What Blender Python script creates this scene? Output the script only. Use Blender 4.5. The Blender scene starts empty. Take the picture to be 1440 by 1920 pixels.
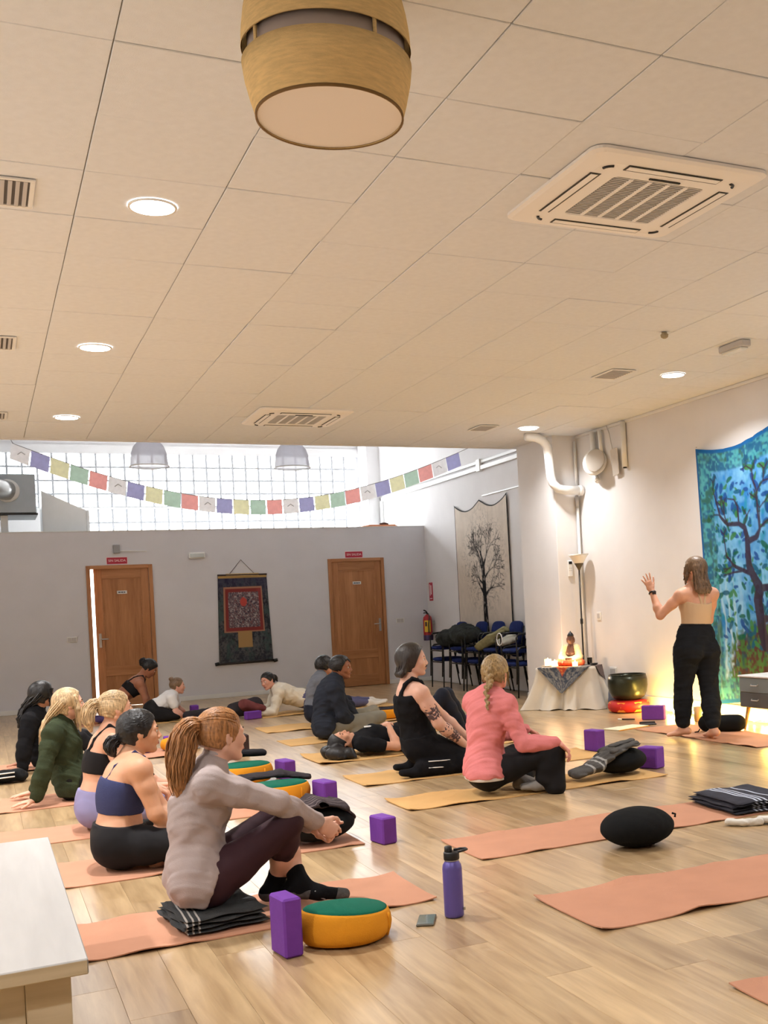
import bpy, math, random
import numpy as np
from mathutils import Matrix, Vector

random.seed(7)
RNG = np.random.default_rng(7)
SC = bpy.context.scene
COL = SC.collection
PI = math.pi

# ------------------------------------------------------------------ camera
cam_d = bpy.data.cameras.new('camera')
cam = bpy.data.objects.new('camera', cam_d)
COL.objects.link(cam)
cam_d.sensor_fit = 'VERTICAL'
cam_d.sensor_height = 36.0
cam_d.lens = 2056.4 / 1920 * 36.0
cam_d.shift_x = -(1000.0 - 720.0) / 1920
cam_d.shift_y = (1129.0 - 960.0) / 1920
cam_d.clip_start = 0.05
cam_d.clip_end = 200
CR = np.array([[0.89161632, -0.44993792, -0.0507564],      # right
               [-0.04591975, 0.02166551, -0.99871016],     # down
               [0.45045723, 0.892797, -0.00134372]])       # forward
CAM_Z = 1.32
m = Matrix(((CR[0][0], -CR[1][0], -CR[2][0], 0.0),
            (CR[0][1], -CR[1][1], -CR[2][1], 0.0),
            (CR[0][2], -CR[1][2], -CR[2][2], CAM_Z),
            (0, 0, 0, 1)))
cam.matrix_world = m
SC.camera = cam


def in_frame(pts, pad=30):
    """True when any of the points falls in the 1440x1920 picture (used only to leave out pieces nobody sees)."""
    q = (np.array(pts, float) - [0, 0, CAM_Z]) @ CR.T
    ok = q[:, 2] > 0.2
    if not ok.any():
        return False
    z = np.maximum(q[:, 2], 0.2)
    u = q[:, 0] / z * 2056.4 + 1000.0
    v = q[:, 1] / z * 2056.4 + 1129.0
    if ok.all():
        return not (u.max() < -pad or u.min() > 1440 + pad or v.max() < -pad or v.min() > 1920 + pad)
    return True


# ------------------------------------------------------------------ world, exposure
world = bpy.data.worlds.new('world')
SC.world = world
world.use_nodes = True
world.node_tree.nodes['Background'].inputs[0].default_value = (0.8, 0.88, 1.0, 1)
world.node_tree.nodes['Background'].inputs[1].default_value = 1.0
SC.view_settings.view_transform = 'Standard'
SC.view_settings.look = 'None'
SC.view_settings.gamma = 1.0
SC.view_settings.use_curve_mapping = False
SC.view_settings.exposure = 0.93
SC.cycles.use_denoising = True
SC.cycles.max_bounces = 6
SC.cycles.diffuse_bounces = 3
SC.cycles.use_adaptive_sampling = True
SC.cycles.adaptive_threshold = 0.05
SC.cycles.adaptive_min_samples = 8
SC.cycles.glossy_bounces = 3
SC.cycles.transparent_max_bounces = 12
SC.cycles.sample_clamp_indirect = 6.0
SC.cycles.caustics_reflective = False
SC.cycles.caustics_refractive = False

DOWNLIGHT_W = 27.0
WINDOW_EMIT = 8.0

# room measures (metres)
XW = 6.85       # right wall of the hall
XF = 7.10       # right wall beyond the pillar
XL = -3.2       # left wall
YB = -2.6       # wall behind the camera
YC = 13.2       # where the tiled ceiling ends
YP = 18.235     # partition with the two doors
YG = 21.0       # wall with the glass blocks
ZC = 3.38
ZP = 2.737
ZR = 5.4        # roof of the tall part


# ------------------------------------------------------------------ materials
def srgb(r, g, b):
    f = lambda c: c / 12.92 if c <= 0.04045 else ((c + 0.055) / 1.055) ** 2.4
    return (f(r / 255), f(g / 255), f(b / 255))


def mat(name, col, rough=0.6, var=0.0, vscale=6.0, bump=0.0, bscale=60.0, stretch=(1, 1, 1), metal=0.0, spec=0.5,
        coat=0.0, sheen=0.0, emit=0.0, emit_col=None, sss=0.0, trans=0.0):
    M = bpy.data.materials.new(name)
    M.use_nodes = True
    N = M.node_tree.nodes
    L = M.node_tree.links
    B = N['Principled BSDF']
    B.inputs['Roughness'].default_value = rough
    B.inputs['Metallic'].default_value = metal
    B.inputs['Specular IOR Level'].default_value = spec
    B.inputs['Coat Weight'].default_value = coat
    B.inputs['Sheen Weight'].default_value = sheen
    if sss:
        B.inputs['Subsurface Weight'].default_value = sss
        B.inputs['Subsurface Radius'].default_value = (0.012, 0.005, 0.003)
        B.inputs['Subsurface Scale'].default_value = 1.0
    if trans:
        B.inputs['Transmission Weight'].default_value = trans
    if emit:
        B.inputs['Emission Strength'].default_value = emit
        B.inputs['Emission Color'].default_value = (*(emit_col or col), 1)
    c = (*col, 1)
    B.inputs['Base Color'].default_value = c
    if var or bump:
        tc = N.new('ShaderNodeTexCoord')
        mp = N.new('ShaderNodeMapping')
        mp.inputs['Scale'].default_value = stretch
        L.new(tc.outputs['Object'], mp.inputs['Vector'])
    if var:
        nz = N.new('ShaderNodeTexNoise')
        nz.inputs['Scale'].default_value = vscale
        nz.inputs['Detail'].default_value = 5
        L.new(mp.outputs['Vector'], nz.inputs['Vector'])
        rp = N.new('ShaderNodeValToRGB')
        rp.color_ramp.elements[0].position = 0.3
        rp.color_ramp.elements[1].position = 0.7
        rp.color_ramp.elements[0].color = (*[max(0, x * (1 - var)) for x in col], 1)
        rp.color_ramp.elements[1].color = (*[min(1, x * (1 + var)) for x in col], 1)
        L.new(nz.outputs['Fac'], rp.inputs['Fac'])
        L.new(rp.outputs['Color'], B.inputs['Base Color'])
    if bump:
        n2 = N.new('ShaderNodeTexNoise')
        n2.inputs['Scale'].default_value = bscale
        n2.inputs['Detail'].default_value = 4
        L.new(mp.outputs['Vector'], n2.inputs['Vector'])
        bp = N.new('ShaderNodeBump')
        bp.inputs['Strength'].default_value = bump
        bp.inputs['Distance'].default_value = 0.01
        L.new(n2.outputs['Fac'], bp.inputs['Height'])
        L.new(bp.outputs['Normal'], B.inputs['Normal'])
    return M


def mat_attr(name, rough=0.85, bump=0.15):
    """cloth or paper whose print is stored on the mesh as a colour attribute called print"""
    M = mat(name, (1, 1, 1), rough, bump=bump, bscale=90, spec=0.2)
    a = M.node_tree.nodes.new('ShaderNodeAttribute')
    a.attribute_name = 'print'
    M.node_tree.links.new(a.outputs['Color'], M.node_tree.nodes['Principled BSDF'].inputs['Base Color'])
    return M


def mat_wood(name, c0, c1, rough=0.4, axis=1, fine=26.0, tint=0.25, coat=0.0, knots=0.0, spec=0.5):
    """grain running along one local axis, every object with its own tint and its own piece of grain"""
    M = bpy.data.materials.new(name)
    M.use_nodes = True
    N = M.node_tree.nodes
    L = M.node_tree.links
    B = N['Principled BSDF']
    tc = N.new('ShaderNodeTexCoord')
    mp = N.new('ShaderNodeMapping')
    s = [1.0, 1.0, 1.0]
    s[axis] = 0.09
    mp.inputs['Scale'].default_value = s
    oi = N.new('ShaderNodeObjectInfo')
    mul = N.new('ShaderNodeMath')
    mul.operation = 'MULTIPLY'
    mul.inputs[1].default_value = 37.0
    L.new(oi.outputs['Random'], mul.inputs[0])
    L.new(tc.outputs['Object'], mp.inputs['Vector'])
    n1 = N.new('ShaderNodeTexNoise')
    n1.noise_dimensions = '4D'
    n1.inputs['Scale'].default_value = fine
    n1.inputs['Detail'].default_value = 6
    n1.inputs['Distortion'].default_value = 0.6
    L.new(mp.outputs['Vector'], n1.inputs['Vector'])
    L.new(mul.outputs[0], n1.inputs['W'])
    n2 = N.new('ShaderNodeTexNoise')
    n2.noise_dimensions = '4D'
    n2.inputs['Scale'].default_value = fine * 0.22
    n2.inputs['Detail'].default_value = 3
    L.new(mp.outputs['Vector'], n2.inputs['Vector'])
    L.new(mul.outputs[0], n2.inputs['W'])
    mx = N.new('ShaderNodeMix')
    mx.data_type = 'FLOAT'
    mx.inputs[0].default_value = 0.55
    L.new(n1.outputs['Fac'], mx.inputs[2])
    L.new(n2.outputs['Fac'], mx.inputs[3])
    rp = N.new('ShaderNodeValToRGB')
    rp.color_ramp.elements[0].position = 0.36
    rp.color_ramp.elements[1].position = 0.66
    rp.color_ramp.elements[0].color = (*c0, 1)
    rp.color_ramp.elements[1].color = (*c1, 1)
    L.new(mx.outputs[0], rp.inputs['Fac'])
    hs = N.new('ShaderNodeHueSaturation')
    mr = N.new('ShaderNodeMapRange')
    mr.inputs['To Min'].default_value = 1 - tint
    mr.inputs['To Max'].default_value = 1 + tint * 0.6
    L.new(oi.outputs['Random'], mr.inputs['Value'])
    L.new(mr.outputs['Result'], hs.inputs['Value'])
    L.new(rp.outputs['Color'], hs.inputs['Color'])
    out = hs.outputs['Color']
    if knots:
        vo = N.new('ShaderNodeTexVoronoi')
        vo.voronoi_dimensions = '4D'
        vo.inputs['Scale'].default_value = 2.3
        mk = N.new('ShaderNodeMapping')
        mk.inputs['Scale'].default_value = (1.5, 0.7, 1)
        L.new(tc.outputs['Object'], mk.inputs['Vector'])
        L.new(mk.outputs['Vector'], vo.inputs['Vector'])
        L.new(mul.outputs[0], vo.inputs['W'])
        r2 = N.new('ShaderNodeValToRGB')
        r2.color_ramp.elements[0].position = 0.03
        r2.color_ramp.elements[1].position = 0.12
        r2.color_ramp.elements[0].color = (1 - knots, 1 - knots, 1 - knots, 1)
        r2.color_ramp.elements[1].color = (1, 1, 1, 1)
        L.new(vo.outputs['Distance'], r2.inputs['Fac'])
        m2 = N.new('ShaderNodeMix')
        m2.data_type = 'RGBA'
        m2.blend_type = 'MULTIPLY'
        m2.inputs[0].default_value = 1.0
        L.new(out, m2.inputs[6])
        L.new(r2.outputs['Color'], m2.inputs[7])
        out = m2.outputs[2]
    L.new(out, B.inputs['Base Color'])
    B.inputs['Roughness'].default_value = rough
    B.inputs['Coat Weight'].default_value = coat
    B.inputs['Coat Roughness'].default_value = 0.25
    B.inputs['Specular IOR Level'].default_value = spec
    bp = N.new('ShaderNodeBump')
    bp.inputs['Strength'].default_value = 0.08
    bp.inputs['Distance'].default_value = 0.004
    L.new(n1.outputs['Fac'], bp.inputs['Height'])
    L.new(bp.outputs['Normal'], B.inputs['Normal'])
    return M


def mat_emit(name, col, strength):
    M = bpy.data.materials.new(name)
    M.use_nodes = True
    N = M.node_tree.nodes
    N.remove(N['Principled BSDF'])
    e = N.new('ShaderNodeEmission')
    e.inputs[0].default_value = (*col, 1)
    e.inputs[1].default_value = strength
    M.node_tree.links.new(e.outputs[0], N['Material Output'].inputs[0])
    return M


def mat_knit(name, col, scale=260.0, rough=0.95, dark=0.5):
    """ribbed or woven textile relief"""
    M = mat(name, col, rough, var=0.16, vscale=9, bump=0.5, bscale=scale, spec=0.15, sheen=0.25)
    return M


def mat_hair(name, col, dark=0.45):
    M = mat(name, col, 0.42, var=0.0, spec=0.45)
    N = M.node_tree.nodes
    L = M.node_tree.links
    B = N['Principled BSDF']
    tc = N.new('ShaderNodeTexCoord')
    mp = N.new('ShaderNodeMapping')
    mp.inputs['Scale'].default_value = (1, 1, 0.13)
    L.new(tc.outputs['Object'], mp.inputs['Vector'])
    n = N.new('ShaderNodeTexNoise')
    n.inputs['Scale'].default_value = 120
    n.inputs['Detail'].default_value = 4
    L.new(mp.outputs['Vector'], n.inputs['Vector'])
    r = N.new('ShaderNodeValToRGB')
    r.color_ramp.elements[0].position = 0.32
    r.color_ramp.elements[1].position = 0.68
    r.color_ramp.elements[0].color = (*[x * dark for x in col], 1)
    r.color_ramp.elements[1].color = (*[min(1, x * 1.35) for x in col], 1)
    L.new(n.outputs['Fac'], r.inputs['Fac'])
    L.new(r.outputs['Color'], B.inputs['Base Color'])
    b = N.new('ShaderNodeBump')
    b.inputs['Strength'].default_value = 0.6
    b.inputs['Distance'].default_value = 0.004
    L.new(n.outputs['Fac'], b.inputs['Height'])
    L.new(b.outputs['Normal'], B.inputs['Normal'])
    return M


# ------------------------------------------------------------------ object helpers
def mesh_from(verts, faces, smooth=False, name='mesh'):
    me = bpy.data.meshes.new(name)
    if isinstance(faces, np.ndarray):
        V = np.asarray(verts, np.float32)
        n, k = faces.shape
        me.vertices.add(len(V))
        me.vertices.foreach_set('co', V.ravel())
        me.loops.add(n * k)
        me.loops.foreach_set('vertex_index', faces.astype(np.int32).ravel())
        me.polygons.add(n)
        me.polygons.foreach_set('loop_start', np.arange(0, n * k, k, dtype=np.int32))
        me.polygons.foreach_set('loop_total', np.full(n, k, np.int32))
        me.update(calc_edges=True)
    else:
        me.from_pydata([tuple(v) for v in verts], [], faces)
        me.update()
    if smooth:
        me.polygons.foreach_set('use_smooth', np.ones(len(me.polygons), bool))
    return me


def link(name, me, material=None, parent=None, loc=None):
    o = bpy.data.objects.new(name, me)
    COL.objects.link(o)
    if material is not None and me is not None and not me.materials:
        me.materials.append(material)
    if loc is not None:
        o.location = loc
    if parent is not None:
        o.parent = parent
        o.matrix_parent_inverse = Matrix.Translation(-Vector(parent.get('_org', (0, 0, 0))))
    return o


def tag(o, label=None, cat=None, group=None, kind=None):
    if label:
        o['label'] = label
    if cat:
        o['category'] = cat
    if group:
        o['group'] = group
    if kind:
        o['kind'] = kind
    return o


def thing(name, label, cat, loc=(0, 0, 0), group=None):
    o = bpy.data.objects.new(name, None)
    o.empty_display_size = 0.1
    COL.objects.link(o)
    o.location = loc
    o['_org'] = tuple(loc)
    return tag(o, label, cat, group)


def copy_tree(root, loc, label=None, rotz=0.0):
    r = root.copy()
    COL.objects.link(r)
    r.location = loc
    r.rotation_euler = (0, 0, rotz)
    if label:
        r['label'] = label
    for ch in root.children:
        c = ch.copy()
        COL.objects.link(c)
        c.parent = r
        for g in ch.children:
            d = g.copy()
            COL.objects.link(d)
            d.parent = c
    return r


class MB:
    """collects simple shapes into one mesh"""

    def __init__(s):
        s.v = []
        s.f = []

    def add(s, verts, faces):
        n = len(s.v)
        s.v += [tuple(map(float, p)) for p in verts]
        s.f += [tuple(i + n for i in f) for f in faces]
        return s

    def box(s, x0, x1, y0, y1, z0, z1, bev=0.0, rot=0.0, org=None):
        if bev <= 0:
            P = [(x, y, z) for z in (z0, z1) for y in (y0, y1) for x in (x0, x1)]
            F = [(0, 2, 3, 1), (4, 5, 7, 6), (0, 1, 5, 4), (2, 6, 7, 3), (0, 4, 6, 2), (1, 3, 7, 5)]
        else:
            b = min(bev, (x1 - x0) * .49, (y1 - y0) * .49, (z1 - z0) * .49)
            P, F = [], []
            idx = {}
            X = ((x0, 1), (x1, -1)); Y = ((y0, 1), (y1, -1)); Z = ((z0, 1), (z1, -1))
            for i, (x, sx) in enumerate(X):
                for j, (y, sy) in enumerate(Y):
                    for k, (z, sz) in enumerate(Z):
                        for a, p in enumerate(((x, y + sy * b, z + sz * b), (x + sx * b, y, z + sz * b), (x + sx * b, y + sy * b, z))):
                            idx[(i, j, k, a)] = len(P)
                            P.append(p)
            g = lambda i, j, k, a: idx[(i, j, k, a)]
            for i in (0, 1):
                q = [g(i, 0, 0, 0), g(i, 1, 0, 0), g(i, 1, 1, 0), g(i, 0, 1, 0)]
                F.append(tuple(q if i else q[::-1]))
            for j in (0, 1):
                q = [g(0, j, 0, 1), g(1, j, 0, 1), g(1, j, 1, 1), g(0, j, 1, 1)]
                F.append(tuple(q if not j else q[::-1]))
            for k in (0, 1):
                q = [g(0, 0, k, 2), g(1, 0, k, 2), g(1, 1, k, 2), g(0, 1, k, 2)]
                F.append(tuple(q if k else q[::-1]))
            for j in (0, 1):
                for k in (0, 1):
                    q = [g(0, j, k, 1), g(1, j, k, 1), g(1, j, k, 2), g(0, j, k, 2)]
                    F.append(tuple(q if (j + k) % 2 else q[::-1]))
            for i in (0, 1):
                for k in (0, 1):
                    q = [g(i, 0, k, 0), g(i, 1, k, 0), g(i, 1, k, 2), g(i, 0, k, 2)]
                    F.append(tuple(q if (i + k) % 2 == 0 else q[::-1]))
            for i in (0, 1):
                for j in (0, 1):
                    q = [g(i, j, 0, 0), g(i, j, 1, 0), g(i, j, 1, 1), g(i, j, 0, 1)]
                    F.append(tuple(q if (i + j) % 2 else q[::-1]))
            for i in (0, 1):
                for j in (0, 1):
                    for k in (0, 1):
                        q = [g(i, j, k, 0), g(i, j, k, 1), g(i, j, k, 2)]
                        F.append(tuple(q if (i + j + k) % 2 else q[::-1]))
        if rot:
            o = org or ((x0 + x1) / 2, (y0 + y1) / 2)
            c, sn = math.cos(rot), math.sin(rot)
            P = [(o[0] + (p[0] - o[0]) * c - (p[1] - o[1]) * sn, o[1] + (p[0] - o[0]) * sn + (p[1] - o[1]) * c, p[2]) for p in P]
        return s.add(P, F)

    def tube(s, pts, r, n=10, cap=True, flat=1.0):
        P = [np.array(p, float) for p in pts]
        R = r if hasattr(r, '__len__') else [r] * len(P)
        V, F = [], []
        prev = None
        for i, p in enumerate(P):
            t = P[min(i + 1, len(P) - 1)] - P[max(i - 1, 0)]
            t = t / (np.linalg.norm(t) + 1e-12)
            if prev is None:
                a = np.array([0, 0, 1.0]) if abs(t[2]) < .9 else np.array([1.0, 0, 0])
                u = np.cross(t, a)
            else:
                u = prev - t * (prev @ t)
            u = u / (np.linalg.norm(u) + 1e-12)
            prev = u
            w = np.cross(t, u)
            for k in range(n):
                a = 2 * PI * k / n
                V.append(p + (u * math.cos(a) + w * math.sin(a) * flat) * R[i])
        for i in range(len(P) - 1):
            for k in range(n):
                k2 = (k + 1) % n
                F.append((i * n + k, i * n + k2, (i + 1) * n + k2, (i + 1) * n + k))
        if cap:
            F.append(tuple(range(n))[::-1])
            F.append(tuple((len(P) - 1) * n + k for k in range(n)))
        return s.add(V, F)

    def lathe(s, prof, c=(0, 0, 0), n=32, sx=1.0, sy=1.0, rot=0.0, close=True):
        V, F = [], []
        cr, sr = math.cos(rot), math.sin(rot)
        for (r, z) in prof:
            for k in range(n):
                a = 2 * PI * k / n
                x, y = r * math.cos(a) * sx, r * math.sin(a) * sy
                V.append((c[0] + x * cr - y * sr, c[1] + x * sr + y * cr, c[2] + z))
        for i in range(len(prof) - 1):
            for k in range(n):
                k2 = (k + 1) % n
                F.append((i * n + k, i * n + k2, (i + 1) * n + k2, (i + 1) * n + k))
        if close:
            F.append(tuple(range(n))[::-1])
            F.append(tuple((len(prof) - 1) * n + k for k in range(n)))
        return s.add(V, F)

    def build(s, name, material, parent=None, smooth=False, loc=None):
        me = mesh_from(s.v, s.f, smooth, name)
        return link(name, me, material, parent, loc)


def text_mesh(txt, size, depth=0.002):
    cu = bpy.data.curves.new('lettering', 'FONT')
    cu.body = txt
    cu.size = size
    cu.extrude = depth
    cu.align_x = 'CENTER'
    cu.align_y = 'CENTER'
    o = bpy.data.objects.new('lettering', cu)
    COL.objects.link(o)
    bpy.context.view_layer.update()
    me = bpy.data.meshes.new_from_object(o.evaluated_get(bpy.context.evaluated_depsgraph_get()))
    bpy.data.objects.remove(o)
    return me


# ------------------------------------------------------------------ smooth solids (distance fields polygonised with surface nets)
def V3(*a):
    return np.array(a[0] if len(a) == 1 else a, float)


def nrm(v):
    v = np.asarray(v, float)
    return v / (np.linalg.norm(v) + 1e-12)


def seg(a, b, ra, rb=None, lat=None, k=0.02):
    """tapered limb from a to b; a radius may be (half width along lat, half depth)"""
    rb = ra if rb is None else rb
    ra = ra if hasattr(ra, '__len__') else (ra, ra)
    rb = rb if hasattr(rb, '__len__') else (rb, rb)
    return ('seg', V3(a), V3(b), ra, rb, None if lat is None else V3(lat), k)


def ell(c, r, basis=None, k=0.02):
    return ('ell', V3(c), V3(r), np.eye(3) if basis is None else np.array(basis, float), k)


def cut(o, n):
    """throw away what lies on the side n points to"""
    return ('cut', V3(o), nrm(n))


def hole(prim, k=0.006):
    return ('hole', prim, k)


def wrinkle(amp, scale, axis=None, seed=0.0):
    return ('wr', amp, scale, axis, seed)


def _dist(pr, X, Y, Z):
    if pr[0] == 'seg':
        _, a, b, ra, rb, lat, k = pr
        ab = b - a
        L = np.linalg.norm(ab) + 1e-9
        u = ab / L
        px, py, pz = X - a[0], Y - a[1], Z - a[2]
        al = px * u[0] + py * u[1] + pz * u[2]
        t = np.clip(al / L, 0, 1)
        if lat is None or (ra[0] == ra[1] and rb[0] == rb[1]):
            d2 = px * px + py * py + pz * pz - al * al
            ex = al - t * L
            return np.sqrt(np.maximum(d2 + ex * ex, 0)) - (ra[0] + (rb[0] - ra[0]) * t)
        l = lat - u * (lat @ u)
        l = nrm(l)
        mm = np.cross(u, l)
        ql = px * l[0] + py * l[1] + pz * l[2]
        qm = px * mm[0] + py * mm[1] + pz * mm[2]
        qu = al - t * L
        w = ra[0] + (rb[0] - ra[0]) * t
        d = ra[1] + (rb[1] - ra[1]) * t
        mn = np.minimum(w, d)
        return (np.sqrt((ql / w) ** 2 + (qm / d) ** 2 + (qu / mn) ** 2) - 1) * mn
    _, c, r, Bs, k = pr
    px, py, pz = X - c[0], Y - c[1], Z - c[2]
    q = [(px * Bs[i][0] + py * Bs[i][1] + pz * Bs[i][2]) for i in range(3)]
    k0 = np.sqrt(sum((q[i] / r[i]) ** 2 for i in range(3)))
    k1 = np.sqrt(sum((q[i] / r[i] ** 2) ** 2 for i in range(3))) + 1e-9
    return k0 * (k0 - 1) / k1


def _box(pr):
    if pr[0] == 'seg':
        r = max(*pr[3], *pr[4])
        return np.minimum(pr[1], pr[2]) - r, np.maximum(pr[1], pr[2]) + r
    r = pr[2].max()
    return pr[1] - r, pr[1] + r


def solid(ops, h):
    """polygonise a list of operations; gives vertices and quads"""
    bs = [_box(o) for o in ops if o[0] in ('seg', 'ell')]
    lo = np.min([b[0] for b in bs], 0) - 3 * h - 0.004
    hi = np.max([b[1] for b in bs], 0) + 3 * h + 0.004
    n = np.ceil((hi - lo) / h).astype(int) + 1
    F = np.full(n, 0.5, np.float32)
    ax = [lo[i] + h * np.arange(n[i]) for i in range(3)]

    def sub(pr, pad):
        a, b = _box(pr)
        i0 = np.clip(((a - pad - lo) / h).astype(int), 0, n)
        i1 = np.clip(np.ceil((b + pad - lo) / h).astype(int) + 1, 0, n)
        sl = tuple(slice(i0[i], i1[i]) for i in range(3))
        return sl, np.meshgrid(*[ax[i][sl[i]] for i in range(3)], indexing='ij', sparse=True)

    for o in ops:
        if o[0] in ('seg', 'ell'):
            k = o[-1]
            sl, (X, Y, Z) = sub(o, k + 2 * h)
            d = _dist(o, X, Y, Z)
            f = F[sl]
            hh = np.maximum(k - np.abs(f - d), 0) / k
            F[sl] = np.minimum(f, d) - hh * hh * k * 0.25
        elif o[0] == 'hole':
            k = o[2]
            sl, (X, Y, Z) = sub(o[1], k + 2 * h)
            d = -_dist(o[1], X, Y, Z)
            f = F[sl]
            hh = np.maximum(k - np.abs(f - d), 0) / k
            F[sl] = np.maximum(f, d) + hh * hh * k * 0.25
        elif o[0] == 'cut':
            X, Y, Z = np.meshgrid(*ax, indexing='ij', sparse=True)
            F = np.maximum(F, ((X - o[1][0]) * o[2][0] + (Y - o[1][1]) * o[2][1] + (Z - o[1][2]) * o[2][2]).astype(np.float32))
        elif o[0] == 'wr':
            _, amp, sc, axis, seed = o
            idx = np.nonzero(np.abs(F) < 0.05)
            P = [ax[i][idx[i]] for i in range(3)]
            if axis is not None:
                a = nrm(axis)
                s = sum(P[i] * a[i] for i in range(3)) * sc
                w = sum(P[i] * (i + 1.3) for i in range(3)) * sc * 0.31
                v = np.sin(s + 1.7 * np.sin(w + seed) + seed) * 0.6 + np.sin(s * 1.9 + 2.1 * np.sin(w * 1.6 + 2 + seed)) * 0.4
            else:
                v = (np.sin(P[0] * sc + 2 * np.sin(P[2] * sc * .7 + seed) + seed) * np.sin(P[1] * sc * .9 + 1.3 * np.sin(P[0] * sc * .6 + 1)) * .6
                     + np.sin(P[2] * sc * 1.7 + 2.2 * np.sin(P[0] * sc * 1.1 + P[1] * sc + seed)) * .4)
            F[idx] += (amp * v).astype(np.float32)
    # surface nets
    dims = np.array(F.shape) - 1
    S = F < 0
    cells, pts, quads_flip = [], [], []
    off = {0: [(0, 0, 0), (0, -1, 0), (0, -1, -1), (0, 0, -1)],
           1: [(0, 0, 0), (0, 0, -1), (-1, 0, -1), (-1, 0, 0)],
           2: [(0, 0, 0), (-1, 0, 0), (-1, -1, 0), (0, -1, 0)]}
    for a in range(3):
        s0 = [slice(None)] * 3
        s1 = [slice(None)] * 3
        s0[a] = slice(0, -1)
        s1[a] = slice(1, None)
        A, Bq = S[tuple(s0)], S[tuple(s1)]
        I = np.argwhere(A != Bq)
        if not len(I):
            continue
        o2 = [i for i in range(3) if i != a]
        ok = np.all([(I[:, q] > 0) & (I[:, q] < dims[q]) for q in o2], 0)
        I = I[ok]
        J = I.copy()
        J[:, a] += 1
        fa = F[tuple(I.T)]
        fb = F[tuple(J.T)]
        t = fa / (fa - fb)
        p = I.astype(np.float64)
        p[:, a] += t
        C = np.stack([I + np.array(q) for q in off[a]], 1)
        cells.append(C)
        pts.append(np.repeat(p[:, None, :], 4, 1))
        quads_flip.append(fa < 0)
    C = np.concatenate(cells)
    Pp = np.concatenate(pts).reshape(-1, 3)
    fl = np.concatenate(quads_flip)
    lin = ((C[..., 0] * (dims[1] + 1) + C[..., 1]) * (dims[2] + 1) + C[..., 2]).ravel()
    uq, inv = np.unique(lin, return_inverse=True)
    inv = inv.ravel()
    cnt = np.bincount(inv)
    Vv = np.stack([np.bincount(inv, Pp[:, i]) / cnt for i in range(3)], 1) * h + lo
    Q = inv.reshape(-1, 4)
    Q = np.where(fl[:, None], Q, Q[:, ::-1])
    return Vv, Q


def blob(name, ops, h, material, parent=None):
    v, q = solid(ops, h)
    return link(name, mesh_from(v, q, True, name), material, parent)

# ================================================================== THE ROOM
M_WALL = mat('white_wall_paint', srgb(232, 230, 230), 0.85, var=0.02, vscale=3, bump=0.05, bscale=140, spec=0.25)
M_WALL2 = mat('partition_paint', srgb(226, 226, 232), 0.85, var=0.02, vscale=3, bump=0.04, bscale=140, spec=0.25)
M_TRIM = mat('white_gloss_trim', srgb(238, 238, 236), 0.4, var=0.02, spec=0.4)
M_TILE = mat('ceiling_tile_board', srgb(233, 238, 245), 0.95, var=0.025, vscale=20, bump=0.22, bscale=330, spec=0.1)
M_GAP = mat('shadow_gap_metal', srgb(150, 140, 124), 0.8)
M_FLOOR = mat_wood('oak_plank', srgb(156, 126, 90), srgb(208, 179, 137), rough=0.3, axis=1, fine=30, tint=0.12, coat=0.2, knots=0.5)
M_WHITE = mat('white_plastic', srgb(240, 240, 238), 0.45, spec=0.4)
M_DARK = mat('black_plastic', srgb(24, 24, 26), 0.45)
M_STEEL = mat('brushed_steel', srgb(190, 190, 188), 0.3, metal=1.0)
M_LIGHTON = mat_emit('lamp_disc_lit', (1.0, 0.97, 0.92), 14.0)


def struct(name, mb, material, parent=None, smooth=False):
    o = mb.build(name, material, parent, smooth)
    if parent is None:
        o['kind'] = 'structure'
    return o


# floor: a slab with the planks laid on it, each plank its own piece
floor = struct('floor', MB().box(XL, XF + .3, YB, YG, -0.2, -0.012), M_FLOOR)
PW = 0.19
PLANK = {}


def plank_mesh(L):
    key = round(L, 2)
    if key not in PLANK:
        PLANK[key] = mesh_from(*(lambda b: (b.v, b.f))(MB().box(-PW / 2 + .0003, PW / 2 - .0003, -key / 2 + .0005, key / 2 - .0005, -0.012, 0.0, 0.0009)), name='plank')
        PLANK[key].materials.append(M_FLOOR)
    return PLANK[key]


n_planks = 0
rest = MB()
for i in range(-18, 54):
    x = i * PW + PW / 2
    if x < XL or x > XF:
        continue
    y = YB - random.random() * 2.2
    while y < YP:
        L = random.choice((1.8, 2.0, 2.2, 2.4))
        y0, y1 = y, y + L
        y += L
        if in_frame([(x - PW / 2, max(y0, YB), 0), (x + PW / 2, max(y0, YB), 0), (x - PW / 2, y1, 0), (x + PW / 2, y1, 0)], 4) and y1 > 2.2 and n_planks < 300:
            o = link('plank', plank_mesh(L), M_FLOOR, floor)
            o.location = (x, (y0 + y1) / 2, 0)
            n_planks += 1
        else:
            rest.box(x - PW / 2 + .001, x + PW / 2 - .001, max(y0, YB), min(y1, YP), -0.012, 0.0)
o = rest.build('floor_boarding', M_FLOOR, floor)
o['kind'] = 'stuff'

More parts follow.
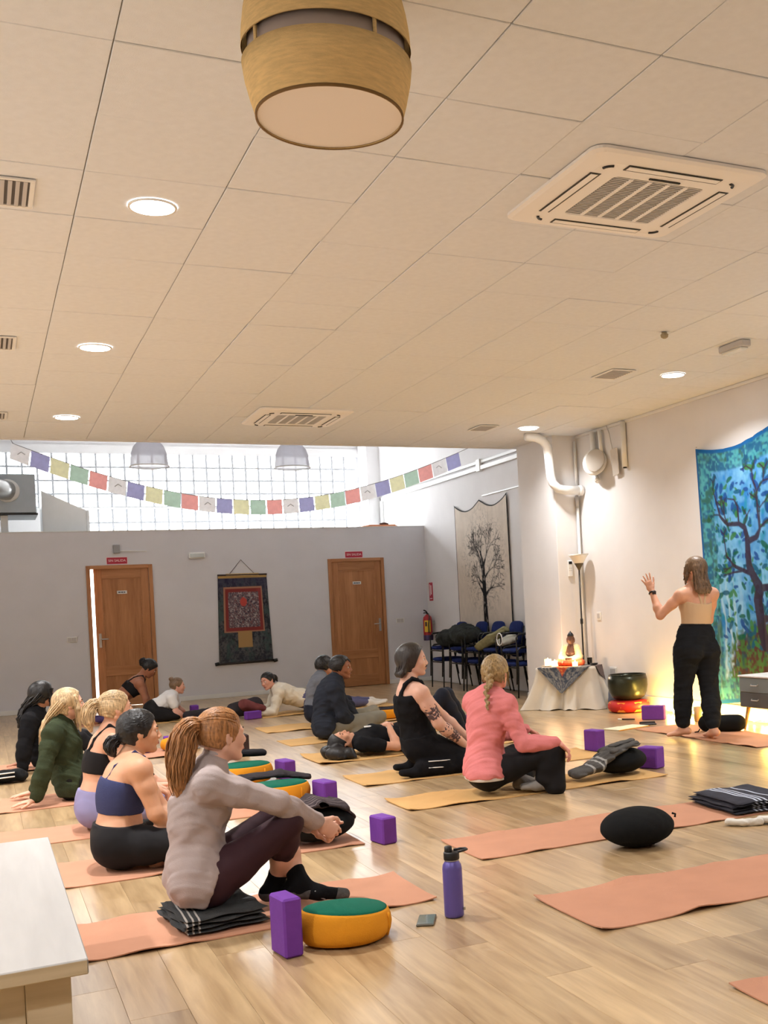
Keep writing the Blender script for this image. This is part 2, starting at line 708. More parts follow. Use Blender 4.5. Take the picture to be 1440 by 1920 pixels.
# tiled ceiling
ceiling = struct('ceiling', MB().box(XL, XF + .2, YB, YC, ZC + 0.012, ZC + 0.25), M_GAP)
TX, TY = 0.6365, 0.617
tile_me = mesh_from(*(lambda b: (b.v, b.f))(MB().box(-TX / 2 + .002, TX / 2 - .002, -TY / 2 + .002, TY / 2 - .002, 0, 0.014, 0.003)), name='tile')
tile_me.materials.append(M_TILE)
rest = MB()
for i in range(-8, 9):
    for j in range(-12, 14):
        x0, y0 = 1.79 + i * TX, 4.72 + j * TY
        x1, y1 = x0 + TX, y0 + TY
        if x1 < XL or x0 > XW or y1 < YB or y0 > YC:
            continue
        full = x0 >= XL and x1 <= XW + .01 and y1 <= YC + .01
        if in_frame([(x0, y0, ZC), (x1, y0, ZC), (x0, y1, ZC), (x1, y1, ZC)], 5) and y1 > 2.0:
            if full:
                o = link('tile', tile_me, M_TILE, ceiling)
                o.location = (x0 + TX / 2, y0 + TY / 2, ZC + random.uniform(-.0022, .0022))
                o.rotation_euler = (random.uniform(-.0035, .0035), random.uniform(-.0035, .0035), 0)
            else:
                MB().box(max(x0, XL) + .003, min(x1, XW) - .003, y0 + .003, min(y1, YC) - .003, ZC, ZC + .014, .003).build('tile', M_TILE, ceiling)
        else:
            rest.box(max(x0, XL) + .003, min(x1, XW) - .003, max(y0, YB) + .003, min(y1, YC) - .003, ZC, ZC + .014)
o = rest.build('ceiling_boarding', M_TILE, ceiling)
o['kind'] = 'stuff'
struct('trim_1', MB().box(XL, XF, YC, YC + .05, ZC - .012, ZR), M_WALL)
struct('trim_2', MB().box(XW - .022, XW, YB, 12.14, ZC - .035, ZC - .001, .004), M_TRIM)

# walls
struct('wall_right', MB().box(XW, XW + .25, YB, 12.14, 0, ZC + .1), M_WALL)
struct('wall_pillar', MB().box(6.50, XF + .02, 12.14, 13.16, 0, ZC + .02, .006), M_WALL)
struct('wall_right_far', MB().box(XF, XF + .25, 13.1, YG + .2, 0, ZR), M_WALL)
struct('wall_left', MB().box(XL - .2, XL, YB, YG, 0, ZR), M_WALL)
struct('wall_back', MB().box(XL, XW, YB - .2, YB, 0, ZC + .1), M_WALL)
struct('ceiling_tall', MB().box(XL - .2, XF + .3, YC + .05, YG + .3, ZR, ZR + .2), M_WALL)
struct('baseboard_right', MB().box(XW - .018, XW - .0005, YB, 12.135, 0, .155, .004), M_TRIM)
struct('baseboard_pillar', MB().box(6.485, 6.4995, 12.14, 13.16, 0, .1, .004).box(6.485, 6.84, 12.122, 12.1395, 0, .1, .004), M_TRIM)

# partition with two door openings
DL = (1.494, 2.466, 2.205)
DR = (5.323, 6.314, 2.205)
pt = 0.12
mb = MB()
mb.box(XL, DL[0], YP, YP + pt, 0, ZP)
mb.box(DL[1], DR[0], YP, YP + pt, 0, ZP)
mb.box(DR[1], XF, YP, YP + pt, 0, ZP)
mb.box(DL[0], DL[1], YP, YP + pt, DL[2], ZP)
mb.box(DR[0], DR[1], YP, YP + pt, DR[2], ZP)
struct('wall_partition', mb, M_WALL2)
struct('trim_3', MB().box(XL, XF, YP - .006, YG, ZP + .0005, ZP + .012), M_TRIM)
struct('ceiling_loft', MB().box(XL, XF, YP + pt, YG, 2.45, ZP), M_WALL)
struct('baseboard_partition', MB().box(XL, DL[0] - .002, YP - .012, YP - .0005, 0, .07, .003).box(DL[1] + .002, DR[0] - .002, YP - .012, YP - .0005, 0, .07, .003).box(DR[1] + .002, XF - .002, YP - .012, YP - .0005, 0, .07, .003), M_TRIM)
# small changing rooms behind the doors
struct('wall_closet', MB().box(0.9, .95, YP + pt, YG - .3, 0, 2.45).box(3.2, 3.25, YP + pt, YG - .3, 0, 2.45).box(.9, 3.25, YG - .35, YG - .3, 0, 2.45), M_WALL)
la = bpy.data.lights.new('closet_light', 'POINT')
la.energy = 220
la.shadow_soft_size = .15
lo_ = bpy.data.objects.new('closet_light', la)
lo_.location = (2.0, 19.6, 2.2)
COL.objects.link(lo_)

# doors
M_DOOR = mat_wood('varnished_oak_door', srgb(166, 110, 68), srgb(200, 142, 96), rough=0.42, axis=2, fine=34, tint=0.05)
M_DOORH = mat_wood('varnished_oak_rail', srgb(168, 112, 70), srgb(202, 144, 98), rough=0.42, axis=0, fine=34, tint=0.08)


def door(name, x0, x1, top, handle_left, ajar, label):
    root = thing(name, label, 'door', (x0, YP, 0))
    root['kind'] = 'structure'
    fw = .055
    MB().box(x0 - .004, x0 + fw, YP - .02, YP + pt + .01, 0, top, .004).build('frame_post', M_DOOR, root)
    MB().box(x1 - fw, x1 + .004, YP - .02, YP + pt + .01, 0, top, .004).build('frame_post', M_DOOR, root)
    MB().box(x0 + fw, x1 - fw, YP - .02, YP + pt + .01, top - fw, top + .002, .004).build('frame_head', M_DOORH, root)
    a, b = x0 + fw + (.05 if ajar else .004), x1 - fw - .004
    W = b - a
    H = top - fw + .003
    T = .042
    # leaf in local coordinates, hinge at x = W (right) or x = 0
    leaf = bpy.data.objects.new('leaf', mesh_from(*(lambda q: (q.v, q.f))(MB().box(0, .115, 0, T, .006, H, .003).box(W - .115, W, 0, T, .006, H, .003)), name='leaf'))
    COL.objects.link(leaf)
    leaf.data.materials.append(M_DOOR)
    leaf.parent = root
    yb = YP + .005

    def part(nm, mb_, mt, smooth=False):
        o = mb_.build(nm, mt, None, smooth)
        o.parent = leaf
        return o
    part('rail', MB().box(.115, W - .115, 0, T, H - .15, H, .003), M_DOORH)
    part('rail', MB().box(.115, W - .115, 0, T, .48, .62, .003), M_DOORH)
    part('rail', MB().box(.115, W - .115, 0, T, .006, .2, .003), M_DOORH)
    part('panel', MB().box(.112, W - .112, .012, T - .012, .615, H - .147, .002), M_DOOR)
    part('panel', MB().box(.112, W - .112, .012, T - .012, .195, .485, .002), M_DOOR)
    part('moulding', MB().box(.115, .127, .003, .014, .62, H - .15).box(W - .127, W - .115, .003, .014, .62, H - .15).box(.127, W - .127, .003, .014, .62, .632).box(.127, W - .127, .003, .014, H - .162, H - .15), M_DOORH)
    hx = .055 if handle_left else W - .055
    s = 1 if handle_left else -1
    part('handle_plate', MB().box(hx - .02, hx + .02, -.006, 0, .93, 1.15, .003), M_STEEL)
    part('handle', MB().tube([(hx, -.006, 1.06), (hx, -.045, 1.06), (hx + s * .02, -.052, 1.06), (hx + s * .12, -.052, 1.058)], .009, 8), M_STEEL, True)
    o = part('name_plate', MB().box(W / 2 - .075, W / 2 + .075, -.004, 0, 1.755, 1.805, .002), M_WHITE)
    part('plate_lettering', MB().box(W / 2 - .055, W / 2 - .02, -.0052, -.004, 1.772, 1.788).box(W / 2 - .014, W / 2 + .02, -.0052, -.004, 1.772, 1.788).box(W / 2 + .026, W / 2 + .05, -.0052, -.004, 1.772, 1.788), mat('plate_ink', srgb(60, 60, 70), .8))
    if ajar:
        R = Matrix.Translation((b, yb + .0, 0)) @ Matrix.Rotation(-ajar, 4, 'Z') @ Matrix.Translation((-W, 0, 0))
    else:
        R = Matrix.Translation((a, yb, 0))
    leaf.matrix_parent_inverse = Matrix.Translation((-x0, -YP, 0))
    leaf.matrix_basis = R
    return root


door('door_1', DL[0], DL[1], DL[2], True, math.radians(4.5), 'brown wooden panel door standing slightly ajar with a bright gap, beside the light switch')
door('door_2', DR[0], DR[1], DR[2], False, 0.0, 'brown wooden panel door closed, right of the hanging scroll')

# high glass-block window above the partition
M_GLASS = bpy.data.materials.new('sunlit_glass_block')
M_GLASS.use_nodes = True
_B = M_GLASS.node_tree.nodes['Principled BSDF']
_B.inputs['Base Color'].default_value = (.92, .95, .97, 1)
_B.inputs['Roughness'].default_value = .2
_B.inputs['Emission Color'].default_value = (.93, .97, 1.0, 1)
_B.inputs['Emission Strength'].default_value = WINDOW_EMIT
M_JOINT = mat('block_mortar', srgb(186, 187, 192), .95, spec=.1)
GB = 0.2405
win = thing('window_1', 'long high window of square glass blocks above the partition', 'window', (0, YG, 2.8))
win['kind'] = 'structure'
GX1 = 6.78
MB().box(XL, GX1 + .06, YG - .012, YG + .06, 2.7, 4.5).build('mortar', M_JOINT, win)
blk = mesh_from(*(lambda b: (b.v, b.f))(MB().box(-GB / 2 + .015, GB / 2 - .015, -.018, .05, -GB / 2 + .015, GB / 2 - .015, .006)), name='glass_block')
blk.materials.append(M_GLASS)
for r in range(6):
    z = 4.34 - GB / 2 - r * GB - (.035 if r > 3 else 0)
    for c in range(27):
        x = GX1 - GB / 2 - c * GB
        if r > 3 and c > 20:
            continue
        if x < XL or not in_frame([(x, YG, z)], 40):
            continue
        o = link('glass_block', blk, M_GLASS, win)
        o.location = (x, YG - .012, z)
for c in range(1, 28):
    x = GX1 - c * GB
    if in_frame([(x, YG, 4.3), (x, YG, 3.0)], 20):
        MB().box(x - .0185, x + .0185, YG - .046, YG - .01, (4.34 - 4 * GB) if c > 21 else 2.75, 4.34).build('joint', M_JOINT, win)
for r in range(1, 7):
    z = 4.34 - r * GB - (.035 if r > 4 else 0)
    MB().box(XL if r < 5 else GX1 - 21 * GB, GX1, YG - .045, YG - .01, z - .017, z + .017).build('joint', M_JOINT, win)
MB().box(XL, GX1, YG - .05, YG - .012, 4.34 - 4 * GB - .03, 4.34 - 4 * GB + .001, .004).build('transom', M_WHITE, win)
MB().box(XL, GX1 - 21 * GB, YG - .04, YG - .0125, 2.7, 4.34 - 4 * GB - .03).build('spandrel', M_WALL, win)
mb = MB().box(XL, XF, YG + .0, YG + .25, 4.5, ZR).box(GX1 + .06, XF, YG - .02, YG + .25, 0, 4.5).box(XL, XF, YG, YG + .25, 0, 2.7).box(XL, GX1 + .06, YG - .03, YG + .25, 4.341, 4.5)
struct('wall_window', mb, M_WALL)
struct('wall_window_pier', MB().box(6.84, XF, YG - .55, YG - .02, 0, ZR), M_WALL)

# ------------------------------------------------------------------ lights of the place
def downlight(x, y, label, power=DOWNLIGHT_W):
    t = thing('downlight', label, 'ceiling light', (x, y, ZC), 'round recessed ceiling lights')
    MB().lathe([(.104, -.004), (.114, -.008), (.117, -.002), (.117, .004)], (x, y, ZC - .006), 32, close=False).build('bezel', M_WHITE, t, True)
    MB().lathe([(.0, -.0045), (.106, -.0045)], (x, y, ZC - .006), 32, close=False).build('diffuser', M_LIGHTON, t)
    L = bpy.data.lights.new('lamp_light', 'AREA')
    L.shape = 'DISK'
    L.size = .19
    L.energy = power
    L.color = (1.0, .985, .975)
    L.spread = math.radians(135)
    o = bpy.data.objects.new('lamp_light', L)
    COL.objects.link(o)
    o.location = (x, y, ZC - .016)
    o.parent = t
    o.matrix_parent_inverse = Matrix.Translation((-x, -y, -ZC))
    return t


downlight(.86, 5.69, 'large glaring round ceiling light nearest the camera, beside the biggest air grille')
downlight(.86, 8.75, 'round ceiling light second from the camera on the left side')
downlight(.86, 11.79, 'round ceiling light farthest back on the left side, near the ceiling edge')
downlight(5.92, 8.58, 'round ceiling light above the standing instructor near the right wall', 17.0)
downlight(5.94, 11.67, 'round ceiling light by the white elbow pipe at the pillar', 15.0)
for (x, y) in ((.86, .9), (5.92, 5.5), (5.92, 2.4), (-2.2, 2.65), (-2.2, 5.69), (-2.2, 8.75), (-2.2, 11.79)):  # unseen lamps; the left column is added to brighten partition and people
    downlight(x, y, 'round recessed ceiling light added outside the picture', 40.0 if x < 0 else DOWNLIGHT_W)

# ================================================================== CEILING FITTINGS
M_ACW = mat('cassette_white', srgb(250, 249, 247), .5, spec=.4)
M_ACG = mat('cassette_grille_grey', srgb(206, 205, 204), .6)
M_ACB = mat('cassette_grille_back', srgb(150, 150, 150), .8)


def cassette(x0, y0, w, d, label):
    t = thing('air_conditioner', label, 'air conditioner', (x0 + w / 2, y0 + d / 2, ZC), 'ceiling cassette air conditioners')
    z = ZC - .004
    # panel ring with rounded corners
    def ring(r0, half, zz, n=6):
        P = []
        for (cx, cy, a0) in ((1, 1, 0), (-1, 1, 90), (-1, -1, 180), (1, -1, 270)):
            for k in range(n + 1):
                a = math.radians(a0 + 90 * k / n)
                P.append((x0 + w / 2 + cx * (half * w - r0) + r0 * math.cos(a), y0 + d / 2 + cy * (half * d - r0) + r0 * math.sin(a), zz))
        return P
    rings = [ring(.07, .5, z + .003), ring(.07, .5, z - .012), ring(.065, .48, z - .022), ring(.05, .40, z - .034), ring(.03, .265, z - .034), ring(.03, .26, z - .026)]
    n = len(rings[0])
    F = []
    for i in range(len(rings) - 1):
        for k in range(n):
            F.append((i * n + k, (i + 1) * n + k, (i + 1) * n + (k + 1) % n, i * n + (k + 1) % n))
    MB().add(sum(rings, []), F).build('panel', M_ACW, t)
    cx, cy = x0 + w / 2, y0 + d / 2
    MB().box(cx - .262 * w, cx + .262 * w, cy - .262 * d, cy + .262 * d, z - .024, z - .018).build('grille_back', M_ACB, t)
    ns = 26
    me = mesh_from(*(lambda b: (b.v, b.f))(MB().box(-.255 * w, .255 * w, -.0035, .0035, 0, .008)), name='slat')
    me.materials.append(M_ACG)
    for k in range(ns):
        o = link('slat', me, M_ACG, t)
        o.location = (cx, cy - .25 * d + .5 * d * k / (ns - 1), z - .033)
    for k in range(4):
        xx = cx - .16 * w + .32 * w * k / 3
        MB().box(xx - .011, xx + .011, cy - .255 * d, cy + .255 * d, z - .036, z - .028, .002).build('grille_bar', M_ACW, t)
    for s in (-1, 1):
        MB().box(cx - .27 * w, cx + .27 * w, cy + s * .375 * d - .03, cy + s * .375 * d + .03, z - .0365, z - .0345).build('outlet', M_DARK, t)
        MB().box(cx - .262 * w, cx + .262 * w, cy + s * .375 * d - .021, cy + s * .375 * d + .017, z - .0405, z - .037, .0015).build('louvre', M_ACW, t)
        MB().box(cx + s * .375 * w - .03, cx + s * .375 * w + .03, cy - .27 * d, cy + .27 * d, z - .0365, z - .0345).build('outlet', M_DARK, t)
        MB().box(cx + s * .375 * w - .021, cx + s * .375 * w + .017, cy - .262 * d, cy + .262 * d, z - .0405, z - .037, .0015).build('louvre', M_ACW, t)
    for sx in (-1, 1):
        for sy in (-1, 1):
            pts = [(cx + sx * (.33 * w + .045 * w * math.sin(a)), cy + sy * (.33 * d + .045 * d * math.cos(a)), z - .035) for a in np.linspace(.15, 1.4, 5)]
            MB().tube(pts, .008, 6).build('corner_slot', M_DARK, t)
    MB().box(cx - .09, cx + .09, cy - .295 * d - .007, cy - .295 * d + .007, z - .041, z - .034, .002).build('badge', M_DARK, t)
    return t


cassette(2.59, 4.26, 1.0, 1.0, 'large white square cassette air conditioner, nearest in the ceiling at upper right')
cassette(2.58, 10.88, .97, .98, 'smaller-looking white cassette air conditioner far back by the ceiling edge')

M_GRILLE = mat('vent_grey', srgb(198, 196, 196), .5)


def vent(x0, x1, y0, y1, n, along_y, label, back):
    t = thing('ceiling_vent', label, 'vent', ((x0 + x1) / 2, (y0 + y1) / 2, ZC), 'ceiling air vents')
    z = ZC - .004
    MB().box(x0, x1, y0, y1, z - .002, z + .002).build('backing', back, t)
    f = .022
    MB().box(x0 - f, x1 + f, y0 - f, y0, z - .009, z + .001, .002).box(x0 - f, x1 + f, y1, y1 + f, z - .009, z + .001, .002).box(x0 - f, x0, y0, y1, z - .009, z + .001, .002).box(x1, x1 + f, y0, y1, z - .009, z + .001, .002).build('frame', M_WHITE, t)
    for k in range(n):
        if along_y:
            xx = x0 + (x1 - x0) * (k + .5) / n
            MB().box(xx - .012, xx + .006, y0, y1, z - .012, z - .003, .001).build('slat', M_GRILLE, t)
        else:
            yy = y0 + (y1 - y0) * (k + .5) / n
            MB().box(x0, x1, yy - .008, yy + .005, z - .012, z - .003, .001).build('slat', M_GRILLE, t)


M_VB = mat('vent_shadow', srgb(112, 110, 112), .9)
vent(-.35, .30, 5.53, 5.86, 20, True, 'slatted grey air grille at the left edge, nearest and largest', M_VB)
vent(-.35, .30, 8.58, 8.93, 20, True, 'slatted air grille at the left edge, middle one of three', M_VB)
vent(-.35, .30, 11.62, 11.95, 20, True, 'slatted air grille at the left edge, farthest and smallest', M_VB)
M_VB2 = mat('vent_beige_mesh', srgb(150, 138, 112), .8)
vent(5.22, 5.43, 8.5, 8.85, 9, False, 'beige square ceiling vent left of the light over the instructor', M_VB2)
vent(5.27, 5.47, 11.55, 11.88, 9, False, 'beige square ceiling vent far back near the pillar pipe', M_VB2)

t = thing('emergency_light', 'small box emergency light on the ceiling at the right edge', 'emergency light', (5.71, 7.36, ZC))
MB().box(5.66, 5.76, 7.2, 7.52, ZC - .06, ZC - .004, .008).build('housing', M_GRILLE, t)
MB().box(5.668, 5.752, 7.23, 7.49, ZC - .078, ZC - .058, .006).build('lens', mat('clear_lens', srgb(225, 228, 224), .2), t)
t = thing('smoke_detector', 'tiny round smoke detector on the ceiling left of the emergency light', 'smoke detector', (4.9, 7.19, ZC))
MB().lathe([(.012, -.05), (.028, -.04), (.032, -.02), (.02, -.01), (.022, -.003)], (4.9, 7.19, ZC - .004), 16).build('body', mat('detector_beige', srgb(170, 155, 125), .6), t, True)

# big woven lampshade
M_RAFFIA = mat('woven_raffia', srgb(236, 206, 150), 1.0, var=.10, vscale=22, bump=.25, bscale=150, stretch=(1, 1, 6), spec=.0)
M_LINING = mat('shade_lining', srgb(196, 182, 176), .8, spec=.1)
LX, LY = 1.075, 3.40
t = thing('pendant_lampshade', 'big woven straw barrel lampshade hanging at the top of the picture', 'lampshade', (LX, LY, 2.88))


def shell(prof, th=.004):
    return [(r, z) for r, z in prof] + [(r - th, z) for r, z in prof[::-1]]


b = MB().lathe(shell([(.232, 2.895), (.248, 2.95), (.262, 3.01), (.2685, 3.062)]), (LX, LY, 0), 56, close=False)
b.build('lower_band', M_RAFFIA, t, True)
MB().lathe(shell([(.2685, 3.108), (.266, 3.16), (.258, 3.22), (.243, 3.29)]), (LX, LY, 0), 56, close=False).build('upper_band', M_RAFFIA, t, True)
MB().lathe(shell([(.246, 3.03), (.249, 3.14)]), (LX, LY, 0), 56, close=False).build('inner_band', M_LINING, t, True)
MB().lathe([(0, 2.9), (.229, 2.9), (.231, 2.903), (0, 2.905)], (LX, LY, 0), 56, close=False).build('diffuser', mat('frosted_diffuser', srgb(240, 232, 224), .7), t)
MB().lathe([(.229, 2.893), (.2345, 2.893), (.2345, 2.902), (.229, 2.902), (.229, 2.893)], (LX, LY, 0), 56, close=False).build('rim', mat('shade_rim', srgb(128, 98, 58), .8), t, True)
for a in (0.3, PI / 2 + .3, PI + .3, 1.5 * PI + .3):
    MB().tube([(LX + .258 * math.cos(a), LY + .258 * math.sin(a), 3.055), (LX + .258 * math.cos(a), LY + .258 * math.sin(a), 3.115)], .006, 6).build('spacer', M_RAFFIA, t)
MB().tube([(LX, LY, 3.05), (LX, LY, ZC)], .004, 6).build('cable', M_WHITE, t)
MB().lathe([(.02, 3.05), (.03, 3.07), (.03, 3.12), (.012, 3.15)], (LX, LY, 0), 14).build('socket', M_WHITE, t, True)

def mat_flag(i, c):
    M = mat('flag_cotton_%s' % i, c, .9, var=.12, vscale=22, spec=.1)
    N = M.node_tree.nodes
    L = M.node_tree.links
    tr = N.new('ShaderNodeBsdfTranslucent')
    tr.inputs[0].default_value = (*c, 1)
    mx = N.new('ShaderNodeMixShader')
    mx.inputs[0].default_value = .55 if not str(i).startswith(('ribbed', 'pendant')) else .8
    L.new(N['Principled BSDF'].outputs[0], mx.inputs[1])
    L.new(tr.outputs[0], mx.inputs[2])
    if str(i).startswith(('ribbed', 'pendant')):
        tp = N.new('ShaderNodeBsdfTransparent')
        m3 = N.new('ShaderNodeMixShader')
        m3.inputs[0].default_value = .35
        L.new(mx.outputs[0], m3.inputs[1])
        L.new(tp.outputs[0], m3.inputs[2])
        mx = m3
    L.new(mx.outputs[0], N['Material Output'].inputs[0])
    return M


# two translucent dome pendants in the tall part
M_DOME = mat_flag('ribbed_acrylic', srgb(226, 226, 232))
M_LENS = mat_flag('pendant_lens', srgb(244, 244, 240))
for (x, lab) in ((2.20, 'translucent bell-shaped pendant lamp in front of the glass blocks, left of two'), (4.21, 'translucent bell-shaped pendant lamp in front of the glass blocks, right of two')):
    t = thing('dome_pendant', lab, 'pendant lamp', (x, 16.0, 3.4), 'bell pendant lamps')
    prof = [(.262, 3.455), (.256, 3.48), (.25, 3.55), (.235, 3.64), (.205, 3.73), (.15, 3.80), (.09, 3.835), (.05, 3.85)]
    MB().lathe(shell(prof, .005), (x, 16, 0), 48, close=False).build('dome', M_DOME, t, True)
    MB().lathe([(.268, 3.45), (.272, 3.458), (.262, 3.466), (.256, 3.452)], (x, 16, 0), 48, close=False).build('rim', M_WHITE, t, True)
    MB().lathe([(.0, 3.40), (.06, 3.408), (.16, 3.432), (.255, 3.456)], (x, 16, 0), 48, close=False).build('lens', M_LENS, t, True)
    MB().lathe([(.05, 3.85), (.075, 3.86), (.08, 4.05), (.03, 4.1)], (x, 16, 0), 20).build('gear_box', M_GRILLE, t, True)
    MB().tube([(x, 16, 4.08), (x, 16, ZR)], .006, 6).build('rod', M_STEEL, t)

# prayer flags: one string, each flag a part
t = thing('prayer_flags', 'string of pale coloured prayer flags sagging across the high window', 'prayer flags', (3.4, 14.6, 3.0))
pts = [(.45, 3.52), (.6, 3.49), (1.25, 3.235), (2.12, 2.965), (3.05, 2.865), (4.2, 2.89), (4.97, 3.05), (5.7, 3.3), (6.32, 3.53)]
xs = np.array([p[0] for p in pts])
zs = np.array([p[1] for p in pts])
xx = np.linspace(.45, 6.32, 60)
co = np.polyfit(xs, zs, 4)
zf = lambda x: float(np.polyval(co, x))
MB().tube([(.2, 13.262, 3.78)] + [(x, 14.6, zf(x)) for x in xx] + [(XF - .002, 14.6, 3.86)], .004, 5).build('string', mat('flag_cord', srgb(120, 118, 122), .9), t)
FLAGC = [srgb(168, 168, 210), srgb(236, 234, 234), srgb(240, 170, 164), srgb(186, 214, 196), srgb(234, 232, 190)]  # washed-out look of the backlight is put into these pale colours


FLAGM = [mat_flag(i, c) for i, c in enumerate(FLAGC)]
x = 6.28
k = 0
while x > .6:
    w = .205
    za, zb = zf(x), zf(x - w)
    V = []
    F = []
    for j in range(4):
        for i in range(5):
            u = i / 4
            zz = za + (zb - za) * u - .003 - .19 * j / 3
            V.append((x - w * u + (za - zb) * .35 * j / 3, 14.6 + .012 * math.sin(u * 6 + k) * (j / 3), zz))
    for j in range(3):
        for i in range(4):
            a = j * 5 + i
            F.append((a, a + 1, a + 6, a + 5))
    MB().add(V, F).build('flag', FLAGM[k % 5], t, True)
    if k % 5 == 1:
        MB().tube([(x - w * .3, 14.592, (za + zb) / 2 - .1), (x - w * .5, 14.592, (za + zb) / 2 - .07), (x - w * .7, 14.592, (za + zb) / 2 - .1)], .006, 4).build('flag_print', mat('flag_ink_%d' % k, tuple(v * .6 for v in FLAGC[k % 5]), .9), t)
    x -= w + .012
    k += 1

# air handling box with round duct on top of the partition
t = thing('air_handling_unit', 'grey metal air handling box with a round duct on top of the partition', 'air handler', (.3, 18.6, ZP))
M_GALV = mat('galvanised_sheet', srgb(176, 186, 194), .45, metal=.35, var=.06, vscale=4)
MB().box(-1.2, .855, 18.5, 19.4, 3.06, 3.66, .01).build('casing', M_GALV, t)
MB().box(-1.2, .87, 18.49, 19.42, 3.03, 3.058, .004).build('rail', M_DARK, t)
pts = [(.46 - .16 * math.sin(a) * 0 - .55 * q, 18.5 - .34 * (1 - (1 - q) ** 2), 3.40 + .07 * q) for q, a in zip(np.linspace(0, 1, 7), np.linspace(0, 1, 7))]
MB().tube(pts, .15, 20).build('duct', M_STEEL, t, True)
MB().tube([(.46, 18.503, 3.40), (.455, 18.46, 3.40)], .175, 24).build('duct_collar', M_WHITE, t, True)
MB().box(-1.1, -.95, 18.6, 18.8, ZP + .013, 3.03).build('support', M_WHITE, t)
MB().box(.35, .45, 18.6, 18.8, ZP + .013, 3.03).build('support', M_WHITE, t)
t = thing('duct_casing', 'white sloping duct casing under the grey air handling box', 'duct', (1.1, 19.0, ZP))
V = [(.95, 18.9, ZP + .013), (1.62, 18.9, ZP + .013), (1.62, 18.9, 3.12), (.95, 18.9, 3.45), (.95, 19.6, ZP + .013), (1.62, 19.6, ZP + .013), (1.62, 19.6, 3.12), (.95, 19.6, 3.45)]
MB().add(V, [(0, 1, 2, 3), (5, 4, 7, 6), (3, 2, 6, 7), (1, 5, 6, 2), (4, 0, 3, 7), (4, 5, 1, 0)]).build('casing', M_TRIM, t)
MB().box(1.60, 1.64, 18.88, 18.9, ZP + .013, 3.13, .003).build('edge_trim', M_TRIM, t)

M_ORM = mat('folded_orange_mat', srgb(232, 160, 122), .9, var=.06)
t = thing('folded_mat', 'flat folded orange mats lying on top of the partition corner', 'mat', (6.4, 18.4, ZP))
MB().box(6.0, 6.62, 18.28, 18.7, ZP + .012, ZP + .03, .006).build('layer', M_ORM, t)
MB().box(6.1, 6.6, 18.3, 18.68, ZP + .03, ZP + .048, .006).build('layer', M_ORM, t)
MB().tube([(6.34, 18.4, ZP + .065), (6.44, 18.4, ZP + .075), (6.5, 18.4, ZP + .062)], [.016, .02, .012], 8).build('dark_roll', mat('brown_roll', srgb(90, 60, 50), .9), t, True)

# ================================================================== WALL FITTINGS
M_RED = mat('sign_red', srgb(186, 40, 66), .5)
M_PINKW = mat('sign_white', srgb(250, 226, 230), .5)


def exit_sign(x0, x1, z0, z1, label):
    t = thing('door_sign', label, 'sign', ((x0 + x1) / 2, YP - .01, z0))
    MB().box(x0, x1, YP - .008, YP - .0005, z0, z1, .002).build('plate', M_RED, t)
    MB().box(x0 - .008, x1 + .008, YP - .0049, YP - .0004, z0 - .008, z1 + .008).build('border', M_PINKW, t)
    me = text_mesh('SIN SALIDA', .066, .0012)
    o = link('lettering', me, M_PINKW, t)
    o.matrix_parent_inverse = Matrix.Translation((-(x0 + x1) / 2, -(YP - .01), -z0))
    o.location = ((x0 + x1) / 2, YP - .0085, (z0 + z1) / 2)
    o.rotation_euler = (PI / 2, 0, 0)
    wd = max(v.co.x for v in me.vertices) - min(v.co.x for v in me.vertices)
    s = (x1 - x0) * .86 / wd
    o.scale = (s, s * 1.05, 1)


exit_sign(1.80, 2.10, 2.225, 2.325, 'red SIN SALIDA sign above the left wooden door')
exit_sign(5.635, 5.94, 2.22, 2.32, 'red SIN SALIDA sign above the right wooden door')

t = thing('extinguisher_sign', 'narrow red vertical sign on the side wall above the fire extinguisher', 'sign', (XF, 18.02, 1.4))
MB().box(XF - .006, XF - .0005, 17.95, 18.12, 1.41, 1.73, .002).build('plate', M_RED, t)
MB().box(XF - .0075, XF - .006, 18.0, 18.04, 1.52, 1.68).box(XF - .0075, XF - .006, 18.06, 18.085, 1.5, 1.7).box(XF - .0075, XF - .006, 17.98, 18.09, 1.44, 1.455).build('pictogram', M_PINKW, t)

t = thing('fire_extinguisher', 'red fire extinguisher with yellow label hanging in the far corner', 'extinguisher', (6.98, 17.95, .7))
ex, ey = 6.97, 17.95
MB().lathe([(.03, .72), (.078, .725), (.08, .74), (.08, 1.08), (.07, 1.13), (.035, 1.165), (.022, 1.175)], (ex, ey, 0), 24).build('cylinder', mat('extinguisher_red', srgb(176, 30, 36), .3, coat=.3), t, True)
MB().lathe([(.0805, .722), (.082, .73), (.082, .81), (.0805, .815)], (ex, ey, 0), 24, close=False).build('base_band', mat('base_purple', srgb(58, 42, 92), .4), t, True)
V, F = [], []
for i in range(9):
    a = math.radians(205 + 80 * i / 8)
    V += [(ex + .0815 * math.cos(a), ey + .0815 * math.sin(a), .87), (ex + .0815 * math.cos(a), ey + .0815 * math.sin(a), 1.07)]
F = [(2 * i, 2 * i + 2, 2 * i + 3, 2 * i + 1) for i in range(8)]
MB().add(V, F).build('label', mat('extinguisher_label', srgb(240, 200, 60), .5), t, True)
V2 = []
for i in range(5):
    a = math.radians(215 + 26 * i / 4)
    V2 += [(ex + .0825 * math.cos(a), ey + .0825 * math.sin(a), .97), (ex + .0825 * math.cos(a), ey + .0825 * math.sin(a), 1.045)]
MB().add(V2, F[:4]).build('label_figure', mat('label_ink', srgb(80, 50, 40), .6), t, True)
MB().tube([(ex, ey, 1.17), (ex, ey, 1.20), (ex - .03, ey - .01, 1.235), (ex - .07, ey - .02, 1.25)], .012, 8).tube([(ex, ey, 1.19), (ex - .04, ey - .01, 1.205), (ex - .075, ey - .02, 1.2)], .009, 8).build('valve', M_DARK, t, True)
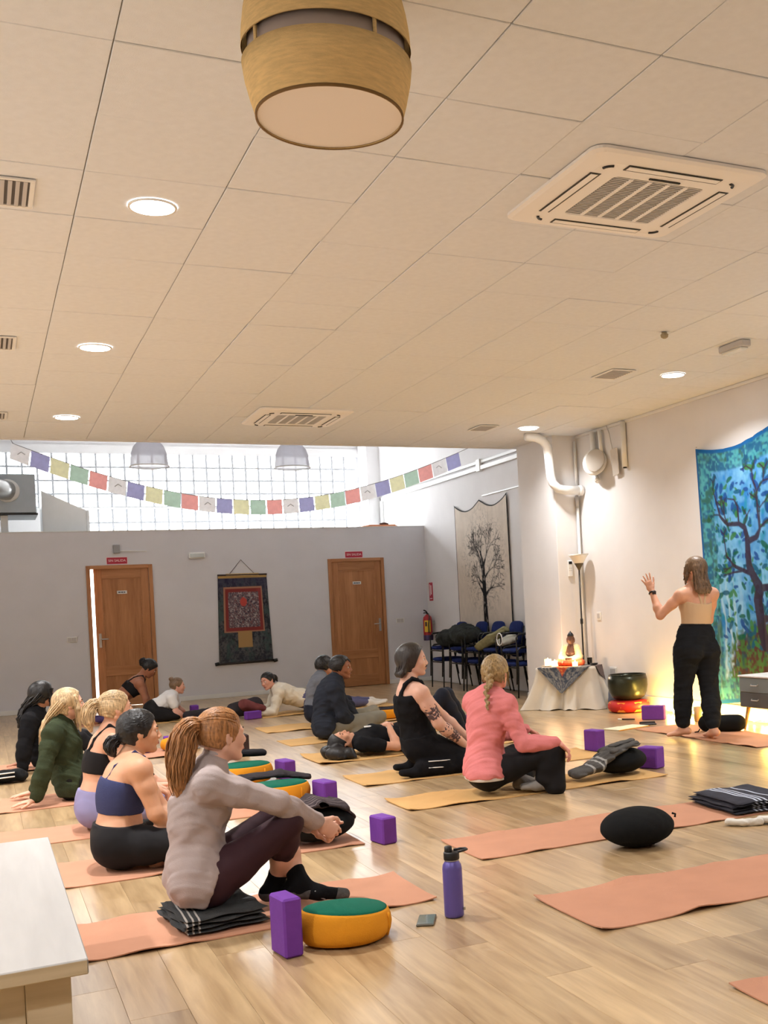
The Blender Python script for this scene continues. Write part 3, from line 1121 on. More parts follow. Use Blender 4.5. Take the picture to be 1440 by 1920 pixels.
MB().tube([(ex + .02, ey, 1.19), (ex + .01, ey - .07, 1.14), (ex - .02, ey - .095, 1.0), (ex - .02, ey - .093, .85)], .01, 8).build('hose', M_DARK, t, True)
MB().box(ex + .07, XF - .001, ey - .02, ey + .02, 1.0, 1.06).build('bracket', M_STEEL, t)


def switch(x, z, w, h, label, y=YP, wallx=None, yy=None):
    if wallx is None:
        t = thing('light_switch', label, 'switch', (x, y, z))
        MB().box(x - w / 2, x + w / 2, y - .01, y - .0005, z - h / 2, z + h / 2, .003).build('plate', M_WHITE, t)
        n = 2 if w > .1 else 1
        for k in range(n):
            a = x - w / 2 + .012 + k * (w - .024) / n
            MB().box(a + .003, a + (w - .024) / n - .003, y - .014, y - .0095, z - h / 2 + .012, z + h / 2 - .012, .002).build('rocker', M_GRILLE if n > 1 else M_WHITE, t)
    else:
        t = thing('wall_socket', label, 'socket', (wallx, yy, z))
        MB().box(wallx - .012, wallx - .0005, yy - w / 2, yy + w / 2, z - h / 2, z + h / 2, .004).build('plate', M_WHITE, t)
        MB().box(wallx - .017, wallx - .0115, yy - w / 2 + .02, yy + w / 2 - .02, z - h / 2 + .02, z + h / 2 - .02, .004).build('insert', M_GRILLE, t)
    return t


switch(1.243, 1.08, .15, .085, 'double light switch on the partition left of the ajar door')
switch(6.566, 1.09, .15, .085, 'double light switch on the partition right of the closed door')
switch(0, 1.09, .1, .1, 'single white switch on the right wall between floor lamp and instructor', wallx=XW, yy=11.78)
switch(0, .41, .16, .11, 'white power socket low on the right wall behind the singing bowl', wallx=XW, yy=11.5)
t = thing('ac_remote', 'white remote control hanging on the pillar left of the floor lamp', 'remote', (6.66, 12.13, 1.7))
MB().box(6.63, 6.695, 12.115, 12.1395, 1.60, 1.80, .006).build('body', M_WHITE, t)
MB().box(6.64, 6.685, 12.112, 12.1155, 1.755, 1.79).build('screen', M_DARK, t)
MB().box(6.645, 6.655, 12.112, 12.1155, 1.70, 1.71).box(6.668, 6.678, 12.112, 12.1155, 1.70, 1.71).box(6.645, 6.655, 12.112, 12.1155, 1.67, 1.68).box(6.668, 6.678, 12.112, 12.1155, 1.67, 1.68).build('button', M_GRILLE, t)

t = thing('emergency_light', 'white emergency light on the partition between the doors', 'emergency light', (3.16, YP, 2.3))
MB().box(3.035, 3.289, YP - .05, YP - .0005, 2.275, 2.375, .012).build('housing', M_WHITE, t)
MB().box(3.055, 3.269, YP - .062, YP - .05, 2.29, 2.35, .008).build('lens', mat('emergency_lens', srgb(214, 222, 224), .2), t)
t = thing('door_closer', 'grey door closer bracket with thin arm above the ajar door sign', 'door closer', (1.95, YP, 2.45))
MB().box(1.9, 2.0, YP - .05, YP - .0005, 2.39, 2.52, .006).build('body', mat('closer_grey', srgb(160, 162, 166), .5), t)
MB().tube([(2.0, YP - .03, 2.425), (2.4, YP - .02, 2.412)], .008, 6).build('arm', M_WHITE, t)

# pipes and trunking
t = thing('drain_pipe', 'thick white elbow pipe bending down and across the pillar', 'pipe', (6.4, 12.03, 2.7))
pp = [(6.08, 12.03, 3.345), (6.22, 12.03, 3.33), (6.31, 12.03, 3.295), (6.37, 12.03, 3.22), (6.385, 12.03, 3.1), (6.40, 12.03, 2.86), (6.42, 12.03, 2.77), (6.49, 12.03, 2.70), (6.58, 12.03, 2.68), (6.83, 12.03, 2.675)]
MB().tube(pp, .056, 18).build('tube', M_TRIM, t, True)
MB().tube([(6.78, 12.03, 2.675), (6.84, 12.03, 2.675)], .064, 18).build('collar', M_TRIM, t, True)
t = thing('conduit', 'thin white vertical conduit in the corner beside the pillar', 'conduit', (6.8, 12.08, 0))
MB().tube([(6.80, 12.105, .1), (6.80, 12.105, 2.60)], .018, 10).tube([(6.80, 12.105, 2.75), (6.80, 12.105, 3.3)], .016, 10).build('tube', M_TRIM, t, True)
MB().tube([(6.80, 12.105, 2.48), (6.80, 12.105, 2.62)], .022, 10).build('joint', M_GRILLE, t, True)
t = thing('cable_trunking', 'long white double cable trunking climbing across the far right wall', 'trunking', (XF, 17, 3.4))
MB().box(XF - .05, XF - .0005, 13.3, 20.38, 3.40, 3.465, .004).build('channel', M_TRIM, t)
MB().box(XF - .035, XF - .0005, 13.3, 20.38, 3.505, 3.55, .004).build('channel', M_TRIM, t)
MB().box(XF - .05, XF - .0005, 20.32, 20.4, ZP + .02, 3.465, .004).build('channel', M_TRIM, t)
MB().box(XF - .06, XF - .0005, 15.58, 15.72, 3.38, 3.57, .004).build('coupling', M_TRIM, t)
struct('trim_4', MB().box(XF - .02, XF - .0005, 13.2, 15.64, 2.985, 3.01, .004), M_TRIM)

# wall fan with conduits
t = thing('wall_fan', 'folded white wall fan with beige blades hanging high on the right wall', 'fan', (6.75, 11.35, 3.0))
M_BLADE = mat('fan_blade_beige', srgb(208, 200, 190), .6)
MB().tube([(6.79, 11.62, ZC - .04), (6.79, 11.62, 3.02), (6.79, 11.60, 2.78), (6.77, 11.52, 2.74)], .036, 12).build('mount_pipe', M_TRIM, t, True)
MB().tube([(6.8, 11.47, ZC - .04), (6.8, 11.45, 3.06)], .025, 10).build('mount_pipe', M_TRIM, t, True)
bs = [nrm((-.55, -.65, .52)), None, None]
bs[1] = nrm(np.cross(bs[0], (0, 0, 1)))
bs[2] = np.cross(bs[0], bs[1])
blob('motor_housing', [ell((6.72, 11.48, 2.96), (.05, .15, .2), bs, .02), ell((6.75, 11.53, 2.93), (.08, .1, .15), bs, .03)], .01, M_WHITE, t)
blob('blade', [ell((6.69, 11.42, 2.97), (.012, .12, .18), bs, .01)], .006, M_BLADE, t)
blob('blade', [seg((6.80, 11.16, 3.07), (6.80, 11.13, 2.76), (.085, .008), (.075, .008), (0, 1, 0), .01)], .006, M_BLADE, t)
MB().tube([(6.8, 11.30, ZC - .01), (6.8, 11.24, 3.26), (6.8, 11.19, 3.08)], .006, 6).build('cord', M_GRILLE, t)
MB().tube([(6.77, 11.52, 2.74), (6.72, 11.45, 2.745)], .025, 10).build('knob', M_WHITE, t, True)
t = thing('conduit', 'white vertical conduit on the right wall just right of the wall fan', 'conduit', (6.8, 10.95, 2.8))
MB().tube([(6.815, 10.95, ZC - .02), (6.815, 10.95, 2.83)], .032, 12).build('tube', M_TRIM, t, True)
MB().tube([(6.815, 10.95, 2.85), (6.815, 10.95, 2.815)], .022, 10).build('end_cap', M_DARK, t, True)

# ================================================================== HANGINGS
def printed_cloth(name, origin, du, dv, nu, nv, offset, colour, material, parent=None, normal=(0, 0, 0)):
    """sheet of nu x nv points; offset(u,v) gives bulge along the normal and extra shift down, colour(u,v) the printed colours"""
    u = np.linspace(0, 1, nu)
    v = np.linspace(0, 1, nv)
    U, Vv = np.meshgrid(u, v, indexing='ij')
    b, dz, sh = offset(U, Vv)
    P = np.array(origin) + U[..., None] * np.array(du) + Vv[..., None] * np.array(dv) + b[..., None] * np.array(normal) + dz[..., None] * np.array((0, 0, -1.0)) + sh[..., None] * nrm(du)
    idx = np.arange(nu * nv).reshape(nu, nv)
    Q = np.stack([idx[:-1, :-1], idx[1:, :-1], idx[1:, 1:], idx[:-1, 1:]], -1).reshape(-1, 4)
    me = mesh_from(P.reshape(-1, 3), Q, True, name)
    a = me.color_attributes.new('print', 'FLOAT_COLOR', 'POINT')
    c = np.ones((nu * nv, 4), np.float32)
    c[:, :3] = colour(U, Vv).reshape(-1, 3)
    a.data.foreach_set('color', c.ravel())
    o = link(name, me, material, parent)
    md = o.modifiers.new('thickness', 'SOLIDIFY')
    md.thickness = .002
    return o


def noise2(U, V, s, seed=0):
    """cheap smooth value noise on a grid"""
    r = np.random.default_rng(seed)
    G = r.random((64, 64))
    x = (U * s) % 63
    y = (V * s) % 63
    i = x.astype(int)
    j = y.astype(int)
    fx = x - i
    fy = y - j
    fx = fx * fx * (3 - 2 * fx)
    fy = fy * fy * (3 - 2 * fy)
    return G[i, j] * (1 - fx) * (1 - fy) + G[i + 1, j] * fx * (1 - fy) + G[i, j + 1] * (1 - fx) * fy + G[i + 1, j + 1] * fx * fy


def seg_mask(X, Y, a, b, ra, rb, soft=.004):
    ab = (b[0] - a[0], b[1] - a[1])
    L2 = ab[0] ** 2 + ab[1] ** 2 + 1e-9
    t = np.clip(((X - a[0]) * ab[0] + (Y - a[1]) * ab[1]) / L2, 0, 1)
    d = np.hypot(X - a[0] - t * ab[0], Y - a[1] - t * ab[1])
    return np.clip((ra + (rb - ra) * t - d) / soft + .5, 0, 1)


def grow(r, p, ang, L, w, depth, out, spread=.5, shrink=.78):
    """branching lines as (a, b, width a, width b)"""
    q = p
    n = 3
    for i in range(n):
        ang2 = ang + r.normal(0, .16)
        e = (q[0] + math.cos(ang2) * L / n, q[1] + math.sin(ang2) * L / n)
        w2 = w * (1 - .28 / n * (i + 1))
        out.append((q, e, w, w2))
        q = e
        w = w2
        ang = ang2
    if depth == 0:
        return
    k = 2 if depth < 3 else 3
    for i in range(k):
        da = (i - (k - 1) / 2) * spread * 2 / max(1, k - 1) + r.normal(0, .13)
        grow(r, q, ang + da, L * shrink * r.uniform(.8, 1.1), w * .66, depth - 1, out, spread, shrink)


M_PRINT = mat_attr('printed_cotton')

# black-and-white tree hanging on the far right wall (u runs towards the camera, v downwards)
TW, TH = 2.03, 2.35
rt = np.random.default_rng(5)
lines = []
lines.append(((1.10, 2.4), (1.07, 1.75), .105, .075))
lines.append(((1.07, 1.75), (1.06, 1.3), .075, .06))
lines.append(((1.06, 1.3), (1.05, 1.05), .06, .055))
for (p, ang, L, w, d, sp) in (((1.05, 1.05), -PI / 2, .22, .035, 4, .42), ((1.05, 1.08), -PI / 2 - .55, .24, .03, 4, .4), ((1.06, 1.08), -PI / 2 + .5, .26, .03, 4, .4),
                              ((1.06, 1.5), PI + .75, .22, .032, 3, .45), ((1.07, 1.52), -.55, .26, .034, 3, .45), ((1.05, 1.32), PI + .5, .2, .022, 3, .5), ((1.06, 1.25), -.7, .24, .026, 4, .4), ((1.05, 1.2), PI + .95, .22, .024, 4, .4)):
    grow(rt, p, ang, L, w, d, lines, sp)


def tree_col(U, V):
    X, Y = U * TW, V * TH
    base = np.stack([np.full_like(U, c) for c in srgb(216, 203, 188)], -1)
    n = noise2(U, V, 30, 3)
    base *= (1 + .10 * (n[..., None] - .5))
    # fine twig cloud of the crown
    crown = np.clip(1.15 - np.hypot((X - 1.08) / .82, (Y - .95) / .85), 0, 1)
    fine = np.abs(noise2(U, V, 41, 8) - .5) < .035
    fine2 = np.abs(noise2(U, V, 33, 9) - .5) < .04
    mk = np.clip(crown * 2.5, 0, 1) * np.clip(fine + fine2, 0, 1) * .55
    base *= (1 - mk[..., None] * .75)
    ink = np.zeros_like(U)
    for a, b, wa, wb in lines:
        ink = np.maximum(ink, seg_mask(X, Y, a, b, max(wa, .006), max(wb, .005), .01))
    bark = noise2(U, V, 58, 4) > .72
    inkc = np.where(bark[..., None], np.array(srgb(120, 112, 108)), np.array(srgb(22, 21, 24)))
    base = base * (1 - ink[..., None]) + inkc * ink[..., None]
    edge = (U < .011) | (U > .989) | (V < .006)
    base[edge] = srgb(20, 20, 22)
    return base


def tree_off(U, V):
    sag = .13 * np.where(U < .5, np.sin(PI * U / .5), np.sin(PI * (U - .5) / .5)) * (1 - V) ** 3
    fold = (.012 * np.sin(U * 38 + 2 * V) * np.clip((U - .55) * 3, 0, 1) * V + .006 * np.sin(U * 17))
    return .02 + np.abs(fold), sag, .0 * U


t = thing('tree_hanging', 'cream wall hanging printed with a bare black tree, above the stacked chairs', 'wall hanging', (XF, 15.7, .6))
printed_cloth('cloth', (XF, 16.76, 2.95), (0, -TW, 0), (0, 0, -TH), 150, 170, tree_off, tree_col, M_PRINT, t, (-1, 0, 0))
for yy in (16.76, 15.74, 14.73):
    MB().lathe([(.004, 0), (.012, .004), (.004, .008)], (XF - .024, yy, 2.945), 8).build('pin', M_STEEL, t)

# blue tree-of-life tapestry on the right wall
BW, BH = 2.3, 2.64
rb = np.random.default_rng(12)
blines = []


def limb_lines(P, w0, w1):
    for i in range(len(P) - 1):
        wa = w0 + (w1 - w0) * i / (len(P) - 1)
        wb = w0 + (w1 - w0) * (i + 1) / (len(P) - 1)
        blines.append((P[i], P[i + 1], wa, wb))


limb_lines([(.93, 2.05), (.89, 1.93), (.88, 1.81), (.85, 1.62), (.90, 1.51), (.82, 1.39), (.76, 1.29), (.755, 1.18), (.76, 1.0)], .075, .04)
limb_lines([(.76, 1.0), (.73, .89), (.64, .84), (.46, .83), (.35, .73), (.30, .58), (.26, .47)], .034, .009)
limb_lines([(.79, 1.03), (.90, 1.01), (.97, .93), (.95, .73), (.96, .57), (.92, .45)], .034, .01)
limb_lines([(.76, 1.35), (.61, 1.3), (.51, 1.25), (.41, 1.16), (.40, 1.03)], .026, .008)
limb_lines([(.67, 1.32), (.5, 1.33), (.34, 1.35)], .014, .007)
limb_lines([(.64, .84), (.64, .66), (.60, .58), (.5, .56)], .014, .007)
limb_lines([(.90, 1.51), (1.06, 1.5), (1.3, 1.4), (1.5, 1.2)], .04, .02)
limb_lines([(.88, 1.81), (1.04, 1.8), (1.14, 1.68), (1.25, 1.5)], .04, .02)
for (p, ang, L, w, d, sp) in (((.26, .47), -1.7, .1, .008, 1, .5), ((.46, .83), -1.9, .12, .009, 2, .5), ((.35, .73), 3.6, .1, .008, 1, .5), ((.92, .45), -2.0, .12, .009, 2, .6), ((.96, .57), -.7, .14, .01, 2, .5), ((.40, 1.03), -1.8, .1, .008, 1, .6), ((.97, .93), -.5, .16, .014, 2, .5), ((.73, .89), -1.5, .12, .01, 1, .5), ((1.5, 1.2), -1.0, .3, .02, 3, .5), ((1.25, 1.5), -.3, .3, .02, 3, .5), ((.51, 1.25), 2.6, .1, .008, 1, .5), ((.97, .93), -1.3, .2, .012, 2, .5)):
    grow(rb, p, ang, L, w, d, blines, sp, .82)
tips = [(l[1], rb.uniform(.035, .075), rb.uniform(0, PI), rb.integers(0, 4)) for l in blines if l[2] < .02]
tips = [tips[i] for i in rb.permutation(len(tips))[:170]]
for _ in range(420):
    tips.append(((rb.uniform(.22, 2.1), rb.uniform(.35, 2.1)), rb.uniform(.02, .07), rb.uniform(0, PI), rb.integers(0, 4)))
LEAF = [srgb(22, 92, 70), srgb(24, 70, 140), srgb(58, 122, 62), srgb(14, 84, 116)]


def blue_col(U, V):
    X, Y = U * BW, V * BH
    n1 = .6 * noise2(U, V, 9, 1) + .4 * noise2(U, V, 40, 11)
    n2 = .4 * noise2(U, V, 33, 2) + .6 * noise2(U, V, 95, 12)
    n3 = .5 * noise2(U, V, 21, 6) + .5 * noise2(U, V, 62, 16)
    c0 = np.array(srgb(36, 118, 190))
    c1 = np.array(srgb(120, 182, 222))
    c2 = np.array(srgb(30, 134, 160))
    base = c0 + (c1 - c0) * np.clip(n1 * 1.5 - .15 + (n2 - .5) * .5, 0, 1)[..., None]
    base = base + (c2 - base) * np.clip((n3 - .6) * 5, 0, 1)[..., None] * .7
    st = np.clip((np.sin(X * 60 + 6 * n1) * .5 + .5 - .6) * 3, 0, 1) * np.clip((Y - 1.2) * 2, 0, 1) * np.clip((.75 - X) * 3, 0, 1)
    base = base + (np.array(srgb(196, 226, 236)) - base) * st[..., None] * .5
    # undergrowth
    ug = np.clip((Y - 1.72 - .25 * np.cos((X - 1.42) * 2.2) * -1 - .12 * n2) * 6, 0, 1) * np.clip((X - .25) * 6, 0, 1)
    und = np.array(srgb(78, 54, 50)) + (np.array(srgb(66, 108, 58)) - np.array(srgb(78, 54, 50))) * np.clip((n2 - .45) * 6, 0, 1)[..., None]
    und = und + (np.array(srgb(30, 70, 92)) - und) * np.clip((n3 - .6) * 6, 0, 1)[..., None]
    hill = np.clip((.62 - np.hypot((X - 1.0) / 1.2, (Y - 2.3) / .85) + .25 * (n2 - .5)) * 9, 0, 1)
    base = base + (und - base) * hill[..., None]
    for (p, r, a, ci) in tips:
        dx, dy = X - p[0], Y - p[1]
        m = np.abs(dx) + np.abs(dy) < r * 2.2
        if not m.any():
            continue
        lx = dx * math.cos(a) + dy * math.sin(a)
        ly = -dx * math.sin(a) + dy * math.cos(a)
        k = np.clip((1 - np.hypot(lx / r, ly / (r * .45))) * 5, 0, 1)
        base = base + (np.array(LEAF[ci]) - base) * k[..., None] * .9
    ink = np.zeros_like(U)
    for a, b, wa, wb in blines:
        ink = np.maximum(ink, seg_mask(X, Y, a, b, max(wa, .009), max(wb, .007), .01))
    base = base + (np.array(srgb(52, 40, 58)) - base) * ink[..., None] * .95
    # borders
    bd = np.minimum(np.minimum(X, BW - X), np.minimum(Y, BH - Y))
    dk = np.array(srgb(18, 80, 108)) + (np.array(srgb(70, 156, 156)) - np.array(srgb(18, 80, 108))) * np.clip((n2 - .38) * 4, 0, 1)[..., None]
    dk = dk + (np.array(srgb(52, 92, 60)) - dk) * np.clip((n3 - .55) * 5, 0, 1)[..., None]
    b1 = np.clip((.26 - bd) * 40, 0, 1)
    base = base + (dk - base) * b1[..., None] * .8
    b2 = np.clip((.05 - bd) * 60, 0, 1)
    base = base + (np.array(srgb(24, 96, 160)) - base) * b2[..., None]
    return base


def blue_off(U, V):
    sag = .10 * np.sin(PI * np.clip(U / .55, 0, 1)) * (1 - V) ** 4 - .06 * np.clip(U / .5, 0, 1) * (1 - V) ** 2 - .05 * np.clip(1 - U / .2, 0, 1) * V ** 3 * -1
    fold = .014 * np.sin(U * 30 + 1.5 * V) + .008 * np.sin(U * 61)
    return .03 + np.abs(fold) * .8, sag, .11 * V


t = thing('blue_tapestry', 'large blue and green tree-of-life tapestry on the wall behind the instructor', 'tapestry', (XW, 8.4, .2))
printed_cloth('cloth', (XW - .012, 9.52, 2.83), (0, -BW, 0), (0, 0, -BH), 270, 300, blue_off, blue_col, M_PRINT, t, (-1, 0, 0))
for yy in (9.5, 8.4, 7.3):
    MB().lathe([(.004, 0), (.012, .004), (.004, .008)], (XW - .045, yy, 2.84), 8).build('pin', M_STEEL, t)

# painted scroll between the doors
t = thing('painted_scroll', 'dark brocade hanging scroll with a small red-framed painting between the doors', 'scroll', (3.87, YP, .5))
SW, SH = .86, 1.44


def scr_col(U, V):
    X, Y = U, V
    n = .5 * noise2(U, V, 26, 31) + .5 * noise2(U, V * 1.7, 60, 35)
    n2 = .6 * noise2(U, V, 12, 32) + .4 * noise2(U, V, 38, 36)
    base = np.array(srgb(50, 52, 64)) + (np.array(srgb(96, 98, 102)) - np.array(srgb(50, 52, 64))) * np.clip((n - .35) * 3, 0, 1)[..., None]
    base = base + (np.array(srgb(74, 92, 92)) - base) * np.clip((n2 - .5) * 3, 0, 1)[..., None]
    top = np.clip((.3 - Y) * 4, 0, 1)
    base = base + (np.array(srgb(60, 58, 92)) - base) * top[..., None] * .6

    def rect(x0, x1, y0, y1, c):
        m_ = (X > x0) & (X < x1) & (Y > y0) & (Y < y1)
        base[m_] = c
        return m_
    rect(.11, .88, .135, .655, srgb(176, 128, 104))
    rect(.135, .855, .155, .64, srgb(140, 62, 62))
    mm = rect(.2, .8, .195, .6, srgb(118, 104, 110))
    pn = noise2(U, V * 1.7, 58, 33)
    pn2 = noise2(U, V * 1.7, 62, 34)
    base[mm & (pn > .66)] = srgb(172, 160, 160)
    base[mm & (pn2 > .66)] = srgb(70, 66, 82)
    base[mm & (pn < .28)] = srgb(128, 92, 96)
    cx = np.hypot((X - .5) / .07, (Y - .31) / .05) < 1
    base[cx & mm] = srgb(196, 84, 78)
    rect(.36, .64, .64, .83, srgb(176, 142, 96))
    rect(0, 1, .012, .04, srgb(196, 164, 104))
    return base


printed_cloth('cloth', (3.475, YP - .001, 1.99), (.79, 0, 0), (0, 0, -SH), 90, 150, lambda U, V: (.012 + .004 * np.sin(U * 9), 0 * U, (U - .5) * .09 * V), scr_col, M_PRINT, t, (0, -1, 0))
MB().tube([(3.47, YP - .02, 1.99), (4.27, YP - .02, 1.985)], .014, 8).build('top_rod', mat('scroll_rod', srgb(58, 40, 32), .5), t, True)
MB().tube([(3.40, YP - .025, .545), (4.34, YP - .025, .555)], .02, 10).build('bottom_roller', mat('scroll_roller', srgb(42, 32, 34), .5), t, True)
for x in (3.395, 4.345):
    MB().tube([(x - .03, YP - .025, .545), (x + .03, YP - .025, .556)], .029, 10).build('roller_knob', M_DARK, t, True)
MB().tube([(3.66, YP - .015, 2.0), (3.86, YP - .008, 2.235), (4.07, YP - .015, 2.0)], .005, 6).build('hanging_cord', mat('scroll_cord', srgb(90, 80, 84), .8), t)
MB().box(3.6, 4.14, YP - .03, YP - .006, 1.955, 2.012, .008).build('rod_wrap', mat('gold_silk', srgb(196, 166, 112), .6, var=.15, vscale=30), t)

# ================================================================== FLOOR THINGS
M_CORAL = mat('coral_mat_rubber', srgb(198, 144, 116), .85, var=.05, vscale=5, bump=.25, bscale=420, spec=.25)
M_AMBER = mat('amber_mat_rubber', srgb(216, 172, 112), .85, var=.05, vscale=5, bump=.25, bscale=420, spec=.25)


def yoga_mat(x0, x1, y0, y1, material, label, rot=0.0, seed=1, curl=0.0):
    """thin rubber sheet, slightly wavy, edge corners a little off the floor"""
    r = np.random.default_rng(seed)
    nx, ny = 40, 10
    ph = r.uniform(0, 6, 4)
    V, F = [], []
    cx, cy = (x0 + x1) / 2, (y0 + y1) / 2
    c, s = math.cos(rot), math.sin(rot)
    for top in (1, 0):
        for i in range(nx + 1):
            for j in range(ny + 1):
                u, v = i / nx, j / ny
                x = x0 + (x1 - x0) * u
                y = y0 + (y1 - y0) * v + .006 * math.sin(u * 9 + ph[0])
                ed = abs(v - .5) * 2
                lift = max(0, math.sin(u * 11 + ph[1])) ** 3 * ed ** 6 * .012 + max(0, math.sin(u * 23 + ph[2])) ** 4 * ed ** 8 * .007
                lift += curl * (max(0, 1 - u * 14) ** 2 + max(0, 1 - (1 - u) * 14) ** 2) * (.3 + ed ** 4)
                z = .0012 + lift + (.005 if top else 0)
                V.append((cx + (x - cx) * c - (y - cy) * s, cy + (x - cx) * s + (y - cy) * c, z))
    n = (nx + 1) * (ny + 1)
    for i in range(nx):
        for j in range(ny):
            a = i * (ny + 1) + j
            F.append((a, a + ny + 1, a + ny + 2, a + 1))
            F.append((n + a, n + a + 1, n + a + ny + 2, n + a + ny + 1))
    rim = [i * (ny + 1) for i in range(nx + 1)] + [nx * (ny + 1) + j for j in range(1, ny + 1)] + [i * (ny + 1) + ny for i in range(nx - 1, -1, -1)] + [j for j in range(ny - 1, 0, -1)]
    for k in range(len(rim)):
        a, b2 = rim[k], rim[(k + 1) % len(rim)]
        F.append((a, n + a, n + b2, b2))
    o = MB().add(V, F).build('yoga_mat', material, None, False)
    tag(o, label, 'yoga mat', 'yoga mats on the floor')
    return o


yoga_mat(.24, 1.77, 4.62, 5.20, M_CORAL, 'coral yoga mat under the red-haired woman in the foreground', .0, 1, .008)
yoga_mat(.05, 1.87, 5.96, 6.60, M_CORAL, 'coral yoga mat under the woman in the blue crop top', .0, 2)
yoga_mat(-.05, 1.85, 7.25, 7.82, M_CORAL, 'coral yoga mat under the blonde woman in the black bra top', .0, 3)
yoga_mat(-.1, 1.85, 8.66, 9.36, M_CORAL, 'coral yoga mat under the woman in the green sweater', .01, 4)
yoga_mat(-.1, 1.8, 11.0, 11.68, M_CORAL, 'coral yoga mat under the person with long black hair, at the left edge', .0, 5)
yoga_mat(1.0, 2.75, 15.1, 15.7, M_CORAL, 'coral yoga mat beneath the dark-haired woman leaning forward by the door', 0, 6)
yoga_mat(1.5, 3.0, 14.6, 15.06, M_AMBER, 'yoga mat beneath the woman in the white t-shirt', 0, 7)
yoga_mat(2.42, 4.40, 6.70, 7.21, M_AMBER, 'amber yoga mat with wavy edge under the woman in pink', .0, 8, .006)
yoga_mat(2.50, 4.62, 7.86, 8.46, M_AMBER, 'amber yoga mat under the man in the black tank top', .0, 9)
yoga_mat(2.56, 4.5, 9.26, 9.98, M_AMBER, 'amber yoga mat under the woman lying on her back', .0, 10, .01)
yoga_mat(2.68, 4.6, 10.78, 11.37, M_AMBER, 'amber yoga mat under the man in the dark sweater', .0, 11)
yoga_mat(2.78, 4.7, 12.17, 12.84, M_AMBER, 'amber yoga mat behind the man in the dark sweater', .0, 12)
yoga_mat(3.15, 5.0, 14.02, 14.62, M_AMBER, 'amber yoga mat under the woman in white lying on her front', .0, 13)
yoga_mat(2.24, 4.3, 5.17, 5.74, M_CORAL, 'empty coral yoga mat carrying the folded striped blanket', .0, 14)
yoga_mat(2.13, 4.0, 3.77, 4.37, M_CORAL, 'empty coral yoga mat in the right foreground with nothing on it', .0, 15, .008)
yoga_mat(2.17, 4.0, 2.42, 3.00, M_CORAL, 'coral yoga mat corner at the bottom right edge', .0, 16, .006)
o = yoga_mat(5.68 - .65 - .02, 5.68 + 1.24 - .02, 7.98, 8.58, M_CORAL, 'coral yoga mat under the standing instructor', PI / 2, 17)
o.location = (6.0 - 5.955, 8.28 - 8.28, 0)

# foam blocks
M_PURPLE = mat('purple_foam', srgb(112, 58, 158), .75, var=.05, vscale=30, bump=.2, bscale=300, spec=.3)


def foam_block(x, y, sx, sy, sz, rot, label, z=0.001):
    o = MB().box(-sx / 2, sx / 2, -sy / 2, sy / 2, 0, sz, .008).build('yoga_block', M_PURPLE)
    o.location = (x, y, z)
    o.rotation_euler = (0, 0, rot)
    return tag(o, label, 'yoga block', 'purple foam yoga blocks')


foam_block(1.005, 4.26, .075, .15, .228, math.radians(8), 'purple foam block standing upright beside the green and yellow cushion in front')
foam_block(1.975, 5.94, .09, .16, .15, math.radians(10), 'purple foam block on its side beside the black bolster in front of the red-haired woman')
foam_block(2.09, 7.52, .10, .2, .14, math.radians(10), 'purple foam block second in the row beyond the black bolster')
foam_block(2.12, 8.75, .1, .2, .15, math.radians(8), 'purple foam block third in the row beside the upright green cushion')
foam_block(4.68, 8.24, .1, .17, .18, math.radians(12), 'purple foam block standing alone left of the black bolster with the grey blanket')
foam_block(4.52, 7.1, .12, .17, .16, math.radians(25), 'purple foam block behind the black bolster with the grey blanket')
foam_block(6.30, 9.80, .075, .25, .15, math.radians(38), 'purple foam block on edge by the red cushion under the singing bowl')
foam_block(2.47, 15.0, .1, .12, .16, 0, 'small purple foam block in front of the woman in the white t-shirt')
foam_block(1.68, 11.6, .16, .12, .13, 0, 'purple foam block between the blonde and black-haired women, beyond')
foam_block(1.35, 11.5, .2, .12, .14, 0, 'purple foam block behind the woman in the green sweater')
foam_block(4.32, 9.75, .2, .1, .16, .1, 'purple foam block just left of the woman in pink, behind the man')
foam_block(3.03, 14.06, .2, .1, .1, .2, 'purple foam block lying by the maroon cushion at the far mat')

# round cushions
M_GREEN = mat('green_cotton', srgb(16, 98, 78), .9, var=.06, bump=.2, bscale=200, spec=.2)
M_YELLOW = mat('mustard_cotton', srgb(226, 152, 40), .9, var=.06, bump=.2, bscale=200, spec=.2)


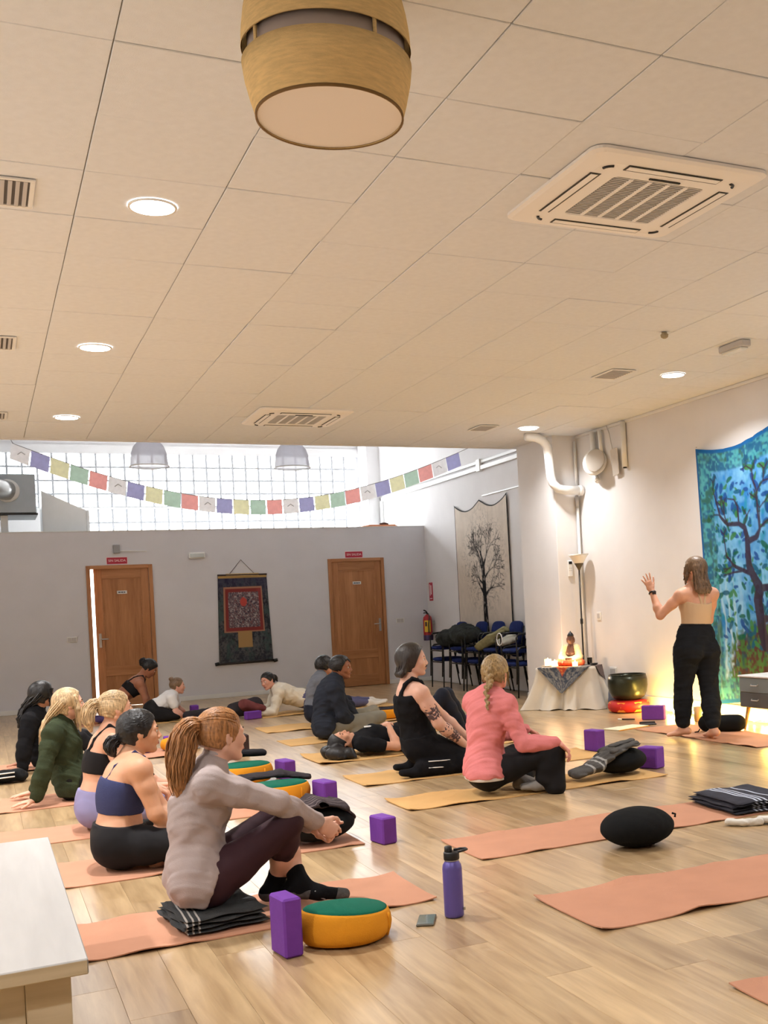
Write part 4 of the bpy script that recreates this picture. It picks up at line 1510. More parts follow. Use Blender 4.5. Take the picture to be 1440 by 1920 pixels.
def zafu(x, y, rx, ry, h, rot, label, tilt=0.0, z=0.0, top=M_GREEN, side=M_YELLOW, lug=True, crescent=.25):
    t = thing('meditation_cushion', label, 'cushion', (x, y, z), 'meditation cushions')

    def outline(k, n=40):
        a = 2 * PI * k / n
        px, py = rx * math.cos(a), ry * math.sin(a)
        py += crescent * ry * ((px / rx) ** 2 - .5)
        return px, py
    n = 40

    def surf(rings):
        V, F = [], []
        for (s, zz) in rings:
            for k in range(n):
                px, py = outline(k)
                px *= s
                py *= s
                X = px * math.cos(rot) - py * math.sin(rot)
                Y = px * math.sin(rot) + py * math.cos(rot)
                zz2 = zz * h + tilt * px * (zz)
                V.append((x + X, y + Y, z + .002 + zz2))
        for i in range(len(rings) - 1):
            for k in range(n):
                F.append((i * n + k, i * n + (k + 1) % n, (i + 1) * n + (k + 1) % n, (i + 1) * n + k))
        F.append(tuple(range(n))[::-1])
        F.append(tuple((len(rings) - 1) * n + k for k in range(n)))
        return MB().add(V, F)
    surf([(.70, 0), (.88, .06), (.97, .2), (1.0, .42), (.985, .62), (.94, .8), (.90, .86)]).build('side_panel', side, t, True)
    surf([(.905, .80), (.90, .868), (.84, .92), (.7, .975), (.45, 1.01), (.2, 1.02), (.02, 1.02)]).build('top_panel', top, t, True)
    if lug:
        k = 34
        a = 2 * PI * 34 / 40
        px, py = outline(34)
        P = []
        for zz in (.1, .3, .5, .72):
            q = 1.003 if zz > .15 else .95
            X = (px * q) * math.cos(rot) - (py * q) * math.sin(rot)
            Y = (px * q) * math.sin(rot) + (py * q) * math.cos(rot)
            P.append((x + X, y + Y, z + zz * h))
        MB().tube(P, .005, 6).build('seam', M_YELLOW if side is M_YELLOW else side, t, True)
    return t


zafu(1.26, 4.30, .195, .15, .145, math.radians(14), 'crescent cushion with green top and mustard side in the foreground', -.12)
zafu(1.78, 7.62, .24, .15, .15, 0, 'green and mustard cushion second along the row, half hidden by the red-haired woman', 0)
M_BLACKC = mat('black_cotton', srgb(26, 27, 28), .95, var=.1, bump=.3, bscale=240, spec=.15)
M_CHAR = mat('charcoal_wool', srgb(56, 52, 56), .95, var=.15, bump=.5, bscale=150, spec=.1)
t = zafu(1.78, 8.72, .24, .16, .16, 0, 'green and mustard cushion third along the row, under a dark blanket', 0)
zafu(4.28, 12.5, .2, .13, .13, 0, 'mustard and dark round cushion beside the far amber mat', 0, top=M_CHAR)
zafu(4.24, 9.75, .15, .12, .08, 0, 'teal cushion just behind the woman in pink, under a purple block', 0, top=M_GREEN, side=M_GREEN)
o = bpy.data.objects['yoga_block.010']
o.location = (4.24, 9.75, .084)


def blob_thing(name, label, cat, parts, group=None):
    lo = None
    t = thing(name, label, cat, tuple(np.array(parts[0][4]) if len(parts[0]) > 4 else (0, 0, 0)), group)
    for p in parts:
        blob(p[0], p[1], p[2], p[3], t)
    return t


# folded blankets: each fold is a rounded layer
def mat_blanket(name, base, stripe, axis=0, pos=(.3, .36, .42), width=.018, rough=.95):
    M = mat(name, base, rough, bump=.6, bscale=190, spec=.1)
    N = M.node_tree.nodes
    L = M.node_tree.links
    tc = N.new('ShaderNodeTexCoord')
    sp = N.new('ShaderNodeSeparateXYZ')
    L.new(tc.outputs['Object'], sp.inputs[0])
    prev = None
    for p in pos:
        s = N.new('ShaderNodeMath')
        s.operation = 'SUBTRACT'
        L.new(sp.outputs[axis], s.inputs[0])
        s.inputs[1].default_value = p
        ab = N.new('ShaderNodeMath')
        ab.operation = 'ABSOLUTE'
        L.new(s.outputs[0], ab.inputs[0])
        lt = N.new('ShaderNodeMath')
        lt.operation = 'LESS_THAN'
        L.new(ab.outputs[0], lt.inputs[0])
        lt.inputs[1].default_value = width / 2
        if prev is None:
            prev = lt
        else:
            mx = N.new('ShaderNodeMath')
            mx.operation = 'MAXIMUM'
            L.new(prev.outputs[0], mx.inputs[0])
            L.new(lt.outputs[0], mx.inputs[1])
            prev = mx
    mixn = N.new('ShaderNodeMix')
    mixn.data_type = 'RGBA'
    nz = N.new('ShaderNodeTexNoise')
    nz.inputs['Scale'].default_value = 14
    nz.inputs['Detail'].default_value = 4
    L.new(tc.outputs['Object'], nz.inputs['Vector'])
    rp = N.new('ShaderNodeValToRGB')
    rp.color_ramp.elements[0].color = (*[v * .7 for v in base], 1)
    rp.color_ramp.elements[1].color = (*[v * 1.3 for v in base], 1)
    L.new(nz.outputs['Fac'], rp.inputs['Fac'])
    L.new(prev.outputs[0], mixn.inputs[0])
    L.new(rp.outputs['Color'], mixn.inputs[6])
    mixn.inputs[7].default_value = (*stripe, 1)
    L.new(mixn.outputs[2], N['Principled BSDF'].inputs['Base Color'])
    return M


def folded_blanket(x, y, w, d, rot, layers, material, label, lh=.017, jit=.012, seed=0, cat='blanket'):
    r = np.random.default_rng(seed)
    t = thing('folded_blanket', label, cat, (x, y, 0), 'folded blankets')
    for k in range(layers):
        ww, dd = w * (1 - .02 * k) + r.uniform(-jit, jit), d + r.uniform(-jit, jit)
        z0 = .003 + k * lh * .97
        nx, ny = 18, 14
        V, F = [], []
        ox, oy = r.uniform(-jit, jit), r.uniform(-jit, jit)
        ph = r.uniform(0, 6)
        prof = []
        for top in (0, 1):
            for i in range(nx + 1):
                for j in range(ny + 1):
                    u, v = i / nx * 2 - 1, j / ny * 2 - 1
                    # rounded edges
                    eu, ev = max(0, abs(u) - .9) / .1, max(0, abs(v) - .9) / .1
                    e = min(1, max(eu, ev))
                    th = lh / 2 * math.sqrt(max(0, 1 - e ** 2)) + .0004
                    wob = .003 * math.sin(u * 5 + ph) + .002 * math.sin(v * 7 + ph * 2)
                    zz = z0 + lh / 2 + (th if top else -th) + wob * (k + 1) / layers
                    xx = u * ww / 2 + ox + .006 * math.sin(v * 6 + ph)
                    yy = v * dd / 2 + oy + .006 * math.sin(u * 6 + ph)
                    V.append((x + xx * math.cos(rot) - yy * math.sin(rot), y + xx * math.sin(rot) + yy * math.cos(rot), max(.002, zz)))
        n = (nx + 1) * (ny + 1)
        for i in range(nx):
            for j in range(ny):
                a = i * (ny + 1) + j
                F.append((n + a, n + a + ny + 1, n + a + ny + 2, n + a + 1))
                F.append((a, a + 1, a + ny + 2, a + ny + 1))
        rim = [i * (ny + 1) for i in range(nx + 1)] + [nx * (ny + 1) + j for j in range(1, ny + 1)] + [i * (ny + 1) + ny for i in range(nx - 1, -1, -1)] + [j for j in range(ny - 1, 0, -1)]
        for q in range(len(rim)):
            a, b2 = rim[q], rim[(q + 1) % len(rim)]
            F.append((a, b2, n + b2, n + a))
        MB().add(V, F).build('fold', material, t, True)
    return t


M_BLK1 = mat_blanket('charcoal_blanket_striped', srgb(70, 71, 72), srgb(190, 184, 178), 0, (.70, .725, .75), .008)
folded_blanket(.84, 4.90, .36, .42, math.radians(6), 4, M_BLK1, 'dark folded blanket under the red-haired woman on her mat', .018, .014, 3)
M_BLK2 = mat_blanket('navy_grey_blanket_striped', srgb(66, 66, 74), srgb(206, 214, 230), 0, (4.02, 4.05, 4.085, 4.17), .014)
folded_blanket(4.10, 5.44, .44, .50, math.radians(-4), 5, M_BLK2, 'grey folded blanket with pale blue stripes on the empty mat at right', .015, .016, 4)

# black round bolster alone on the floor
bl = [ell((3.05, 4.96, .1), (.205, .17, .102), None, .02), wrinkle(.002, 40)]
t = thing('bolster', 'black round bolster lying alone on the wooden floor between the empty mats', 'bolster', (3.05, 4.96, 0), 'black bolsters')
blob('cover', bl, .008, M_BLACKC, t)
MB().tube([(3.232, 4.90, .155), (3.246, 4.888, .15), (3.24, 4.885, .135)], .006, 6).build('loop', M_BLACKC, t, True)

# black bolster with grey blanket beside the woman in pink
M_GREYB = mat_blanket('grey_wool_blanket', srgb(92, 90, 88), srgb(168, 168, 166), 0, (3.87, 3.93, 3.97), .016)
t = thing('bolster', 'black bolster on the amber mat under the draped grey blanket', 'bolster', (4.16, 6.98, .007), 'black bolsters')
blob('cover', [ell((4.17, 6.99, .103), (.215, .17, .096), None, .02), wrinkle(.002, 40)], .008, M_BLACKC, t)
t = thing('draped_blanket', 'grey blanket with lighter stripes draped over the black bolster on the amber mat', 'blanket', (4.0, 6.95, .1))
blob('drape', [seg((3.76, 6.93, .05), (3.92, 6.93, .085), (.10, .03), (.11, .033), (0, 1, 0), .03), seg((3.92, 6.93, .085), (4.08, 6.95, .185), (.115, .028), (.12, .026), (0, 1, 0), .03), seg((4.08, 6.95, .185), (4.26, 6.98, .222), (.125, .02), (.12, .018), (0, 1, 0), .02), wrinkle(.004, 55, (0, 1, .3))], .008, M_GREYB, t)
blob('fold', [seg((4.04, 6.86, .19), (4.26, 6.88, .232), (.03, .016), (.03, .016), (0, 1, 0), .01), wrinkle(.002, 60)], .007, M_GREYB, t)
blob('fold', [seg((4.08, 6.95, .215), (4.28, 6.97, .245), (.03, .012), (.035, .012), (0, 1, 0), .01), wrinkle(.002, 60)], .007, M_GREYB, t)

# black bolster and ribbed blanket in front of the red-haired woman
t = thing('bolster', 'black bolster beside the purple block in front of the red-haired woman', 'bolster', (1.66, 6.2, .007), 'black bolsters')
blob('cover', [ell((1.66, 6.18, .105), (.22, .18, .098), None, .02), wrinkle(.002, 40)], .008, M_BLACKC, t)
M_RIB = mat_blanket('ribbed_brown_grey_blanket', srgb(66, 58, 60), srgb(112, 100, 100), 1, (6.06, 6.1, 6.14, 6.18, 6.22), .008)
t = thing('draped_blanket', 'ribbed dark blanket folded over the black bolster in front of the red-haired woman', 'blanket', (1.66, 6.2, .2))
blob('drape', [seg((1.46, 6.2, .19), (1.66, 6.2, .232), (.16, .02), (.16, .02), (0, 1, 0), .03), seg((1.66, 6.2, .232), (1.80, 6.2, .20), (.16, .02), (.14, .018), (0, 1, 0), .03), seg((1.80, 6.2, .20), (1.87, 6.2, .12), (.13, .016), (.1, .014), (0, 1, 0), .03), wrinkle(.003, 80, (0, 1, .1))], .008, M_RIB, t)
t = thing('folded_blanket', 'dark mauve blanket lying on the second green cushion of the row', 'blanket', (1.85, 7.75, .15), 'folded blankets')
blob('drape', [seg((1.55, 7.82, .17), (1.85, 7.8, .18), (.10, .022), (.1, .022), (0, 1, 0), .03), seg((1.85, 7.8, .18), (2.04, 7.74, .14), (.1, .022), (.09, .02), (0, 1, 0), .03), wrinkle(.003, 70, (0, 1, .1))], .009, M_CHAR, t)
t = thing('folded_blanket', 'black blanket hump on the third green cushion of the row', 'blanket', (1.8, 8.85, .16), 'folded blankets')
blob('drape', [seg((1.55, 8.86, .17), (1.72, 8.86, .225), (.1, .028), (.1, .028), (0, 1, 0), .03), seg((1.72, 8.86, .225), (1.97, 8.84, .21), (.1, .028), (.09, .026), (0, 1, 0), .03), wrinkle(.003, 60, (0, 1, .1))], .009, mat_blanket('black_wool', srgb(34, 33, 37), srgb(60, 58, 62), 1, (8.8,), .01), t)

# dark cushions farther back
M_MAROON = mat('maroon_cover', srgb(118, 66, 66), .95, var=.2, vscale=8, bump=.3, bscale=120, spec=.1)
t = thing('bolster', 'maroon and grey lumpy cushion at the head of the far amber mat', 'bolster', (3.02, 14.35, 0))
blob('cover', [seg((2.86, 14.4, .1), (3.12, 14.35, .13), (.14, .09), (.15, .12), (0, 1, 0), .04), wrinkle(.006, 24)], .012, M_CHAR, t)
blob('shawl', [seg((2.98, 14.28, .16), (3.2, 14.26, .1), (.13, .08), (.1, .05), (0, 1, 0), .04), wrinkle(.006, 28)], .012, M_MAROON, t)
t = thing('bolster', 'small grey rolled blanket in front of the woman in the white t-shirt', 'bolster', (2.5, 14.7, 0))
blob('cover', [seg((2.3, 14.5, .07), (2.62, 14.62, .075), .06, .065), wrinkle(.004, 40)], .012, M_CHAR, t)
t = zafu(1.75, 11.5, .2, .13, .12, 0, 'mustard cushion far behind the red-haired woman', 0, top=M_YELLOW)
t = zafu(1.2, 11.75, .22, .14, .13, 0, 'dark green cushion behind the woman in the green sweater', 0, top=M_GREEN, side=M_CHAR)
t = thing('cork_block', 'dark brown upright block beyond the red-haired woman\'s face', 'yoga block', (2.16, 10.5, 0))
MB().box(2.1, 2.2, 10.42, 10.6, .001, .2, .008).build('body', mat('dark_cork', srgb(58, 40, 38), .9, var=.2, vscale=40), t)

# black jacket with white piping at the left edge
t = thing('folded_jacket', 'black folded jacket with white stripes on the floor at the left edge', 'jacket', (.12, 10.35, 0))
blob('cloth', [seg((-.12, 10.4, .04), (.26, 10.38, .05), (.14, .035), (.12, .045), (0, 1, 0), .03), seg((0, 10.34, .08), (.24, 10.36, .085), (.09, .03), (.08, .03), (0, 1, 0), .02), wrinkle(.005, 40)], .01, M_BLACKC, t)
for z0 in (.075, .04):
    MB().tube([(-.12, 10.252, z0 + .01), (.05, 10.236, z0 + .02), (.2, 10.25, z0 + .022)], .006, 6).build('piping', M_WHITE, t, True)

# things in the foreground
M_BOT = mat('indigo_powder_coat', srgb(98, 86, 164), .38, metal=.25, spec=.5, bump=.05, bscale=500)
bx, by = 1.735, 4.33
t = thing('water_bottle', 'tall indigo water bottle with a black loop lid on the floor', 'bottle', (bx, by, 0))
MB().lathe([(.036, .002), (.041, .006), (.0415, .02), (.0415, .205), (.039, .222), (.031, .234), (.029, .238)], (bx, by, 0), 32).build('body', M_BOT, t, True)
MB().lathe([(.030, .238), (.0305, .24), (.0305, .243), (.029, .244)], (bx, by, 0), 32).build('neck_ring', M_STEEL, t, True)
MB().lathe([(.0325, .243), (.0335, .246), (.0335, .272), (.031, .276)], (bx, by, 0), 32).build('lid', M_DARK, t, True)
MB().lathe([(.016, .275), (.017, .278), (.016, .298), (.013, .3)], (bx - .012, by + .003, 0), 20).build('spout_cap', M_DARK, t, True)
MB().tube([(bx + .018, by - .009, .272), (bx + .045, by - .028, .279), (bx + .062, by - .022, .281), (bx + .064, by - .004, .281), (bx + .045, by + .006, .281), (bx + .016, by + .012, .279)], .0055, 8).build('carry_loop', M_DARK, t, True)
MB().box(bx + .03, bx + .038, by - .034, by - .0255, .03, .042).build('mark', M_STEEL, t)
t = thing('phone', 'phone with reflective screen lying beside the indigo bottle', 'phone', (1.61, 4.33, 0))
ang = math.radians(64)
MB().box(1.61 - .075, 1.61 + .075, 4.335 - .037, 4.335 + .037, .001, .009, .003, ang).build('body', mat('phone_case', srgb(96, 92, 80), .5), t)
MB().box(1.61 - .069, 1.61 + .069, 4.335 - .033, 4.335 + .033, .0091, .0098, 0, ang).build('screen', mat('phone_glass', srgb(30, 32, 30), .06, spec=.8), t)

M_BENCH = mat_wood('whitewashed_bench', srgb(172, 169, 166), srgb(190, 187, 184), rough=.5, axis=1, fine=22, tint=.04)
M_BENCHS = mat_wood('pale_oak_edge', srgb(176, 158, 128), srgb(206, 190, 162), rough=.5, axis=0, fine=26, tint=.05)
t = thing('bench', 'pale wooden bench corner at the lower left', 'bench', (-.4, 4.0, 0))
MB().box(-1.2, .21, 3.085, 4.95, .41, .4505, .003).build('top', M_BENCH, t)
MB().box(-1.2, .2095, 3.0845, 4.9495, .4095, .449, .003).build('edge_band', M_BENCHS, t)
for (x0, x1, y0, y1) in ((.06, .17, 3.15, 3.2), (.06, .17, 4.82, 4.87), (-1.16, -1.05, 3.15, 3.2)):
    MB().box(x0, x1, y0, y1, 0.001, .41, .003).build('leg', M_BENCHS, t)
MB().box(-1.05, .06, 3.16, 3.18, .28, .41, .002).build('apron', M_BENCHS, t)
MB().box(.15, .165, 3.2, 4.82, .28, .41, .002).build('apron', M_BENCHS, t)

# white socks at the right edge
M_SOCKW = mat('white_knit', srgb(228, 224, 216), .95, bump=.4, bscale=220, spec=.1)
t = thing('crumpled_sock', 'crumpled white sock on the floor by the striped blanket', 'sock', (3.78, 5.0, 0))
blob('knit', [seg((3.70, 5.04, .022), (3.76, 4.97, .02), (.03, .02), (.026, .018), (0, 1, 0), .01), seg((3.76, 4.98, .018), (3.84, 4.94, .022), .02, .024, None, .01), wrinkle(.004, 90)], .005, M_SOCKW, t)
t = thing('crumpled_sock', 'second crumpled white sock at the right picture edge', 'sock', (3.9, 4.93, 0))
blob('knit', [seg((3.86, 4.96, .025), (3.98, 4.9, .024), (.03, .022), (.03, .022), (0, 1, 0), .01), wrinkle(.004, 80)], .005, M_SOCKW, t)

# ================================================================== ALTAR CORNER
# low table under a white cloth, set diagonally in front of the pillar
AX, AY, AROT = 6.36, 11.74, math.radians(-46)
ca, sa = math.cos(AROT), math.sin(AROT)


def al(x, y, z):
    """altar frame: x along its front, y away from the viewer"""
    return (AX + x * ca - y * sa, AY + x * sa + y * ca, z)


AT = .50
M_SHEET = mat('white_cotton_sheet', srgb(228, 220, 206), .9, var=.03, bump=.15, bscale=150, spec=.15)
t = thing('altar_table', 'low table hidden under the white cloth of the altar', 'table', (AX, AY, 0))
V = []
mb = MB()
for (x0, x1, y0, y1, z0, z1) in ((-.34, .34, -.2, .2, AT - .03, AT - .006), (-.32, -.28, -.18, -.14, .001, AT - .03), (.28, .32, -.18, -.14, .001, AT - .03), (-.32, -.28, .14, .18, .001, AT - .03), (.28, .32, .14, .18, .001, AT - .03)):
    P = [al(x, y, z) for z in (z0, z1) for y in (y0, y1) for x in (x0, x1)]
    MB().add(P, [(0, 2, 3, 1), (4, 5, 7, 6), (0, 1, 5, 4), (2, 6, 7, 3), (0, 4, 6, 2), (1, 3, 7, 5)]).build('table_top' if z1 > .45 else 'leg', M_BENCHS, t)
t = thing('altar_cloth', 'white cloth draped over the altar table down to the floor', 'tablecloth', (AX, AY, 0))
nP = 160
rings = []
for j in range(15):
    q = j / 14
    ring = []
    for k in range(nP):
        a = 2 * PI * k / nP
        # rounded rectangle outline by superellipse
        c_, s_ = math.cos(a), math.sin(a)
        rr = (abs(c_ / .37) ** 8 + abs(s_ / .23) ** 8) ** (-1 / 8)
        x, y = rr * c_, rr * s_
        fl = q ** 1.4 * (.10 + .07 * abs(c_)) + .05 * q ** 2 * math.sin(9 * a + 1) + .025 * q * math.sin(17 * a + 2.0 * q)
        nx_, ny_ = c_, s_
        bk = 1.0 if s_ < 0 else .25
        x += nx_ * fl * (1.0 if s_ < .3 else .5)
        y += ny_ * fl * .9 * bk
        z = AT - (AT - .004) * q
        if j == 14:
            z = .004 + .012 * max(0, math.sin(13 * a))
        ring.append(al(x, y, z))
    rings.append(ring)
top = [[al(.92 * math.cos(2 * PI * k / nP) * (abs(math.cos(2 * PI * k / nP) / .37) ** 8 + abs(math.sin(2 * PI * k / nP) / .23) ** 8) ** (-1 / 8) * s,
           .92 * math.sin(2 * PI * k / nP) * (abs(math.cos(2 * PI * k / nP) / .37) ** 8 + abs(math.sin(2 * PI * k / nP) / .23) ** 8) ** (-1 / 8) * s, AT + .002) for k in range(nP)] for s in (.01, .5, 1.0)]
allr = top + rings
F = []
for i in range(len(allr) - 1):
    for k in range(nP):
        F.append((i * nP + k, (i + 1) * nP + k, (i + 1) * nP + (k + 1) % nP, i * nP + (k + 1) % nP))
MB().add(sum(allr, []), F).build('cloth', M_SHEET, t, True)

# paisley scarf hanging in a triangle over the front
M_SCARF = mat_attr('printed_silk')


def scarf_col(U, V):
    n = .5 * noise2(U, V, 22, 41) + .5 * noise2(U, V, 60, 42)
    n2 = noise2(U, V, 38, 43)
    c = np.array(srgb(64, 72, 88)) + (np.array(srgb(140, 138, 134)) - np.array(srgb(64, 72, 88))) * np.clip((n - .35) * 3, 0, 1)[..., None]
    r = np.abs(U - .5) * 1.15 + np.maximum(0, V - .3) * .62
    cen = np.clip((.22 - r) * 30, 0, 1)
    cc = np.where((n2 > .55)[..., None], np.array(srgb(214, 132, 72)), np.array(srgb(190, 76, 50)))
    return c + (cc - c) * cen[..., None]


def scarf_sheet():
    nu, nv = 60, 60
    U, Vv = np.meshgrid(np.linspace(0, 1, nu), np.linspace(0, 1, nv), indexing='ij')
    P = np.zeros((nu, nv, 3))
    for i in range(nu):
        for j in range(nv):
            u, v = U[i, j], Vv[i, j]
            if v < .42:      # lying on the top
                P[i, j] = al((u - .5) * .64, .16 - .40 * v / .42, AT + .006)
            else:
                w = (v - .42) / .58
                half = .31 * (1 - w) + .012
                x = (u - .5) * 2 * half
                P[i, j] = al(x, -.246 - .008 - .085 * w ** 1.4 - .006 * math.sin(x * 30), AT + .004 - .30 * w)
    idx = np.arange(nu * nv).reshape(nu, nv)
    Q = np.stack([idx[:-1, :-1], idx[1:, :-1], idx[1:, 1:], idx[:-1, 1:]], -1).reshape(-1, 4)
    me = mesh_from(P.reshape(-1, 3), Q, True, 'scarf')
    a = me.color_attributes.new('print', 'FLOAT_COLOR', 'POINT')
    c = np.ones((nu * nv, 4), np.float32)
    c[:, :3] = scarf_col(U, Vv).reshape(-1, 3)
    a.data.foreach_set('color', c.ravel())
    return me


o = link('paisley_scarf', scarf_sheet(), M_SCARF)
tag(o, 'grey paisley scarf with an orange centre hanging in a point over the altar front', 'scarf')
md = o.modifiers.new('thickness', 'SOLIDIFY')
md.thickness = .002
M_SC2 = mat('brown_scarf', srgb(112, 98, 96), .9, var=.25, vscale=30)
t = thing('brown_cloth', 'brown patterned cloth corner hanging over the right end of the altar', 'cloth', al(.36, 0, AT))
P = [al(.22, -.12, AT + .005), al(.22, .16, AT + .005), al(.378, .16, AT + .004), al(.378, -.12, AT + .004), al(.43, .10, AT - .19), al(.405, -.05, AT - .1)]
MB().add(P, [(0, 3, 2, 1), (3, 5, 4, 2)]).build('cloth', M_SC2, t)

# seated statue
SB = AT + .008
M_BRONZE = mat('dark_bronze_face', srgb(96, 66, 52), .5, var=.2, vscale=40)
M_CREAM = mat('cream_robe', srgb(244, 222, 176), .6, var=.06, vscale=30)
M_ORANGE = mat('orange_lap_cloth', srgb(206, 92, 54), .6, var=.22, vscale=40)
sx_, sy_ = .02, .07


def st(x, y, z):
    return al(sx_ + x, sy_ + y, SB + z)


t = thing('seated_statue', 'seated statue with bronze face and cream robe on the altar', 'statue', st(0, 0, 0))
latv = np.array((ca, sa, 0))
fwdv = np.array((sa, -ca, 0))
hb = [latv, fwdv, np.array((0, 0, 1.0))]
blob('face_and_chest', [ell(st(0, 0, .315), (.042, .046, .058), hb), ell(st(0, 0, .36), (.034, .036, .03), hb), ell(st(0, .0, .392), (.012, .012, .02), hb), seg(st(0, 0, .24), st(0, 0, .29), .026), seg(st(0, -.02, .15), st(0, -.005, .22), (.06, .05), (.05, .035), latv),
                        seg(st(0, -.044, .32), st(0, -.052, .305), .007, .009, None, .006), ell(st(.045, 0, .305), (.008, .012, .03), hb), ell(st(-.045, 0, .305), (.008, .012, .03), hb)], .005, M_BRONZE, t)
blob('robe', [seg(st(-.075, 0, .215), st(-.105, -.02, .11), .04, .045), seg(st(.075, 0, .215), st(.105, -.02, .11), .04, .045), seg(st(-.105, -.02, .1), st(-.02, -.1, .085), .042, .03), seg(st(.105, -.02, .1), st(.02, -.1, .085), .042, .03), seg(st(0, .02, .1), st(0, .025, .225), (.1, .05), (.085, .045), latv), hole(seg(st(0, -.06, .14), st(0, -.06, .26), .045, .05)), wrinkle(.003, 90, (0, 0, 1))], .006, M_CREAM, t)
blob('lap', [seg(st(-.05, 0, .05), st(.05, 0, .05), .05, .05, None, .03), seg(st(-.06, 0, .05), st(-.15, -.07, .035), .05, .038), seg(st(.06, 0, .05), st(.15, -.07, .035), .05, .038), seg(st(-.15, -.07, .035), st(.05, -.13, .035), .036, .03), seg(st(.15, -.07, .035), st(-.05, -.13, .035), .036, .03), wrinkle(.003, 80)], .006, M_ORANGE, t)
blob('hands', [seg(st(-.03, -.115, .085), st(.03, -.115, .085), .016, .016)], .005, M_BRONZE, t)
MB().lathe([(.03, .345), (.042, .355), (.04, .37), (.028, .39), (.012, .405), (.004, .42)], st(0, 0, 0), 18).build('hair', M_DARK, t, True)

M_WAX = mat('glowing_wax', srgb(255, 226, 176), .5, emit=2.6, emit_col=srgb(255, 190, 120))
M_FLAME = mat_emit('candle_flame', (1.0, .62, .25), 40.0)
for (x, y, h, r, lab) in ((-.27, .02, .085, .042, 'lit square-looking candle at the left end of the altar, taller one'), (-.165, -.03, .062, .042, 'lit candle left of the statue on the altar, shorter one'), (.12, -.12, .05, .034, 'bright tea candle right in front of the statue')):
    c = al(x, y, AT + .008)
    t = thing('candle', lab, 'candle', c, 'altar candles')
    MB().lathe([(r, 0), (r, h), (r * .9, h), (r * .8, h * .8)], c, 20).build('cup', M_WAX, t, True)
    MB().lathe([(.0, h * .8 + .004), (.006, h * .8 + .012), (.004, h * .8 + .026), (.0, h * .8 + .034)], c, 10, close=False).build('flame', M_FLAME, t, True)
    L = bpy.data.lights.new('candle_light', 'POINT')
    L.energy = 1.6
    L.color = (1.0, .6, .3)
    L.shadow_soft_size = .03
    lo2 = bpy.data.objects.new('candle_light', L)
    COL.objects.link(lo2)
    lo2.location = (c[0] + (-.05 * sa * 0), c[1], c[2] + h + .05)
    lo2.parent = t
    lo2.matrix_parent_inverse = Matrix.Translation(-Vector(c))
t = thing('saucer', 'pale saucer under the left candle at the altar edge', 'saucer', al(-.29, .0, AT + .004))
MB().lathe([(.03, 0), (.055, .004), (.072, .012), (.07, .0125), (.05, .006), (.0, .004)], al(-.285, .02, AT + .0035), 24, close=False).build('dish', mat('saucer_glaze', srgb(206, 190, 170), .3), t, True)
t = thing('glass_cup', 'clear glass at the back right of the altar beside the lamp pole', 'glass', al(.24, .1, AT + .008))
MB().lathe([(.024, 0), (.03, .005), (.034, .085), (.0325, .085), (.028, .008), (0, .006)], al(.24, .1, AT + .008), 20, close=False).build('cup', mat('clear_glass', (1, 1, 1), .03, trans=1.0), t, True)
t = thing('incense_dish', 'small black oval dish at the right end of the altar', 'dish', al(.31, .02, AT + .008))
MB().lathe([(.02, 0), (.04, .004), (.045, .022), (.04, .022), (.02, .01), (0, .008)], al(.315, .02, AT + .008), 20, 1.2, .7, close=False).build('dish', M_DARK, t, True)

# floor lamp
lx, ly = 6.68, 11.93
t = thing('floor_lamp', 'slim black torchiere floor lamp with a white cup shade by the pillar', 'lamp', (lx, ly, 0))
MB().lathe([(.12, .001), (.125, .006), (.12, .016), (.03, .024), (.014, .04)], (lx, ly, 0), 32).build('base', M_DARK, t, True)
MB().tube([(lx, ly, .03), (lx, ly, 1.69)], .0105, 10).build('pole', mat('lamp_pole_black', srgb(48, 44, 40), .4), t, True)
MB().lathe([(.012, 1.67), (.02, 1.69), (.058, 1.755), (.056, 1.757)], (lx, ly, 0), 28).build('shade_holder', mat('lamp_holder_bronze', srgb(92, 80, 56), .5), t, True)
MB().lathe(shell([(.05, 1.745), (.075, 1.79), (.105, 1.835), (.128, 1.868)], .004), (lx, ly, 0), 32, close=False).build('shade', mat('lamp_shade_white', srgb(248, 244, 232), .5), t, True)
MB().lathe([(.016, 1.0), (.018, 1.01), (.018, 1.06), (.012, 1.07)], (lx, ly, 0), 10).build('switch', M_DARK, t, True)
MB().tube([(lx, ly - .012, 1.0), (lx - .015, ly - .016, .8), (lx - .004, ly - .016, .6), (lx - .014, ly - .014, .4)], .004, 5).build('cord', M_DARK, t)

# singing bowl on its red cushion
bx2, by2 = 6.56, 10.72
M_BOWL = mat('dark_patinated_bronze', srgb(52, 56, 46), .28, metal=.6, var=.2, vscale=8)
t = thing('bowl_cushion', 'red round cushion with orange triangles under the singing bowl', 'cushion', (bx2, by2, 0))
M_REDC = mat('red_silk', srgb(196, 36, 30), .55, var=.1, vscale=12)
M_ORC = mat('orange_silk', srgb(236, 150, 60), .55)
prof = [(.15, .002), (.21, .012), (.238, .05), (.238, .09), (.215, .125), (.15, .14), (.05, .142)]
MB().lathe(prof, (bx2, by2, 0), 40).build('ring', M_REDC, t, True)
for k in range(7):
    a = 2 * PI * (k + .2) / 7
    for (zm, s) in ((.068, 1), (.068, -1)):
        P = []
        for (da, zz) in ((0, zm), (-.24, zm + s * .054), (.24, zm + s * .054)):
            rr = .2395 if abs(zz - zm) < .001 else .224
            P.append((bx2 + rr * math.cos(a + da) * 1.004, by2 + rr * math.sin(a + da) * 1.004, zz))
        MB().add(P, [(0, 1, 2) if s < 0 else (0, 2, 1)]).build('triangle', M_ORC, t)
t = thing('singing_bowl', 'large dark bronze singing bowl on a red cushion', 'bowl', (bx2, by2, .14))
